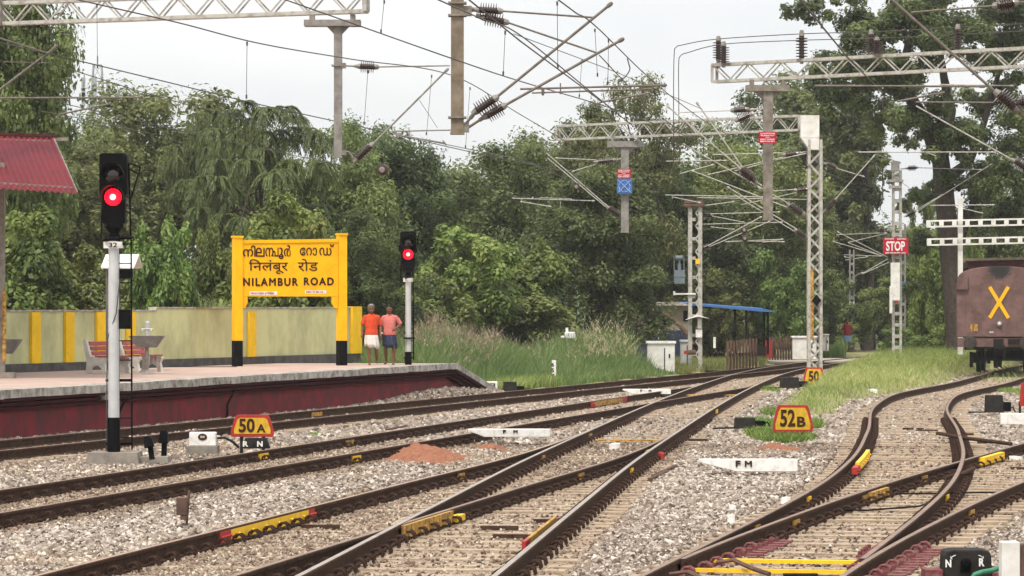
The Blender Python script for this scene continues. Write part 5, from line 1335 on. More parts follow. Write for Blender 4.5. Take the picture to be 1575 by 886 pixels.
for yb in (2.2, 10.3):
    mb = MB()
    for s in (-1, 1): mb.box(W(s * .98, yb, .56), (.16, 2.4, .26), rz=wang); mb.box(W(s * 1.0, yb - 1.0, .5), (.2, .36, .36), rz=wang); mb.box(W(s * 1.0, yb + 1.0, .5), (.2, .36, .36), rz=wang); mb.box(W(s * 1.05, yb - 1.5, .45), (.12, .12, .55), rz=wang)
    mb.box(W(0, yb, .6), (1.9, .5, .3), rz=wang); bog = mb.build('bogie', M['underframe'], wg)
    for yw in (yb - 1.0, yb + 1.0):
        mb = MB(); mb.tube(W(-.8, yw, .47), W(.8, yw, .47), .075, n=10)
        for s in (-1, 1): mb.lathem(W(s * .76, yw, .47), W(s * .90, yw, .47), [(0, .5 if s < 0 else .5), (.03, .5), (.035, .47), (.13, .465), (.135, .2)] if s > 0 else [(0, .5), (.03, .5), (.035, .47), (.13, .465), (.135, .2)], 24)
        mb.build('wheelset', M['underframe'], bog)

# maroon shed roof showing over the wagon
c = P(1600, 560, 150); sd_ = thing('goods_shed', tuple(c), 'maroon goods shed with a pale roof edge showing above the brown wagon', 'shed')
mb = MB(); a_, b_ = P(1487, 402, 150), P(1720, 396, 149)
mb.prism([a_ + Vector((0, 0, .02)), b_ + Vector((0, 0, .02)), b_ + Vector((0, 5, -.4)), a_ + Vector((0, 5, -.4))], (0, 0, .11)); mb.build('roof', M['steel_brown'], sd_)
mb = MB(); mb.bar(a_ + Vector((.05, .3, -.16)), b_ + Vector((0, .3, -.16)), .1, .28); mb.bar(P(1492, 409, 150.2), P(1492, 560, 150.2), .12, .12); mb.bar(P(1600, 409, 150.2), P(1600, 560, 150.2), .15, .15); mb.build('frame', M['wagon_dark'], sd_)
mb = MB(); a2, b2 = P(1488, 432, 154), P(1720, 432, 153.5); mb.box(((a2.x + b2.x) / 2, 154, 1.6), (b2.x - a2.x, .2, 4.6)); mb.build('wall', M['wagon_dark'], sd_)

# ------------------------------------------------------------------ point indicator boards, fouling marks, boxes beside the track
def indicator(px, top, bot, w_top, w_bot, base, Y, text, label, face='sign_orange', group='point number boards', sub=None):
    k = Y / F; c = P(px, base, Y); root = thing('point_number_board', tuple(c), label, 'number board', group)
    def shape(g): 
        zt, zb2 = P(0, top, Y).z - g, P(0, bot, Y).z + g; wt_, wb_ = w_top / 2 * k - g, w_bot / 2 * k - g
        zm = zt - (zt - zb2) * .33
        return [(c.x - wb_, zb2), (c.x + wb_, zb2), (c.x + wb_ * 1.02, zb2 + (zt - zb2) * .25), (c.x + wt_ + (wb_ - wt_) * .45, zm + .06), (c.x + wt_, zt), (c.x - wt_, zt), (c.x - wt_ - (wb_ - wt_) * .45, zm + .06), (c.x - wb_ * 1.02, zb2 + (zt - zb2) * .25)]
    mb = MB(); mb.prism([(x, Y, z) for x, z in shape(0)], (0, .05, 0)); mb.build('border_plate', M['red'], root, bevel=.006)
    mb = MB(); mb.prism([(x, Y - .004, z) for x, z in shape(.05)], (0, .003, 0)); fc = mb.build('face_plate', M[face], root)
    zt, zb2 = P(0, top, Y).z, P(0, bot, Y).z; hh = zt - zb2; ww = (w_top * .5 + w_bot * .5) * k
    mb = MB()
    num, let = text
    if let:
        letters(mb, num, (c.x - ww * .37, Y - .010, zb2 + hh * .20), (1, 0, 0), (0, 0, 1), ww * .44, hh * .64, .03); letters(mb, let, (c.x + ww * .12, Y - .010, zb2 + hh * .20), (1, 0, 0), (0, 0, 1), ww * .25, hh * .38, .035)
    else:
        letters(mb, num, (c.x - ww * .30, Y - .010, zb2 + hh * .18), (1, 0, 0), (0, 0, 1), ww * .58, hh * .62, .035)
    mb.build('lettering', M['ink'], fc)
    mb = MB()
    for dx in (-.18, .18): mb.box((c.x + dx, Y + .07, (zb2 + c.z) / 2 - .02), (.05, .04, zb2 - c.z + .25))
    mb.build('stand', M['blackbox'], root)
    return root, c
ib, c = indicator(388, 638, 672, 47, 65, 692, 56, ('50', 'A'), 'yellow trapezoid board reading 50A with a red border')
mb = MB(); a_, b_ = P(372, 673, 55.9), P(414, 690, 55.9)
mb.prism([P(377, 674, 55.9), P(409, 674, 55.9), P(415, 690, 55.9), P(371, 690, 55.9)], (0, .25, 0)); bx_ = mb.build('point_box', M['blackbox'], ib, bevel=.008)
mb = MB(); a_ = P(373, 686, 55.89); letters(mb, 'R', P(373.5, 687, 55.89), (1, 0, 0), (0, 0, 1), 8.5 * 56 / F, 8.5 * 56 / F, .04); mb.build('lettering', M['white'], bx_); mb = MB(); letters(mb, 'N', P(395.5, 687, 55.89), (1, 0, 0), (0, 0, 1), 8.5 * 56 / F, 8.5 * 56 / F, .04); mb.build('lettering', M['white'], bx_)
indicator(1219.5, 623, 665, 45, 61, 670, 64.5, ('52', 'B'), 'yellow board reading 52B with a red border on a tuft of green grass')
indicator(1252, 565, 592, 24, 32, 596, 106, ('50', ''), 'orange number board half hidden behind the lattice mast', 'sign_orange')
indicator(1582, 589, 625, 22, 26, 634, 75, ('5', ''), 'red bordered number board cut by the right edge', 'red')

def fouling(a_px, a_py, b_px, b_py, thick_px, Y, tx, label, rz_pts=None):
    A = P(a_px, a_py, Y); Bp = P(b_px, b_py, Y - .0); k = Y / F
    root = thing('fouling_mark', tuple((A + Bp) / 2), label, 'fouling mark', 'white fouling marks between the tracks')
    return root
def slab(px0, px1, py_top, py_bot, Y, label, taper_left=0, tx=None, rise=0):
    k = Y / F; z0, z1 = P(0, py_bot, Y).z, P(0, py_top, Y).z; x0, x1 = P(px0, 0, Y).x, P(px1, 0, Y).x
    root = thing('fouling_mark', ((x0 + x1) / 2, Y, z0), label, 'fouling mark', 'white fouling marks between the tracks')
    mb = MB(); d = .22
    xs0 = x0 + taper_left
    vs = [(x0, Y + d, z1 - .006), (xs0, Y, z0), (x1, Y, z0), (x1 + .02, Y + d, z0), (xs0 - taper_left * .2, Y - .01, z1 - .012), (x1, Y - .01, z1 - .012), (x1 + .04, Y + d, z1), (x0, Y + d, z1)]
    mb.prism([(x0, Y, z1 - (z1 - z0) * .35), (xs0, Y, z0 - .05), (x1, Y, z0 - .05), (x1, Y, z1), (x0, Y, z1)], (0, d, 0)); o = mb.build('slab', M['white'], root, bevel=.008)
    if tx:
        mb = MB(); h_ = (z1 - z0) * .62; letters(mb, 'F', (tx[0] * k - CX * k, Y - .006, z0 + (z1 - z0) * .2), (1, 0, 0), (0, 0, 1), h_ * .75, h_, 0, dup=.006); letters(mb, 'M', (tx[1] * k - CX * k, Y - .006, z0 + (z1 - z0) * .2), (1, 0, 0), (0, 0, 1), h_ * 1.15, h_, 0, dup=.005); mb.build('lettering', M['ink'], o)
    return root
slab(1076, 1227, 706.5, 720.5, 50.6, 'white fouling mark lettered FM on the ballast below the 52B board', .55, (1132, 1146))
slab(720, 846, 660, 668, 62, 'white fouling mark lettered FM behind the red soil heap', .3, (774, 790))
slab(958, 1032, 598.5, 603.5, 94, 'far white fouling mark by the yellow and red fishplate', .3, (985, 998))
slab(1540, 1600, 636, 649, 71, 'white slab at the right edge below the red number board', 0)

def track_box(px0, py0, px1, py1, Y, depth, m, name, label, cat, bev=.01, parent=None):
    a_, b_ = P(px0, py0, Y), P(px1, py1, Y); c = Vector(((a_.x + b_.x) / 2, Y, b_.z))
    root = thing(name, tuple(c), label, cat)
    mb = MB(); mb.box((c.x, Y + depth / 2, (a_.z + b_.z) / 2), (b_.x - a_.x, depth, a_.z - b_.z)); mb.build('body', m, root, bevel=bev)
    return root, a_, b_
r_, a_, b_ = track_box(291, 665, 332, 686, 55.6, .22, M['white'], 'cable_marker_block', 'white block with a black oval beside the 50A board', 'marker block')
mb = MB(); cc = (a_ + b_) / 2; mb.prism([(cc.x + .075 * math.cos(t), 55.592, cc.z + .035 + .055 * math.sin(t)) for t in np.linspace(0, 6.1, 20)], (0, -.003, 0)); q = mb.build('oval_mark', M['ink'], r_)
mb = MB(); letters(mb, '50', (cc.x - .035, 55.586, cc.z + .02), (1, 0, 0), (0, 0, 1), .07, .035, .02, depth=.002); mb.build('lettering', M['white_dirty'], q)
mb = MB(); mb.box((cc.x, 55.7, b_.z - .06), (.5, .5, .12)); mb.build('base', M['concrete'], r_)
mb = MB(); p0 = P(334, 674, 55.7); mb.path([p0, p0 + Vector((.12, 0, .01)), p0 + Vector((.25, -.03, -.05)), p0 + Vector((.36, -.06, -.15))], .022, 6); tag(mb.build('cable_hose', M['cable'], loc=p0), 'black hose running from the white block to the 50A board', 'hose')
for px, py0, py1, Y, tilt, lab in ((234, 672, 702, 54.2, -.18, 'leaning black track cable post nearer the signal foot'), (252, 663, 699, 55, .05, 'upright black track cable post farther right of the signal foot')):
    c = P(px, py1, Y); root = thing('cable_post', tuple(c), lab, 'cable post', 'cable posts by the signal')
    h_ = (py1 - py0) * Y / F; Mx = Matrix.Rotation(tilt, 3, 'Y'); mb = MB()
    mb.tube(c - Vector((0, 0, .05)), c + Mx @ Vector((0, 0, h_ * .6)), .045, n=8); mb.build('stem', M['black'], root)
    mb = MB(); mb.box(c + Mx @ Vector((-.015, 0, h_ * .72)), (.15, .16, h_ * .5), rot=Mx, taper=.85); mb.box(c + Mx @ Vector((-.015, 0, h_ * .98)), (.1, .1, .05), rot=Mx); mb.build('head', M['black'], root, bevel=.01)
# rusty post with a junction box on the ballast, lower left
c = P(285, 818, 36.6); c.z = -.2; root = thing('track_feed_box', tuple(c), 'small rusty junction box on a thin leaning post in the lower left ballast', 'junction box')
mb = MB(); mb.tube(c - Vector((0, 0, .05)), P(291, 754, 36.6), .013, n=6); mb.build('post', M['rust'], root)
mb = MB(); a_, b_ = P(272, 765, 36.5), P(288, 792, 36.5); cx_ = (a_.x + b_.x) / 2; mb.box((cx_, 36.5, (a_.z + b_.z) / 2), (b_.x - a_.x, .12, a_.z - b_.z)); mb.box((cx_ + .02, 36.5, b_.z - .02), (.07, .1, .06)); mb.build('box', M['rust'], root, bevel=.006)

# point machines
def machine(px0, px1, py0, py1, Y, label, depth=.45):
    a_, b_ = P(px0, py0, Y), P(px1, py1, Y); c = Vector(((a_.x + b_.x) / 2, Y, -.2)); root = thing('point_machine', tuple(c), label, 'point machine', 'black point machines')
    w, h_ = b_.x - a_.x, a_.z + .16
    mb = MB(); mb.box((c.x - w * .1, Y + depth / 2, -.13 + h_ / 2), (w * .62, depth, h_), taper=.92); mb.build('casing', M['blackbox'], root, bevel=.012)
    mb = MB(); mb.box((c.x + w * .33, Y + depth / 2, -.08 + h_ * .2), (w * .34, depth * .7, h_ * .55)); mb.build('motor', M['black'], root, bevel=.012)
    mb = MB(); mb.bar((c.x - w * .4, Y + .1, -.12), (c.x - w * 1.05, Y + .12, -.13), .06, .03); mb.path([(c.x + w * .45, Y + .1, -.05), (c.x + w * .55, Y + .05, .0), (c.x + w * .65, Y + .05, -.12)], .018, 6); mb.build('throw_rod', M['black'], root)
    return root
machine(1126, 1178, 645, 658, 68.5, 'black point machine left of the 52B board')
machine(1196, 1244, 582, 597, 103, 'far black point machine by the lattice mast foot')
rm = machine(1514, 1556, 610, 624, 79, 'black point machine near the right edge by the white slab')
track_box(745, 587, 765, 598, 97.2, .25, M['white'], 'cable_marker_block', 'small white marker block at the foot of the platform ramp', 'marker block')[0]
k_ = bpy.data.objects[-1]
c = P(755, 592.5, 97.19); mb = MB(); mb.box(c, (.24, .006, .11)); mk = mb.build('label_plate', M['ink'], [o for o in bpy.data.objects if o.get('label', '').startswith('small white marker block')][0]); mb = MB(); letters(mb, '52X', c + Vector((-.09, -.006, -.035)), (1, 0, 0), (0, 0, 1), .18, .07, .02, depth=.002); mb.build('lettering', M['white'], mk)
machine(770, 806, 589, 598, 96.5, 'low black point machine beyond the platform ramp', .4)

# big black point machine cover at the lower right with N and R
Yn = 30.6; k = Yn / F; c = P(1489, 886, Yn); root = thing('point_machine', (c.x, Yn, -.2), 'big black point machine with white letters N and R at the lower right', 'point machine', 'black point machines')
mb = MB(); a_, b_ = P(1451, 846, Yn), P(1527, 888, Yn)
pr = [(a_.x + .012, a_.z - .055), (a_.x + .03, a_.z - .01), (a_.x + .10, a_.z), (b_.x - .10, a_.z), (b_.x - .03, a_.z - .01), (b_.x - .012, a_.z - .055), (b_.x, -.19), (a_.x, -.19)]
mb.prism([(x, Yn, z) for x, z in pr], (0, .34, 0)); cas = mb.build('casing', M['blackbox'], root, bevel=.012)
mb = MB()
letters(mb, 'N', P(1454, 872.5, Yn) + Vector((0, -.008, 0)), (1, 0, 0), (0, 0, 1), 9 * k, 12 * k, .04); mb.build('lettering', M['white'], cas); mb = MB(); letters(mb, 'R', P(1505.5, 871, Yn) + Vector((0, -.008, 0)), (1, 0, 0), (0, 0, 1), 8.5 * k, 12.5 * k, .04)
mb.build('lettering', M['white'], cas)
for s, px, py in ((-1, 1470, 854), (1, 1505, 854)):   # little curved arrows
    mb = MB(); q = [P(px, py, Yn - .006), P(px + s * 3.5, py + 1.2, Yn - .006), P(px + s * 6, py + 3, Yn - .006)]
    mb.path(q, .0035, 4); h_ = q[-1]; mb.prism([h_ + Vector((s * .012, 0, -.010)), h_ + Vector((s * -.006, 0, -.020)), h_ + Vector((s * .010, 0, .012))], (0, .003, 0))
    mb.build('arrow_mark', M['white'], cas)
mb = MB(); mb.lathem(P(1485, 866, Yn), P(1485, 866, Yn) + Vector((0, -.05, 0)), [(0, .05), (.03, .05), (.05, .03)], 14); mb.box(P(1485, 873, Yn) + Vector((0, -.01, 0)), (.09, .02, .08)); mb.build('hinge', M['black'], cas)
mb = MB(); mb.box((a_.x - .09, Yn + .1, -.12), (.16, .3, .14)); mb.build('flange', M['clip_maroon'], root); mb = MB(); mb.box((b_.x + .06, Yn + .1, -.13), (.13, .24, .1)); mb.build('flange', M['clip_maroon'], root)
mb = MB(); p0 = P(1499, 884, Yn - .35); mb.path([P(1494, 893, Yn - .35), p0, P(1510, 880, Yn - .35), P(1528, 877, Yn - .3), P(1540, 872, Yn - .2)], .022, 8); tag(mb.build('conduit_hose', M['green_hose'], loc=p0), 'green conduit hose lying in front of the big black point machine', 'hose')
c = P(1562, 886, 30.0); root = thing('marker_post', (c.x, 30.0, -.25), 'square white and brown marker post at the lower right corner', 'marker post')
mb = MB(); a_, b_ = P(1541, 834, 30), P(1569, 874, 30); mb.box(((a_.x + b_.x) / 2 , 30.1, (a_.z + b_.z) / 2 - .06), (b_.x - a_.x, .2, a_.z - b_.z + .12)); mb.build('block', M['white_dirty'], root, bevel=.006)
mb = MB(); a_, b_ = P(1570, 838, 30), P(1592, 880, 30); mb.box(((a_.x + b_.x) / 2, 30.14, (a_.z + b_.z) / 2 - .06), (b_.x - a_.x, .2, a_.z - b_.z + .12)); mb.build('brown_block', M['rust'], root)

# red soil heaps
def heap(c, rx, ry, h, m, name, label, cat, seed):
    n = 80; xs_ = np.linspace(-1, 1, n); X_, Y_ = np.meshgrid(xs_, xs_); rr = np.sqrt(X_ ** 2 + Y_ ** 2) * (1 + .25 * vnoise(np.arctan2(Y_, X_) * 3, X_ * 2, seed + 5)); Z_ = h * np.clip(1 - rr, 0, 1) ** .8 * (1 + .35 * vnoise(X_ * 5, Y_ * 5, seed) + .25 * vnoise(X_ * 16, Y_ * 16, seed + 1)) - .04 + RNG.uniform(-.012, .02, X_.shape)
    v = np.stack([X_.ravel() * rx, Y_.ravel() * ry, Z_.ravel()], 1); a_ = np.arange(n * n).reshape(n, n); q = np.stack([a_[:-1, :-1].ravel(), a_[:-1, 1:].ravel(), a_[1:, 1:].ravel(), a_[1:, :-1].ravel()], 1)
    return tag(np_mesh(name, v, q, m, loc=c, smooth=False), label, cat)
g = G(648, 708, -.2); heap((g.x + .05, g.y + .8, -.2), .78, 3.4, .27, M['soil_red'], 'soil_heap', 'heap of red soil on the ballast in front of the FM fouling mark', 'soil heap', 41)
g = G(1195, 697, -.2); heap((g.x, g.y + .2, -.22), .62, 1.8, .20, M['soil_red'], 'soil_heap', 'low patch of red soil under the 52B board', 'soil heap', 51)
g = G(750, 690, -.2); heap((g.x, g.y, -.22), .5, 1.3, .12, M['soil_red'], 'soil_heap', 'thin spill of red soil right of the larger heap', 'soil heap', 61)

# litter and other small things on the ballast
def litter(px, py, w, h, m, label, z=-.16):
    g = G(px, py, z); k = g.y / F; mb = MB(); rr = random.Random(int(px)); n = 9
    top = [(g.x + w * k * .5 * math.cos(t) * rr.uniform(.75, 1.1), g.y + w * k * .3 * math.sin(t), z + h * k * rr.uniform(.6, 1.0)) for t in np.linspace(0, 5.6, n)]
    bot = [(x, y, z - .04) for x, y, _ in top]; ap = (g.x, g.y, z + h * k)
    mb.add(top + bot + [ap], [(i, (i + 1) % n, n + (i + 1) % n, n + i) for i in range(n)] + [(i, (i + 1) % n, 2 * n) for i in range(n)])
    tag(mb.build('litter', M[m], loc=(g.x, g.y, z)), label, 'litter', 'litter on the ballast')
litter(945, 690, 20, 9, 'white', 'crumpled white paper lying between the rails of the worn track')
litter(1017, 706, 11, 11, 'red', 'crumpled red wrapper beside the rail left of the white FM mark')
litter(1061, 699, 9, 6, 'white', 'white scrap just left of the tip of the FM mark')
litter(1127, 785, 12, 9, 'white', 'upper of two white lumps on the ballast by the turnout blade')
litter(1125, 800, 13, 9, 'white', 'lower of two white lumps on the ballast by the turnout blade')
litter(860, 647, 10, 5, 'white', 'white scrap beside the second track')
litter(1343, 606, 16, 8, 'white', 'white plastic bag at the edge of the grassy bank')
litter(1209, 770, 16, 6, 'white', 'white wrapper beside the curving left rail', -.12)
litter(1560, 706, 24, 5, 'white', 'flat white scrap inside the right hand track')
mb = MB(); a_ = G(1112, 718, -.15); mb.bar(a_, a_ + Vector((.15, -.45, 0)), .07, .03); tag(mb.build('wood_offcut', M['yellow_old'], loc=a_), 'pale yellow wood offcut below the white FM mark', 'wood offcut')
for (x0, y0, x1, y1, lab) in ((1003, 732, 1040, 716, 'longer dark rod lying on the ballast right of the worn track'), (998, 737, 1026, 725, 'shorter dark rod lying on the ballast right of the worn track'), (594, 661, 626, 655, 'thin rusty rod lying left of the second track')):
    a_, b_ = G(x0, y0, -.15), G(x1, y1, -.15); mb = MB(); mb.tube(a_, b_, .022, n=6); tag(mb.build('scrap_rod', M['rust'], loc=a_), lab, 'scrap rod')
c = G(852, 590.5, -.1); root = thing('kilometre_post', tuple(c), 'white post lettered 657 standing in the tall grass', 'kilometre post'); Yk = c.y; a_, b_ = P(847, 554, Yk), P(853.5, 590, Yk)
mb = MB(); mb.box((c.x, Yk, (a_.z + b_.z) / 2), (b_.x - a_.x, .06, a_.z - b_.z)); pst = mb.build('post', M['white'], root)
mb = MB()
for i, ch in enumerate('657'): letters(mb, ch, P(848.1, 564 + i * 8.8, Yk) + Vector((0, -.036, 0)), (1, 0, 0), (0, 0, 1), .085, .13, .03)
mb.build('lettering', M['ink'], pst)

# relay cabinets, fences, hut, canopy in the distance
def cabinet(px0, py0, px1, py1, Y, label, depth=.6, side=None):
    a_, b_ = P(px0, py0, Y), P(px1, py1, Y); c = Vector(((a_.x + b_.x) / 2, Y, b_.z)); root = thing('relay_cabinet', tuple(c), label, 'relay cabinet', 'white relay cabinets')
    w, h_ = b_.x - a_.x, a_.z - b_.z; mb = MB(); mb.box((c.x, Y + depth / 2, b_.z + h_ * .47), (w, depth, h_ * .94)); mb.build('casing', M['white_dirty'], root, bevel=.015)
    mb = MB(); mb.box((c.x, Y + depth / 2, a_.z - h_ * .03), (w * 1.08, depth + .12, h_ * .07)); mb.build('lid', M['white'], root)
    mb = MB()
    for f_ in (.62,): mb.box((a_.x + w * f_, Y - .012, b_.z + h_ * .42), (.03, .02, h_ * .75))
    mb.box((a_.x + w * .8, Y - .012, b_.z + h_ * .55), (.05, .02, .14)); mb.build('door_seam', M['black'], root)
    return root
cabinet(996, 525, 1038, 575, 125, 'largest white relay cabinet left of the lattice mast')
cabinet(1047, 523, 1063, 564, 132, 'white relay cabinet just behind the lattice mast with the transformer')
cabinet(1219, 517, 1256, 553, 152, 'white relay cabinet at the right end of the farther brown fence')
cabinet(1264, 514, 1275, 540, 160, 'small far white cabinet right of the portal mast')
def post_fence(px0, px1, py_t, py_b, Y0, Y1, n, label):
    c = P(px0, py_b, Y0); root = thing('rail_post_fence', tuple(c), label, 'fence', 'brown fences of upright old rails')
    for i in range(n):
        t = i / (n - 1); Y = Y0 + (Y1 - Y0) * t; px = px0 + (px1 - px0) * t; a_, b_ = P(px, py_t[0] + (py_t[1] - py_t[0]) * t + random.uniform(-1.2, 1.2), Y), P(px, py_b + 2, Y)
        mb = MB(); mb.box((a_.x, Y, (a_.z + b_.z) / 2), (.088, .05, a_.z - b_.z)); mb.box((a_.x + .01, Y - .06, (a_.z + b_.z) / 2), (.05, .08, a_.z - b_.z)); mb.build('upright', M['rust'], root)
    mb = MB(); mb.bar(P(px0, (py_t[0] + py_b) / 2, Y0 + .09), P(px1, (py_t[1] + py_b) / 2, Y1 + .09), .04, .1); mb.build('rail', M['rust'], root)
post_fence(1119, 1163, (524, 521), 567, 128, 131, 10, 'brown fence of upright old rails left of the level crossing')
post_fence(1184, 1226, (520, 517), 552, 150, 153, 11, 'farther brown fence of upright old rails beside a white cabinet')
c = P(1020, 560, 150); ht = thing('crossing_hut', tuple(c), 'beige hut with a dark blue lower wall half hidden by trees', 'hut')
a_, b_ = P(965, 470, 150), P(1064, 560, 150); zz_ = zpy(508, 150)
mb = MB(); mb.box(((a_.x + b_.x) / 2, 152, (a_.z + zz_) / 2), (b_.x - a_.x, 4, a_.z - zz_)); wl_ = mb.build('wall', M['plaster_beige'], ht)
mb = MB(); mb.box(((a_.x + b_.x) / 2, 152, (zz_ + b_.z) / 2 - .1), (b_.x - a_.x + .02, 4.02, zz_ - b_.z + .2)); mb.build('dado', M['plaster_blue'], ht)
mb = MB(); mb.box(((a_.x + b_.x) / 2, 151.9, a_.z + .08), (b_.x - a_.x + .8, 4.8, .16)); mb.build('roof', M['coping'], ht)
for px0, py0, px1, py1 in ((1000, 486, 1030, 500), (1051, 478, 1060, 494)):
    mb = MB(); q0, q1 = P(px0, py0, 149.97), P(px1, py1, 149.97); mb.box(((q0.x + q1.x) / 2, 149.97, (q0.z + q1.z) / 2), (q1.x - q0.x, .05, q0.z - q1.z)); mb.build('window', M['black'], wl_)
c = P(1060, 530, 140); mb = MB(); mb.path([P(985, 478, 140), P(1000, 477.5, 140), P(1018, 481, 140), P(1034, 490, 140), P(1048, 503, 140), P(1060, 518, 140), P(1066, 530, 140)], .09, 8); tag(mb.build('barrier_arm', M['rust'], loc=c), 'bent rusty brown barrier arm in front of the beige hut', 'barrier')
c = P(1014, 525, 138); mb = MB(); mb.path([P(1014, 527, 138), P(1014, 493, 138)], .045, 6); mb.path([P(1014, 493, 138), P(1009, 483, 138)], .02, 5); tag(mb.build('thin_post', M['white_dirty'], loc=c), 'thin pale post in front of the beige hut', 'post')
c = P(1099, 530, 140); mb = MB(); mb.box(P(1099, 527, 140), (.10, .06, .45)); tag(mb.build('boundary_stone', M['white'], loc=c), 'small white stone post between the lattice mast and the brown fence', 'post')
c = P(1120, 545, 146); bs = thing('blue_canopy', tuple(c), 'open canopy with a thin blue sheet roof on dark posts beyond the brown fence', 'canopy')
mb = MB(); mb.prism([P(1049, 465.5, 145), P(1176, 475, 145), P(1194, 480, 145), P(1172, 479.5, 145), P(1060, 469, 145)], (0, 2.4, .04)); mb.build('roof_sheet', M['roof_blue'], bs)
mb = MB()
for px, py in ((1175, 478), (1181, 480), (1130, 474), (1148, 476)): mb.tube(P(px, py, 145.6), P(px, 545, 145.6), .05, n=6)
mb.build('post', M['black'], bs)
c = P(1168, 545, 142); mb = MB(); mb.box(P(1170, 540, 142), (.45, .4, .4)); mb.box(P(1163, 516, 142.2), (.5, .3, .08)); mb.tube(P(1163, 518, 142.2), P(1163, 545, 142.2), .05); mb.tube(P(1150, 505, 142.5), P(1150, 530, 142.5), .06); tag(mb.build('gate_winch', M['underframe'], loc=c), 'dark gate winch between the two brown fences', 'winch')
c = P(1180, 545, 149); mb = MB(); mb.box(P(1182, 537, 149), (.3, .2, .75)); tag(mb.build('gate_post', M['red'], loc=c), 'short red gate post at the near end of the farther fence', 'post')
c = P(872, 560, 118); root = thing('hand_pump', tuple(c), 'white hand pump sticking out of the tall grass', 'pump')
mb = MB(); mb.tube(P(872, 560, 118), P(872, 504, 118), .05, n=8); mb.build('pipe', M['white_dirty'], root); mb = MB(); v = P(877, 516, 117.9); mb.box(v, (.38, .2, .24)); mb.box(v + Vector((-.18, -.02, -.06)), (.3, .15, .1)); mb.build('pump_head', M['white_dirty'], root, bevel=.03)

# ------------------------------------------------------------------ people
def remeshed(mb, name, m, parent, voxel, smooth_it=4):
    """joins overlapping shapes into one continuous surface"""
    o = mb.build(name + '_draft', m)
    r1 = o.modifiers.new('r', 'REMESH'); r1.mode = 'VOXEL'; r1.voxel_size = voxel; r1.use_smooth_shade = True
    s1 = o.modifiers.new('s', 'SMOOTH'); s1.iterations = smooth_it; s1.factor = .5
    bpy.context.view_layer.update()
    me = bpy.data.meshes.new_from_object(o.evaluated_get(bpy.context.evaluated_depsgraph_get()))
    old = o.data; bpy.data.objects.remove(o); bpy.data.meshes.remove(old)
    me.name = name
    o = bpy.data.objects.new(name, me); COL.objects.link(o)
    if parent is not None: o.parent = parent
    return o
def ball(mb, c, rx, ry, rz_, n=12):
    c = Vector(c); st = 9; pts = []; b = len(mb.v)
    for i in range(st):
        t = math.pi * i / (st - 1)
        for k in range(n):
            q = 2 * math.pi * k / n; mb.v.append((c.x + rx * max(.02, math.sin(t)) * math.cos(q), c.y + ry * max(.02, math.sin(t)) * math.sin(q), c.z + rz_ * math.cos(t)))
    for i in range(st - 1):
        for k in range(n):
            mb.f.append([b + i * n + k, b + (i + 1) * n + k, b + (i + 1) * n + (k + 1) % n, b + i * n + (k + 1) % n]); mb.m.append(0)
    mb.f.append([b + k for k in range(n)]); mb.m.append(0); mb.f.append([b + (st - 1) * n + k for k in range(n)][::-1]); mb.m.append(0)
def loft(mb, rings, n=28):
    """rings: (cx, cy, z, rx, ry, fold)"""
    b = len(mb.v)
    for (cx_, cy_, z, rx, ry, fo) in rings:
        for k in range(n):
            q = 2 * math.pi * k / n; f_ = 1 + fo * (math.sin(7 * q + z * 6) * .6 + math.sin(11 * q + 1.3) * .4); mb.v.append((cx_ + rx * f_ * math.cos(q), cy_ + ry * f_ * math.sin(q), z))
    for i in range(len(rings) - 1):
        for k in range(n): mb.f.append([b + i * n + k, b + i * n + (k + 1) % n, b + (i + 1) * n + (k + 1) % n, b + (i + 1) * n + k]); mb.m.append(0)
    mb.f.append([b + k for k in range(n)][::-1]); mb.m.append(0); mb.f.append([b + (len(rings) - 1) * n + k for k in range(n)]); mb.m.append(0)

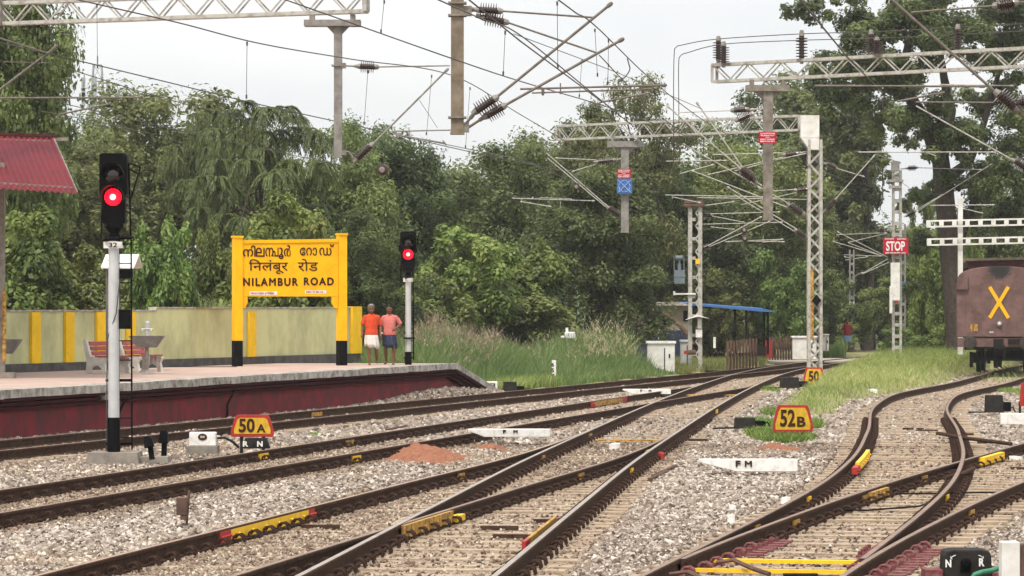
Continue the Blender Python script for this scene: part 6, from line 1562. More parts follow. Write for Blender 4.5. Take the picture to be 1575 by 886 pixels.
def person(loc, scale, rz, label, shirt, lower, hair, legs, arms, head_dx=0.0, head_tilt=0.0, long_lower=False, moustache=False, vox=.011):
    """local frame: facing -Y. legs: ((knee),(ankle)) left, right; arms: ((elbow),(wrist)) left(-x), right(+x)"""
    root = bpy.data.objects.new('person', None); COL.objects.link(root)
    tag(root, label, 'person')
    sh_l, sh_r = Vector((-.185, 0, 1.355)), Vector((.185, 0, 1.355)); hip = (Vector((-.092, 0, .86)), Vector((.092, 0, .86)))
    hc = Vector((head_dx, -.02 - .05 * head_tilt, 1.545 - .012 * abs(head_tilt)))
    mb = MB()
    loft(mb, [(0, .01, .80, .15, .11, 0), (0, .01, .92, .165, .12, 0), (0, 0, 1.05, .155, .115, 0), (0, 0, 1.22, .175, .12, 0), (0, 0, 1.34, .165, .10, 0), (0, .01, 1.40, .08, .07, 0)], 20)
    mb.path([(0, .01, 1.36), (hc.x * .5, .0, 1.44), (hc.x, hc.y + .02, 1.50)], [.062, .055, .056], 12)
    ball(mb, hc + Vector((0, .012, .035)), .083, .098, .100); ball(mb, hc + Vector((0, -.022, -.045)), .064, .070, .074)
    tl = Matrix.Rotation(-.35 * head_tilt, 3, 'X')
    mb.path([hc + tl @ Vector((0, -.088, .02)), hc + tl @ Vector((0, -.108, -.012)), hc + tl @ Vector((0, -.09, -.02))], [.010, .017, .012], 8)     # nose
    for s in (-1, 1): ball(mb, hc + Vector((.078 * s, .01, .0)), .012, .022, .034)                                                              # ears
    mb.path([hc + tl @ Vector((-.028, -.078, -.052)), hc + tl @ Vector((0, -.088, -.05)), hc + tl @ Vector((.028, -.078, -.052))], [.007, .011, .007], 6)  # lips
    for s in (-1, 1): mb.path([hc + tl @ Vector((.015 * s, -.086, .032)), hc + tl @ Vector((.05 * s, -.074, .03))], [.011, .009], 6)                # brows
    for i in range(2):
        kn, an = Vector(legs[i][0]), Vector(legs[i][1]); h_ = hip[i]
        mb.path([h_, h_.lerp(kn, .5), kn], [.085, .072, .054], 12); mb.path([kn, kn.lerp(an, .32) + Vector((0, .012, 0)), an], [.052, .053, .034], 12)
        ft = an + Vector((0.0, 0, -.035)); lift = 0
        mb.path([ft + Vector((0, .05, -.005)), ft + Vector((0, -.06, -.015)), ft + Vector(((-.02, .02)[i], -.16, -.03))], [.034, .036, .026], 10)
    for i, s0 in enumerate((sh_l, sh_r)):
        el, wr = Vector(arms[i][0]), Vector(arms[i][1]); mb.path([s0, s0.lerp(el, .5), el], [.055, .047, .039], 12); mb.path([el, el.lerp(wr, .3), wr], [.039, .040, .027], 12)
        d = (wr - el).normalized(); side = Vector((0, 1, 0)) if abs(d.y) < .8 else Vector((0, 0, 1)); side = (side - d * side.dot(d)).normalized(); nn = d.cross(side)
        pl = wr + d * .05; mb.path([wr, pl - d * .005, pl + d * .035], [.027, .036, .034], 10)
        for f_, ln in ((-.03, .060), (-.01, .074), (.011, .068), (.03, .052)):
            b0 = pl + d * .03 + side * f_; b1 = b0 + d * ln * .55 + nn * .006; b2 = b1 + d * ln * .4 + nn * .018; mb.path([b0 - d * .02, b0, b1, b2], [.012, .0115, .0105, .009], 7)
        th = pl - d * .02 - side * .032; mb.path([th + side * .012, th - side * .018 + d * .028, th - side * .02 + d * .06], [.013, .012, .010], 7)
    body = remeshed(mb, 'body', M['skin'], root, vox, 3)
    mb = MB(); ball(mb, hc + Vector((0, .018, .064)), .096, .105, .088, 16); ball(mb, hc + Vector((0, .05, .0)), .093, .074, .09, 14)
    for v in range(len(mb.v)):
        x, y, z = mb.v[v]
        if z < hc.z + .066 and y < hc.y + .012: mb.v[v] = (x * .93 + hc.x * .07, hc.y + .012 + .02 * (y - hc.y), z)
    mb.build('hair', M[hair], root, smooth=True)
    if moustache:
        mb = MB(); mb.path([hc + Vector((-.036, -.080, -.042)), hc + Vector((0, -.100, -.032)), hc + Vector((.036, -.080, -.042))], [.007, .013, .007], 6); mb.build('moustache', M['hair_black' if hair == 'hair_black' else 'hair_grey'], root)
    mb = MB()
    for s in (-1, 1): ball(mb, hc + tl @ Vector((.03 * s, -.086, .008)), .014, .008, .007, 8)
    mb.build('eyes', M['hair_black'], root)
    mb = MB()                                    # shirt with half sleeves and collar
    loft(mb, [(0, 0, .83, .190, .150, .05), (0, 0, .92, .184, .150, .04), (0, 0, 1.0, .174, .145, .035), (0, -.005, 1.12, .172, .145, .025), (0, 0, 1.25, .180, .138, .015), (0, 0, 1.33, .158, .116, 0), (0, .008, 1.385, .118, .095, 0), (0, .012, 1.42, .075, .07, 0)], 28)
    for i, s0 in enumerate((sh_l, sh_r)):
        el = Vector(arms[i][0]); mb.path([s0 + Vector((.06 * (1, -1)[i], 0, -.015)), s0 + Vector((0, 0, -.03)), s0.lerp(el, .5), s0.lerp(el, .92)], [.056, .058, .064, .070], 14)
    mb.path([(0.06 * math.cos(t), .012 - .055 * math.sin(t), 1.412 - .02 * (math.sin(t) > .3)) for t in np.linspace(-1.2, 4.3, 14)], .017, 6)
    so_ = remeshed(mb, 'shirt', M[shirt], root, .012, 3)
    mb = MB()
    zb2 = .12 if long_lower else .50
    loft(mb, [(0, 0, .96, .150, .110, .0), (0, 0, .90, .165, .125, .02), (0, 0, .82, .185, .142, .03), (0, -.005, .70, .20, .155, .07), (.01, -.01, .60, .205, .165, .09), (.01, -.015, zb2, .20 if not long_lower else .21, .165, .12), (.01, -.01, zb2 + .005, .17, .135, .1)], 56)
    for v in range(len(mb.v)):
        x, y, z = mb.v[v]
        if z < zb2 + .02: mb.v[v] = (x, y, z + .035 * math.sin(3.1 * x * 10) - .03 * (x > 0))
    mb.build('waist_cloth', M[lower], root, smooth=True)
    root.location = loc; root.rotation_euler = (0, 0, rz); root.scale = (scale,) * 3
    return root
c = P(571.5, 563.5, 89.0)
pm = person((c.x, 89.0, PZ), .945, R(6), 'grey haired man in an orange shirt and white waist cloth on the platform', 'shirt_orange', 'cloth_white', 'hair_grey',
       [((-.085, -.10, .455), (-.065, -.10, .075)), ((.12, .0, .46), (.16, .15, .13))], [((-.245, .03, 1.09), (-.265, -.07, .85)), ((.25, .05, 1.09), (.245, -.06, .85))], -.01, .6, moustache=True)
c = P(599.5, 563, 89.4)
person((c.x, 89.4, PZ), .935, R(-8), 'black haired man in a pink shirt and navy waist cloth on the platform', 'shirt_pink', 'cloth_navy', 'hair_black',
       [((-.115, -.02, .46), (-.12, .10, .10)), ((.125, -.08, .46), (.115, -.06, .075))], [((-.245, .03, 1.09), (-.225, -.09, .88)), ((.30, .05, 1.12), (.17, -.17, 1.0))], .0, .9, moustache=True)
c = P(1303, 541, 168)
person((c.x, 168, c.z - .02), .98, R(0), 'distant man in a dark red shirt and light blue waist cloth', 'shirt_red', 'cloth_sky', 'hair_black',
       [((-.08, -.05, .46), (-.08, -.04, .075)), ((.09, .0, .46), (.09, .05, .09))], [((-.26, .02, 1.1), (-.20, -.12, .95)), ((.26, .02, 1.1), (.20, -.12, .95))], 0, .2, vox=.014)
mb = MB()                                        # watch strap on the wrist of the man in orange
mb.lathem((.272, -.035, .885), (.274, -.045, .862), [(0, .034), (.02, .034)], 12)
o = mb.build('wristwatch', M['white']); o.parent = pm

# ------------------------------------------------------------------ plants: foliage meshes
def frames(n):
    """two tangents for each normal"""
    r = RNG.normal(size=n.shape); t = np.cross(n, r); t /= np.linalg.norm(t, axis=1)[:, None] + 1e-9; return t, np.cross(n, t)
def leaf_quads(c, nrm, size, asp=.5, droop=None):
    t, b = frames(nrm)
    if droop is not None:
        t = droop; b = np.cross(nrm, t); b /= np.linalg.norm(b, axis=1)[:, None] + 1e-9
    s = size[:, None]
    v = np.stack([c - t * s * .5, c + b * s * asp * .5 + nrm * s * .08, c + t * s * .5, c - b * s * asp * .5 + nrm * s * .08], 1)
    q = np.arange(len(c) * 4).reshape(-1, 4)
    return v.reshape(-1, 3), q
def unit(n):
    v = RNG.normal(size=(n, 3)); return v / np.linalg.norm(v, axis=1)[:, None]
def crown_mesh(name, clusters, per, leaf, m, asp=.5, up=.5, spread=.3, droop=0.0, flat=.75):
    """clusters: rows of x, y, z, radius, tone"""
    cl = np.array(clusters); N = len(cl); cnt = np.maximum(12, (per * (cl[:, 3] / cl[:, 3].mean()) ** 2)).astype(int)
    idx = np.repeat(np.arange(N), cnt); n = len(idx); d = unit(n); rr = RNG.random(n) ** .45
    off = d * (cl[idx, 3] * rr)[:, None] * np.array([1, 1, flat]); lump = 1 + .35 * np.sin(off[:, 0] * 5 + idx) * np.sin(off[:, 1] * 5 + idx * 2)
    c = cl[idx, :3] + off * lump[:, None]
    if droop: c[:, 2] -= droop * (off[:, 0] ** 2 + off[:, 1] ** 2)
    nrm = d * .55 + np.array([0, 0, up]) + unit(n) * .55; nrm /= np.linalg.norm(nrm, axis=1)[:, None]
    size = leaf * RNG.uniform(.6, 1.35, n); tone = np.clip(cl[idx, 4] + RNG.normal(0, .14, n), 0, 1)
    v, q = leaf_quads(c, nrm, size, asp)
    return np_mesh(name, v, q, m, np.repeat(tone, 4), parent='mesh')
def lumpy_clusters(R_, Hh, base, n, cr, seed, shape='round', tone=(.25, .6)):
    """cluster centres through the outer part of an uneven crown of radius R_, from height base to Hh"""
    r = np.random.default_rng(seed); out = []; lob = r.uniform(-1, 1, (7, 4)); cz = (Hh + base) / 2; hz = (Hh - base) / 2
    while len(out) < n:
        d = r.normal(size=3); d /= np.linalg.norm(d); k = 1.0
        for l in lob:
            ld = l[:3] / (np.linalg.norm(l[:3]) + 1e-6); k += .17 * l[3] * max(0, d @ ld) ** 3 * 2
        rad = r.random() ** .38 * k
        x, y, z = d[0] * R_ * rad, d[1] * R_ * rad, cz + d[2] * hz * rad
        if shape == 'cone': f_ = 1 - .6 * (z - base) / (Hh - base); x *= f_; y *= f_
        if shape == 'dome' and z < base + .25 * hz: z = base + .25 * hz * r.random()
        out.append((x, y, max(z, .15), cr * r.uniform(.6, 1.35), r.uniform(*tone)))
    return out
def limb_mesh(name, clusters, top, r0, m, seed, lean=(0, 0), n_limb=14):
    r = random.Random(seed); mb = MB(); tp = Vector((lean[0], lean[1], top)); pts = [Vector((0, 0, -.3)), Vector((lean[0] * .2 + r.uniform(-.1, .1), lean[1] * .2, top * .35)), Vector((lean[0] * .6 + r.uniform(-.2, .2), lean[1] * .6, top * .7)), tp]
    mb.path(pts, [r0 * 1.15, r0 * .9, r0 * .7, r0 * .4], 9)
    for c in r.sample(clusters, min(n_limb, len(clusters))):
        e = Vector(c[:3]); t = r.uniform(.35, .95); s_ = pts[1].lerp(pts[2], (t - .35) / .35) if t < .7 else pts[2].lerp(pts[3], (t - .7) / .3)
        md = s_.lerp(e, .5) + Vector((r.uniform(-.3, .3), r.uniform(-.3, .3), r.uniform(.0, .5))); mb.path([s_, md, e], [r0 * .42, r0 * .26, r0 * .08], 6)
    o = mb.build(name, m); me = o.data; bpy.data.objects.remove(o); return me

KIND = {}
def kind(key, crown, trunk): KIND.setdefault(key, []).append((crown, trunk))
for s in (1, 2, 3):                              # broad spreading tree, 10 m tall, about 9 m wide
    cl = lumpy_clusters(4.2, 10, 2.6, 110, .95, s); kind('broad', crown_mesh('crown', cl, 400, .215, M['leaf_mid']), limb_mesh('trunk', cl, 6.5, .28, M['bark'], s))
for s in (11, 12):                               # dark dense tree down to the ground
    cl = lumpy_clusters(3.9, 10, .4, 120, .9, s, 'round', (.2, .55)); kind('dense', crown_mesh('crown', cl, 430, .215, M['leaf_dark']), limb_mesh('trunk', cl, 7, .26, M['bark_dark'], s))
for s in (21, 22):                               # bright big-leaved bush, 6 m
    cl = lumpy_clusters(3.2, 6, .2, 90, .72, s, 'dome', (.3, .85)); kind('bright', crown_mesh('crown', cl, 330, .27, M['leaf_bright'], .62, .75), limb_mesh('trunk', cl, 4, .13, M['bark'], s))
for s in (31, 32, 33):                           # tall loose tree with gaps, 14 m
    cl = lumpy_clusters(3.6, 14, 4.2, 75, .85, s, 'round', (.3, .65)); kind('loose', crown_mesh('crown', cl, 300, .215, M['leaf_olive']), limb_mesh('trunk', cl, 11, .24, M['bark'], s, (r_ := .5, .2), 26))
for s in (41, 42):                               # creeper-covered mound, 6 m
    cl = lumpy_clusters(3.6, 6, .2, 110, .62, s, 'dome', (.3, .75)); kind('creeper', crown_mesh('crown', cl, 330, .21, M['leaf_mid'], .7, .6), limb_mesh('trunk', cl, 3.5, .15, M['bark'], s))
def feathery(seed):
    """drooping feathery sprays, 11 m"""
    r = np.random.default_rng(seed); C_, T_, N_, S_, tn = [], [], [], [], []
    org = []
    for i in range(95):
        a_ = r.uniform(0, 6.28); rad = 4.0 * math.sqrt(r.random()); zt = 11.2 - .28 * rad ** 2 * r.uniform(.6, 1.2) - r.random() ** 1.5 * 6.0; org.append((rad * math.cos(a_), rad * math.sin(a_), max(zt, 3)))
    for (ox, oy, oz) in org:
        tone = r.uniform(.3, .7)
        for s_ in range(17):
            az = r.uniform(0, 6.28); L_ = r.uniform(.8, 1.7); k = np.linspace(0, 1, 13)
            hx = L_ * .85 * (k - .2 * k ** 2); z = oz + L_ * (.38 * k - .78 * k ** 2); x = ox + hx * math.cos(az); y = oy + hx * math.sin(az)
            P_ = np.stack([x, y, z], 1); t = np.gradient(P_, axis=0); t /= np.linalg.norm(t, axis=1)[:, None]
            for sd_ in (-1, 1):
                side = np.stack([-math.sin(az) * np.ones(13), math.cos(az) * np.ones(13), np.zeros(13)], 1) * sd_
                td = t * .75 + side * .6 + np.array([0, 0, -.25]); td /= np.linalg.norm(td, axis=1)[:, None]
                C_.append(P_ + td * .10); T_.append(td); nn = np.cross(td, t) + r.normal(size=(13, 3)) * .25; nn -= td * (nn * td).sum(1)[:, None]; nn /= np.linalg.norm(nn, axis=1)[:, None] + 1e-6; N_.append(nn); S_.append(np.full(13, .21) * r.uniform(.7, 1.3, 13)); tn.append(np.clip(tone + r.normal(0, .1, 13), 0, 1))
    C_, T_, N_, S_, tn = map(np.concatenate, (C_, T_, N_, S_, tn)); v, q = leaf_quads(C_, N_, S_, .3, T_)
    cr = np_mesh('crown', v, q, M['leaf_feather'], np.repeat(tn, 4), parent='mesh')
    return cr, limb_mesh('trunk', [(*o, 1, 0) for o in org], 8.5, .2, M['bark'], seed, (.3, 0), 24)
for s in (51, 52): kind('feather', *feathery(s))
for s in (61,):                                  # low shrub, 2 m
    cl = lumpy_clusters(1.3, 2.0, .05, 40, .34, s, 'dome', (.3, .8)); kind('shrub', crown_mesh('crown', cl, 120, .15, M['leaf_bright'], .6, .7), limb_mesh('trunk', cl, 1.2, .04, M['bark'], s))
NOM = {}
for kk, lst in KIND.items():
    for cr_, _ in lst:
        co = np.empty(len(cr_.vertices) * 3, np.float32); cr_.vertices.foreach_get('co', co); co = co.reshape(-1, 3)
        NOM[cr_.name] = (float(np.percentile(co[:, 2], 99.7)), float(np.percentile(np.abs(co[:, :2]).max(1), 97)) * 2)
NAME = {'broad': 'broadleaf_tree', 'dense': 'dense_tree', 'bright': 'leafy_bush', 'loose': 'tall_tree', 'creeper': 'creeper_thicket', 'feather': 'feathery_tree', 'shrub': 'shrub'}
CATN = {'broad': 'tree', 'dense': 'tree', 'bright': 'bush', 'loose': 'tree', 'creeper': 'bush', 'feather': 'tree', 'shrub': 'bush'}
tcount = {}
def tree(key, px, top, wpx, Y, label, base=0.0, rz=None, group='trees and bushes behind the station', leafy=None):
    i = tcount.get(key, 0); tcount[key] = i + 1; crown, trunk = KIND[key][i % len(KIND[key])]
    h_ = zpy(top, Y) - base; w = wpx * Y / F; root = thing(NAME[key], (P(px, 0, Y).x, Y, base), label, CATN[key], group)
    root.rotation_euler = (0, 0, random.uniform(0, 6.28) if rz is None else rz); nh, nw = NOM[crown.name]; root.scale = (w / nw, w / nw, h_ / nh)
    for nm, me in (('crown', crown), ('trunk', trunk)):
        o = bpy.data.objects.new(nm, me); COL.objects.link(o); o.parent = root
        if nm == 'crown' and leafy: 
            o.material_slots[0].link = 'OBJECT'; o.material_slots[0].material = M[leafy]
    return root
# left side
tree('broad', -20, -60, 250, 104, 'tree whose dark leafy crown fills the top left corner above the shelter roof')
tree('broad', 70, 222, 330, 118, 'broad tree rising between the shelter roof and the tall signal', leafy='leaf_olive')
tree('bright', 20, 330, 190, 98, 'bush behind the boundary wall under the left shelter roof')
tree('broad', 268, 138, 330, 128, 'tallest rounded tree behind the tall signal with small leaves', leafy='leaf_olive')
tree('broad', 140, 185, 240, 150, 'tree with a ragged top left of the tall signal, near the far tower', leafy='leaf_olive')
tree('bright', 130, 385, 190, 100, 'low bush behind the wall between the shelter post and the tall signal', leafy='leaf_mid')
tree('bright', 242, 345, 110, 97, 'big leaved bush just right of the tall signal, behind the wall')
tree('feather', 400, 158, 250, 112, 'large drooping feathery tree behind the name board')
tree('feather', 325, 172, 150, 118, 'smaller drooping feathery tree left of the name board', leafy='leaf_feather')
tree('bright', 432, 306, 190, 99, 'bright bush spreading out behind the top of the name board')
tree('bright', 345, 355, 90, 101, 'narrow bush just left of the name board')
tree('broad', 512, 205, 210, 125, 'tree behind the right post of the name board')
tree('dense', 600, 215, 200, 132, 'dark tree above the two walking men')
tree('broad', 562, 190, 190, 140, 'tree rising behind the foot of the grey drop arm')
tree('broad', 660, 250, 220, 175, 'pale distant tree in the dip of the treeline right of the grey drop arm', leafy='leaf_bright')
tree('broad', 720, 275, 200, 180, 'lowest distant tree in the gap of the treeline', leafy='leaf_mid')
tree('dense', 560, 330, 170, 108, 'dark low tree between the name board and the slim signal')
# middle
tree('bright', 705, 355, 190, 124, 'bright leafy bush right of the slim signal')
tree('bright', 795, 372, 160, 127, 'bright leafy bush above the tall grass, in front of the dark tree')
tree('bright', 660, 425, 150, 121, 'low bush at the foot of the slim signal', leafy='leaf_mid')
tree('bright', 770, 440, 190, 125, 'low dark green bush behind the tall grass', leafy='leaf_mid')
tree('broad', 790, 222, 270, 150, 'wide tree left of the portal girder end', leafy='leaf_mid')
tree('broad', 880, 196, 240, 160, 'tree crown showing through the left end of the portal girder', leafy='leaf_olive')
tree('dense', 915, 262, 210, 130, 'very dark dense tree behind the drop arm with the red and blue plates')
tree('loose', 985, 118, 170, 155, 'tall loose tree with sky gaps above the portal girder')
tree('loose', 925, 165, 170, 168, 'tall loose tree just left of the highest loose tree', leafy='leaf_mid')
tree('dense', 1005, 250, 150, 158, 'dark tree just left of the transformer mast', leafy='leaf_dark')
tree('broad', 1085, 195, 240, 170, 'green tree behind the red warning plate of the right drop arm', leafy='leaf_mid')
tree('broad', 1160, 225, 240, 165, 'tree behind the foot of the right drop arm', leafy='leaf_mid')
tree('dense', 1090, 300, 170, 158, 'dark tree over the blue canopy')
tree('creeper', 1188, 388, 135, 158, 'rounded creeper covered mound above the blue canopy', leafy='leaf_bright')
tree('creeper', 1240, 400, 120, 164, 'creeper covered mound behind the portal mast')
tree('creeper', 1095, 415, 130, 156, 'creeper thicket between the transformer mast and the blue canopy')
tree('creeper', 1300, 430, 120, 185, 'creeper thicket behind the distant man in the red shirt')
tree('creeper', 1345, 395, 110, 195, 'creeper thicket left of the STOP mast', leafy='leaf_dark')
tree('loose', 1215, 118, 210, 205, 'tall hazy tree behind the gusset box of the portal mast', leafy='leaf_dark')
tree('broad', 1275, 170, 150, 215, 'hazy broad tree between the portal mast and the STOP mast', leafy='leaf_dark')
tree('loose', 1300, 140, 110, 200, 'tall hazy tree rising left of the STOP mast', leafy='leaf_olive')
tree('broad', 1260, 300, 210, 190, 'darker tree low behind the portal mast', leafy='leaf_dark')
tree('broad', 1400, 348, 110, 300, 'far tree in the gap behind the STOP mast', leafy='leaf_mid')
tree('creeper', 1415, 400, 130, 165, 'creeper thicket right of the STOP mast', leafy='leaf_bright')
tree('creeper', 1452, 330, 110, 155, 'creepers climbing up beside the big dark trunk', leafy='leaf_bright')
tree('creeper', 1432, 270, 70, 158, 'hanging creepers on the left of the big trunk', leafy='leaf_mid')
tree('dense', 1560, 250, 150, 158, 'dense tree behind the white cross beams at the right edge', leafy='leaf_mid')
tree('dense', 1610, 280, 160, 162, 'dark tree beyond the wagon at the right edge')
tree('broad', 1545, 330, 170, 172, 'low tree behind the shed roof above the wagon', leafy='leaf_dark')
tree('shrub', 1395, 505, 90, 150, 'low shrub at the far end of the grassy bank')
tree('shrub', 1440, 500, 80, 148, 'low shrub beside the trunk at the far end of the bank')
tree('shrub', 1285, 500, 70, 175, 'low shrub left of the distant man')
tree('shrub', 900, 500, 120, 128, 'shrub behind the tallest grass, left of the hut')

# big trees overhead on the right: trunk, boughs and clumps placed through the crown
def big_tree(name, label, base, boughs, clumps, per, leaf, lm, bark, seed):
    rr = np.random.default_rng(seed); root = thing(name, tuple(base), label, 'tree', 'trees and bushes behind the station'); mb = MB()
    for pts, r0, r1 in boughs:
        q = [P(*p) for p in pts]; n = len(q); mb.path(q, [r0 + (r1 - r0) * i / (n - 1) for i in range(n)], 10)
    mb.build('trunk', M[bark], root)
    cl = []
    for (px, py, Y, rad, cnt) in clumps:
        c0 = P(px, py, Y)
        for i in range(int(cnt * 1.35)):
            d = rr.normal(size=3) * rad * .56; cl.append((c0.x + d[0] - base.x, c0.y + d[1] - base.y, c0.z + d[2] * .75 - base.z, rad * rr.uniform(.22, .44), rr.uniform(.15, .8)))
    o = bpy.data.objects.new('crown', crown_mesh('crown', cl, per, leaf, M[lm], .5, .5)); COL.objects.link(o); o.parent = root
    return root
b0 = P(1468, 545, 142)
big_tree('broadleaf_tree', 'huge tree with a thick dark leaning trunk left of the brown wagon', b0,
    [([(1476, 560, 142), (1470, 480, 142), (1460, 380, 142), (1452, 290, 142), (1446, 240, 142)], .50, .36), ([(1446, 245, 142), (1425, 190, 141), (1400, 150, 140), (1392, 90, 139), (1410, 20, 138)], .38, .12), ([(1448, 240, 142), (1462, 170, 143), (1452, 120, 143), (1440, 40, 143)], .32, .10), ([(1404, 160, 140), (1370, 120, 139), (1330, 110, 138), (1290, 80, 137)], .14, .04), ([(1450, 280, 142), (1490, 250, 143), (1510, 200, 144), (1540, 100, 145)], .26, .09), ([(1440, 80, 143), (1500, 40, 143), (1575, 10, 143), (1640, -20, 143)], .16, .07), ([(1468, 400, 142), (1500, 300, 142.5), (1530, 240, 143)], .2, .06)],
    [(1235, 5, 137, 1.0, 5), (1275, -5, 137, 1.0, 5), (1330, 60, 138, 1.5, 9), (1300, 105, 138, 1.2, 7), (1365, 100, 139, 1.7, 12), (1345, 20, 139, 1.5, 8), (1400, 40, 139, 1.8, 12), (1395, 120, 140, 1.6, 10), (1450, 0, 141, 2.0, 12), (1462, 70, 142, 1.2, 5), (1535, 20, 143, 1.7, 9), (1560, 60, 144, 1.8, 12), (1555, 130, 145, 1.7, 11), (1575, 200, 146, 1.6, 10), (1340, 170, 139, 1.4, 8), (1395, 200, 141, 1.0, 6), (1290, 150, 141, 1.3, 7), (1430, 180, 140, 1.1, 6), (1500, 205, 141, 1.6, 11), (1530, 265, 142, 1.7, 13), (1470, 235, 140, 1.0, 6), (1418, 300, 143, .9, 6), (1415, 370, 143, .9, 6), (1420, 440, 143, .9, 6), (1505, 330, 143, 1.3, 7), (1560, 310, 144, 1.6, 9)],
    330, .19, 'leaf_olive', 'bark_dark', 71)
b0 = P(1330, 545, 190)
big_tree('broadleaf_tree', 'hazy brownish green tree with hanging vines left of the big trunk', b0,
    [([(1335, 540, 190), (1338, 400, 190), (1330, 250, 190), (1320, 150, 190)], .3, .1), ([(1332, 290, 190), (1290, 220, 189), (1262, 180, 188)], .12, .04), ([(1332, 260, 190), (1350, 200, 190), (1360, 150, 190)], .12, .04), ([(1350, 200, 188), (1357, 250, 188), (1358, 300, 188), (1352, 330, 188)], .03, .02)],
    [(1270, 190, 188, 1.7, 9), (1300, 150, 189, 1.7, 9), (1330, 210, 189, 1.9, 11), (1340, 250, 188, 1.2, 6), (1300, 260, 190, 1.9, 11), (1325, 310, 190, 1.6, 9), (1270, 310, 190, 1.8, 10), (1310, 370, 191, 1.9, 10), (1240, 240, 191, 1.6, 8), (1230, 160, 191, 1.6, 7), (1355, 140, 189, 1.5, 8)],
    240, .30, 'leaf_olive', 'bark_dark', 72)

# a continuous wood far behind closes the gaps between the trees: no single tree can be told apart
cl = []
rw = np.random.default_rng(5)
for i in range(300):
    px = rw.uniform(-60, 1640); Y = rw.uniform(196, 250)
    prof = np.interp(px, [-60, 60, 200, 420, 560, 650, 740, 840, 980, 1080, 1200, 1330, 1390, 1440, 1640], [330, 300, 250, 260, 280, 300, 318, 300, 260, 270, 260, 270, 420, 360, 300])
    py = rw.uniform(prof, 520); c = P(px, py, Y); cl.append((c.x, c.y, max(c.z, .3), rw.uniform(1.2, 2.2), rw.uniform(.15, .6)))
me = crown_mesh('woodland', cl, 260, .42, M['leaf_dark']); o = bpy.data.objects.new('woodland', me); COL.objects.link(o); tag(o, kind='stuff')

# ------------------------------------------------------------------ grass
def blades(name, X, Y, Z, L, wid, bend, tone, m, seg=3):
    n = len(X); az = RNG.uniform(0, 6.28, n); dx, dy = np.cos(az), np.sin(az); rows = []
    fa = RNG.uniform(0, 6.28, n); wx, wy = np.cos(fa), np.sin(fa)
    for k in range(seg + 1):
        t = k / seg; px_ = X + dx * L * bend * t ** 2; py_ = Y + dy * L * bend * t ** 2; pz = Z + L * (t - .35 * bend * t ** 2); w = wid * (1 - .85 * t)
        rows.append(np.stack([px_ - wx * w, py_ - wy * w, pz], 1)); rows.append(np.stack([px_ + wx * w, py_ + wy * w, pz], 1))
    v = np.stack(rows, 1); b = (np.arange(n) * (2 * (seg + 1)))[:, None]
    q = np.concatenate([b + np.array([[2 * k, 2 * k + 1, 2 * k + 3, 2 * k + 2]]) for k in range(seg)], 0)
    return tag(np_mesh(name, v.reshape(-1, 3), q, m, np.repeat(tone, 2 * (seg + 1))), kind='stuff')
def region(N, x0, x1, y0, y1): return RNG.uniform(x0, x1, N), RNG.uniform(y0, y1, N)
# bank between the lines
X, Y = region(170000, 4, 26, 77, 168); k = (X > T4(Y) + 2.0 + .35 * vnoise(X, Y, 21)) & (X < T5(Y) - 1.95 - .3 * vnoise(X, Y, 22)) & (RNG.random(len(X)) < np.clip((Y - 76) / 10, 0, 1) * np.clip(1.15 + .9 * vnoise(X * .8, Y * .35, 91), .2, 1) * np.clip(np.minimum(X - T4(Y) - 1.9, T5(Y) - 1.7 - X) / 1.0, .25, 1)); X, Y = X[k], Y[k]
L = RNG.uniform(.12, .33, len(X)) * (1 + .45 * vnoise(X * .9, Y * .5, 33)) * np.where((X < T4(Y) + 2.6), .7, 1) * (1 + .8 * np.clip((Y - 120) / 25, 0, 1))
blades('grass', X, Y, bank_z(X, Y) - .02, L, .013, RNG.uniform(.3, .9, len(X)), np.clip(RNG.normal(.58, .2, len(X)) + .28 * vnoise(X * .5, Y * .3, 34), 0, 1), M['grass'], 2)
# right of the curved line, under and beyond the wagon
X, Y = region(30000, 13, 34, 96, 165); k = (X > T5(Y) + 2.0) | ((np.abs(X - T5(Y)) < 1.4) & (RNG.random(len(X)) < .35) & (Y > 112)); X, Y = X[k], Y[k]
blades('grass', X, Y, np.full(len(X), -.22), RNG.uniform(.12, .34, len(X)), .018, RNG.uniform(.2, .7, len(X)), np.clip(RNG.normal(.5, .2, len(X)), 0, 1), M['grass'], 2)
# tall grass left of the platform line
def meadow(N, pxa, pxb, ya, yb, hfun, m, wid, tone0, name='tall_grass', bend=(.15, .55)):
    Y = RNG.uniform(ya, yb, N); px = RNG.uniform(pxa, pxb, N); X = (px - CX) * Y / F; k = X < T1(Y) - 2.3; X, Y, px = X[k], Y[k], px[k]
    L = hfun(px, Y) * RNG.uniform(.55, 1.1, len(X)); return blades(name, X, Y, np.full(len(X), -.15), L, wid, RNG.uniform(*bend, len(X)), np.clip(RNG.normal(tone0, .2, len(X)) + .2 * vnoise(X, Y, 44), 0, 1), m, 3)
def hgrass(px, Y):
    top = np.interp(px, [560, 640, 700, 760, 800, 860, 905, 950, 1000, 1035, 1060], [1.2, 1.75, 1.75, 1.35, 1.2, 1.4, 1.9, 2.0, 1.5, .75, .4]); return top * (1 + .2 * np.sin(px * .11) * np.sin(px * .043 + 1)) * np.clip((T1(Y) - 2.1 - (px - CX) * Y / F) / 2.4, .22, 1)
meadow(68000, 560, 1050, 96, 124, hgrass, M['grass_tall'], .017, .5)
meadow(9000, 740, 1000, 98, 106, lambda px, Y: .45 + 0 * px, M['grass'], .02, .6, 'grass')
meadow(9000, 1030, 1180, 124, 150, lambda px, Y: .4 + 0 * px, M['grass'], .02, .55, 'grass')
meadow(6000, 1255, 1300, 165, 200, lambda px, Y: .9 + 0 * px, M['grass_tall'], .03, .6)
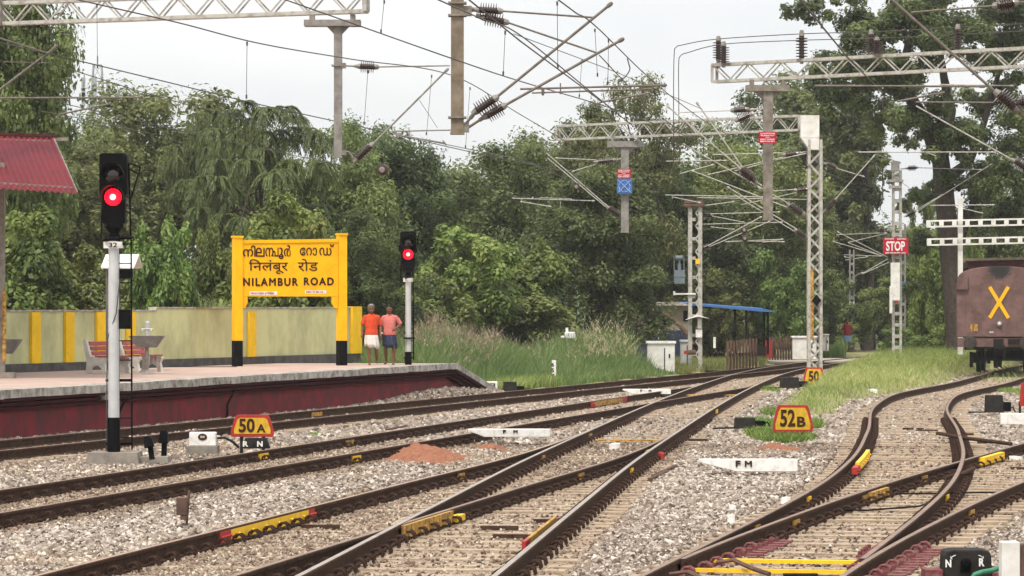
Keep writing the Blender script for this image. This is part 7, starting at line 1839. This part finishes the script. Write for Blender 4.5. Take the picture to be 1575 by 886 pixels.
Y = RNG.uniform(96, 112, 9000); px = RNG.uniform(280, 372, 9000); X = (px - CX) * Y / F
blades('tall_grass', X, Y, np.full(len(X), .6), np.interp(px, [280, 320, 372], [1.3, 2.1, 1.9]) * RNG.uniform(.6, 1.1, len(X)), .018, RNG.uniform(.15, .5, len(X)), np.clip(RNG.normal(.55, .2, len(X)), 0, 1), M['grass_tall'], 3)
# seed heads
def plumes(N, pxa, pxb, ya, yb, h0, h1):
    Y = RNG.uniform(ya, yb, N); px = RNG.uniform(pxa, pxb, N); X = (px - CX) * Y / F; n = len(X); hh = (hgrass(px, Y) if h0 is None else np.full(n, h0)) * RNG.uniform(.95, 1.22, n) if h0 is None else RNG.uniform(h0, h1, n)
    kk = hh > .95; X, Y, hh = X[kk], Y[kk], hh[kk]; n = len(X)
    c, s, t = [], [], []; lx, ly = RNG.normal(0, .16, n), RNG.normal(0, .16, n)
    for k in range(7):
        f_ = k / 6; c.append(np.stack([X + lx * (1 + f_) + RNG.normal(0, .015, n), Y + ly * (1 + f_), -.15 + hh * (1 - .16 * (1 - f_)) + 0 * X], 1)); s.append(np.full(n, .11) * (1.1 - .7 * f_)); t.append(RNG.uniform(0, 1, n))
    c, s, t = np.concatenate(c), np.concatenate(s), np.concatenate(t); dr = np.stack([RNG.normal(0, .35, len(c)), RNG.normal(0, .35, len(c)), np.ones(len(c))], 1); dr /= np.linalg.norm(dr, axis=1)[:, None]; nn = np.cross(dr, unit(len(c))); nn /= np.linalg.norm(nn, axis=1)[:, None]
    v, q = leaf_quads(c, nn, s, .3, dr); return tag(np_mesh('grass_seed_heads', v, q, M['plume'], np.repeat(t, 4)), kind='stuff')
plumes(620, 625, 760, 97, 116, None, None); plumes(560, 895, 985, 106, 122, None, None); plumes(200, 280, 370, 97, 108, 2.2, 2.9); plumes(160, 722, 895, 106, 122, None, None)
# green tufts on the ballast
def tuft(px, py, rx, ry, N, L0, label=None):
    g = G(px, py, -.2); a_ = RNG.uniform(0, 6.28, N); r_ = np.sqrt(RNG.random(N)); X = g.x + rx * r_ * np.cos(a_); Y = g.y + ry * r_ * np.sin(a_)
    blades('grass_tuft', X, Y, np.full(N, -.23), RNG.uniform(.5, 1.1, N) * L0, .022, RNG.uniform(.3, .9, N), np.clip(RNG.normal(.45, .2, N), 0, 1), M['weed'], 3)
tuft(1200, 674, .62, 2.8, 2600, .24); tuft(1168, 655, .35, 1.6, 700, .25); tuft(1240, 655, .3, 2.2, 800, .25); tuft(1036, 680, .08, .5, 160, .12); tuft(484, 669, .12, .6, 120, .10); tuft(1565, 605, .5, 3, 900, .2); tuft(1205, 640, .5, 2.5, 700, .3); tuft(1180, 600, .4, 3, 500, .18)
c = P(205, 571, 80)
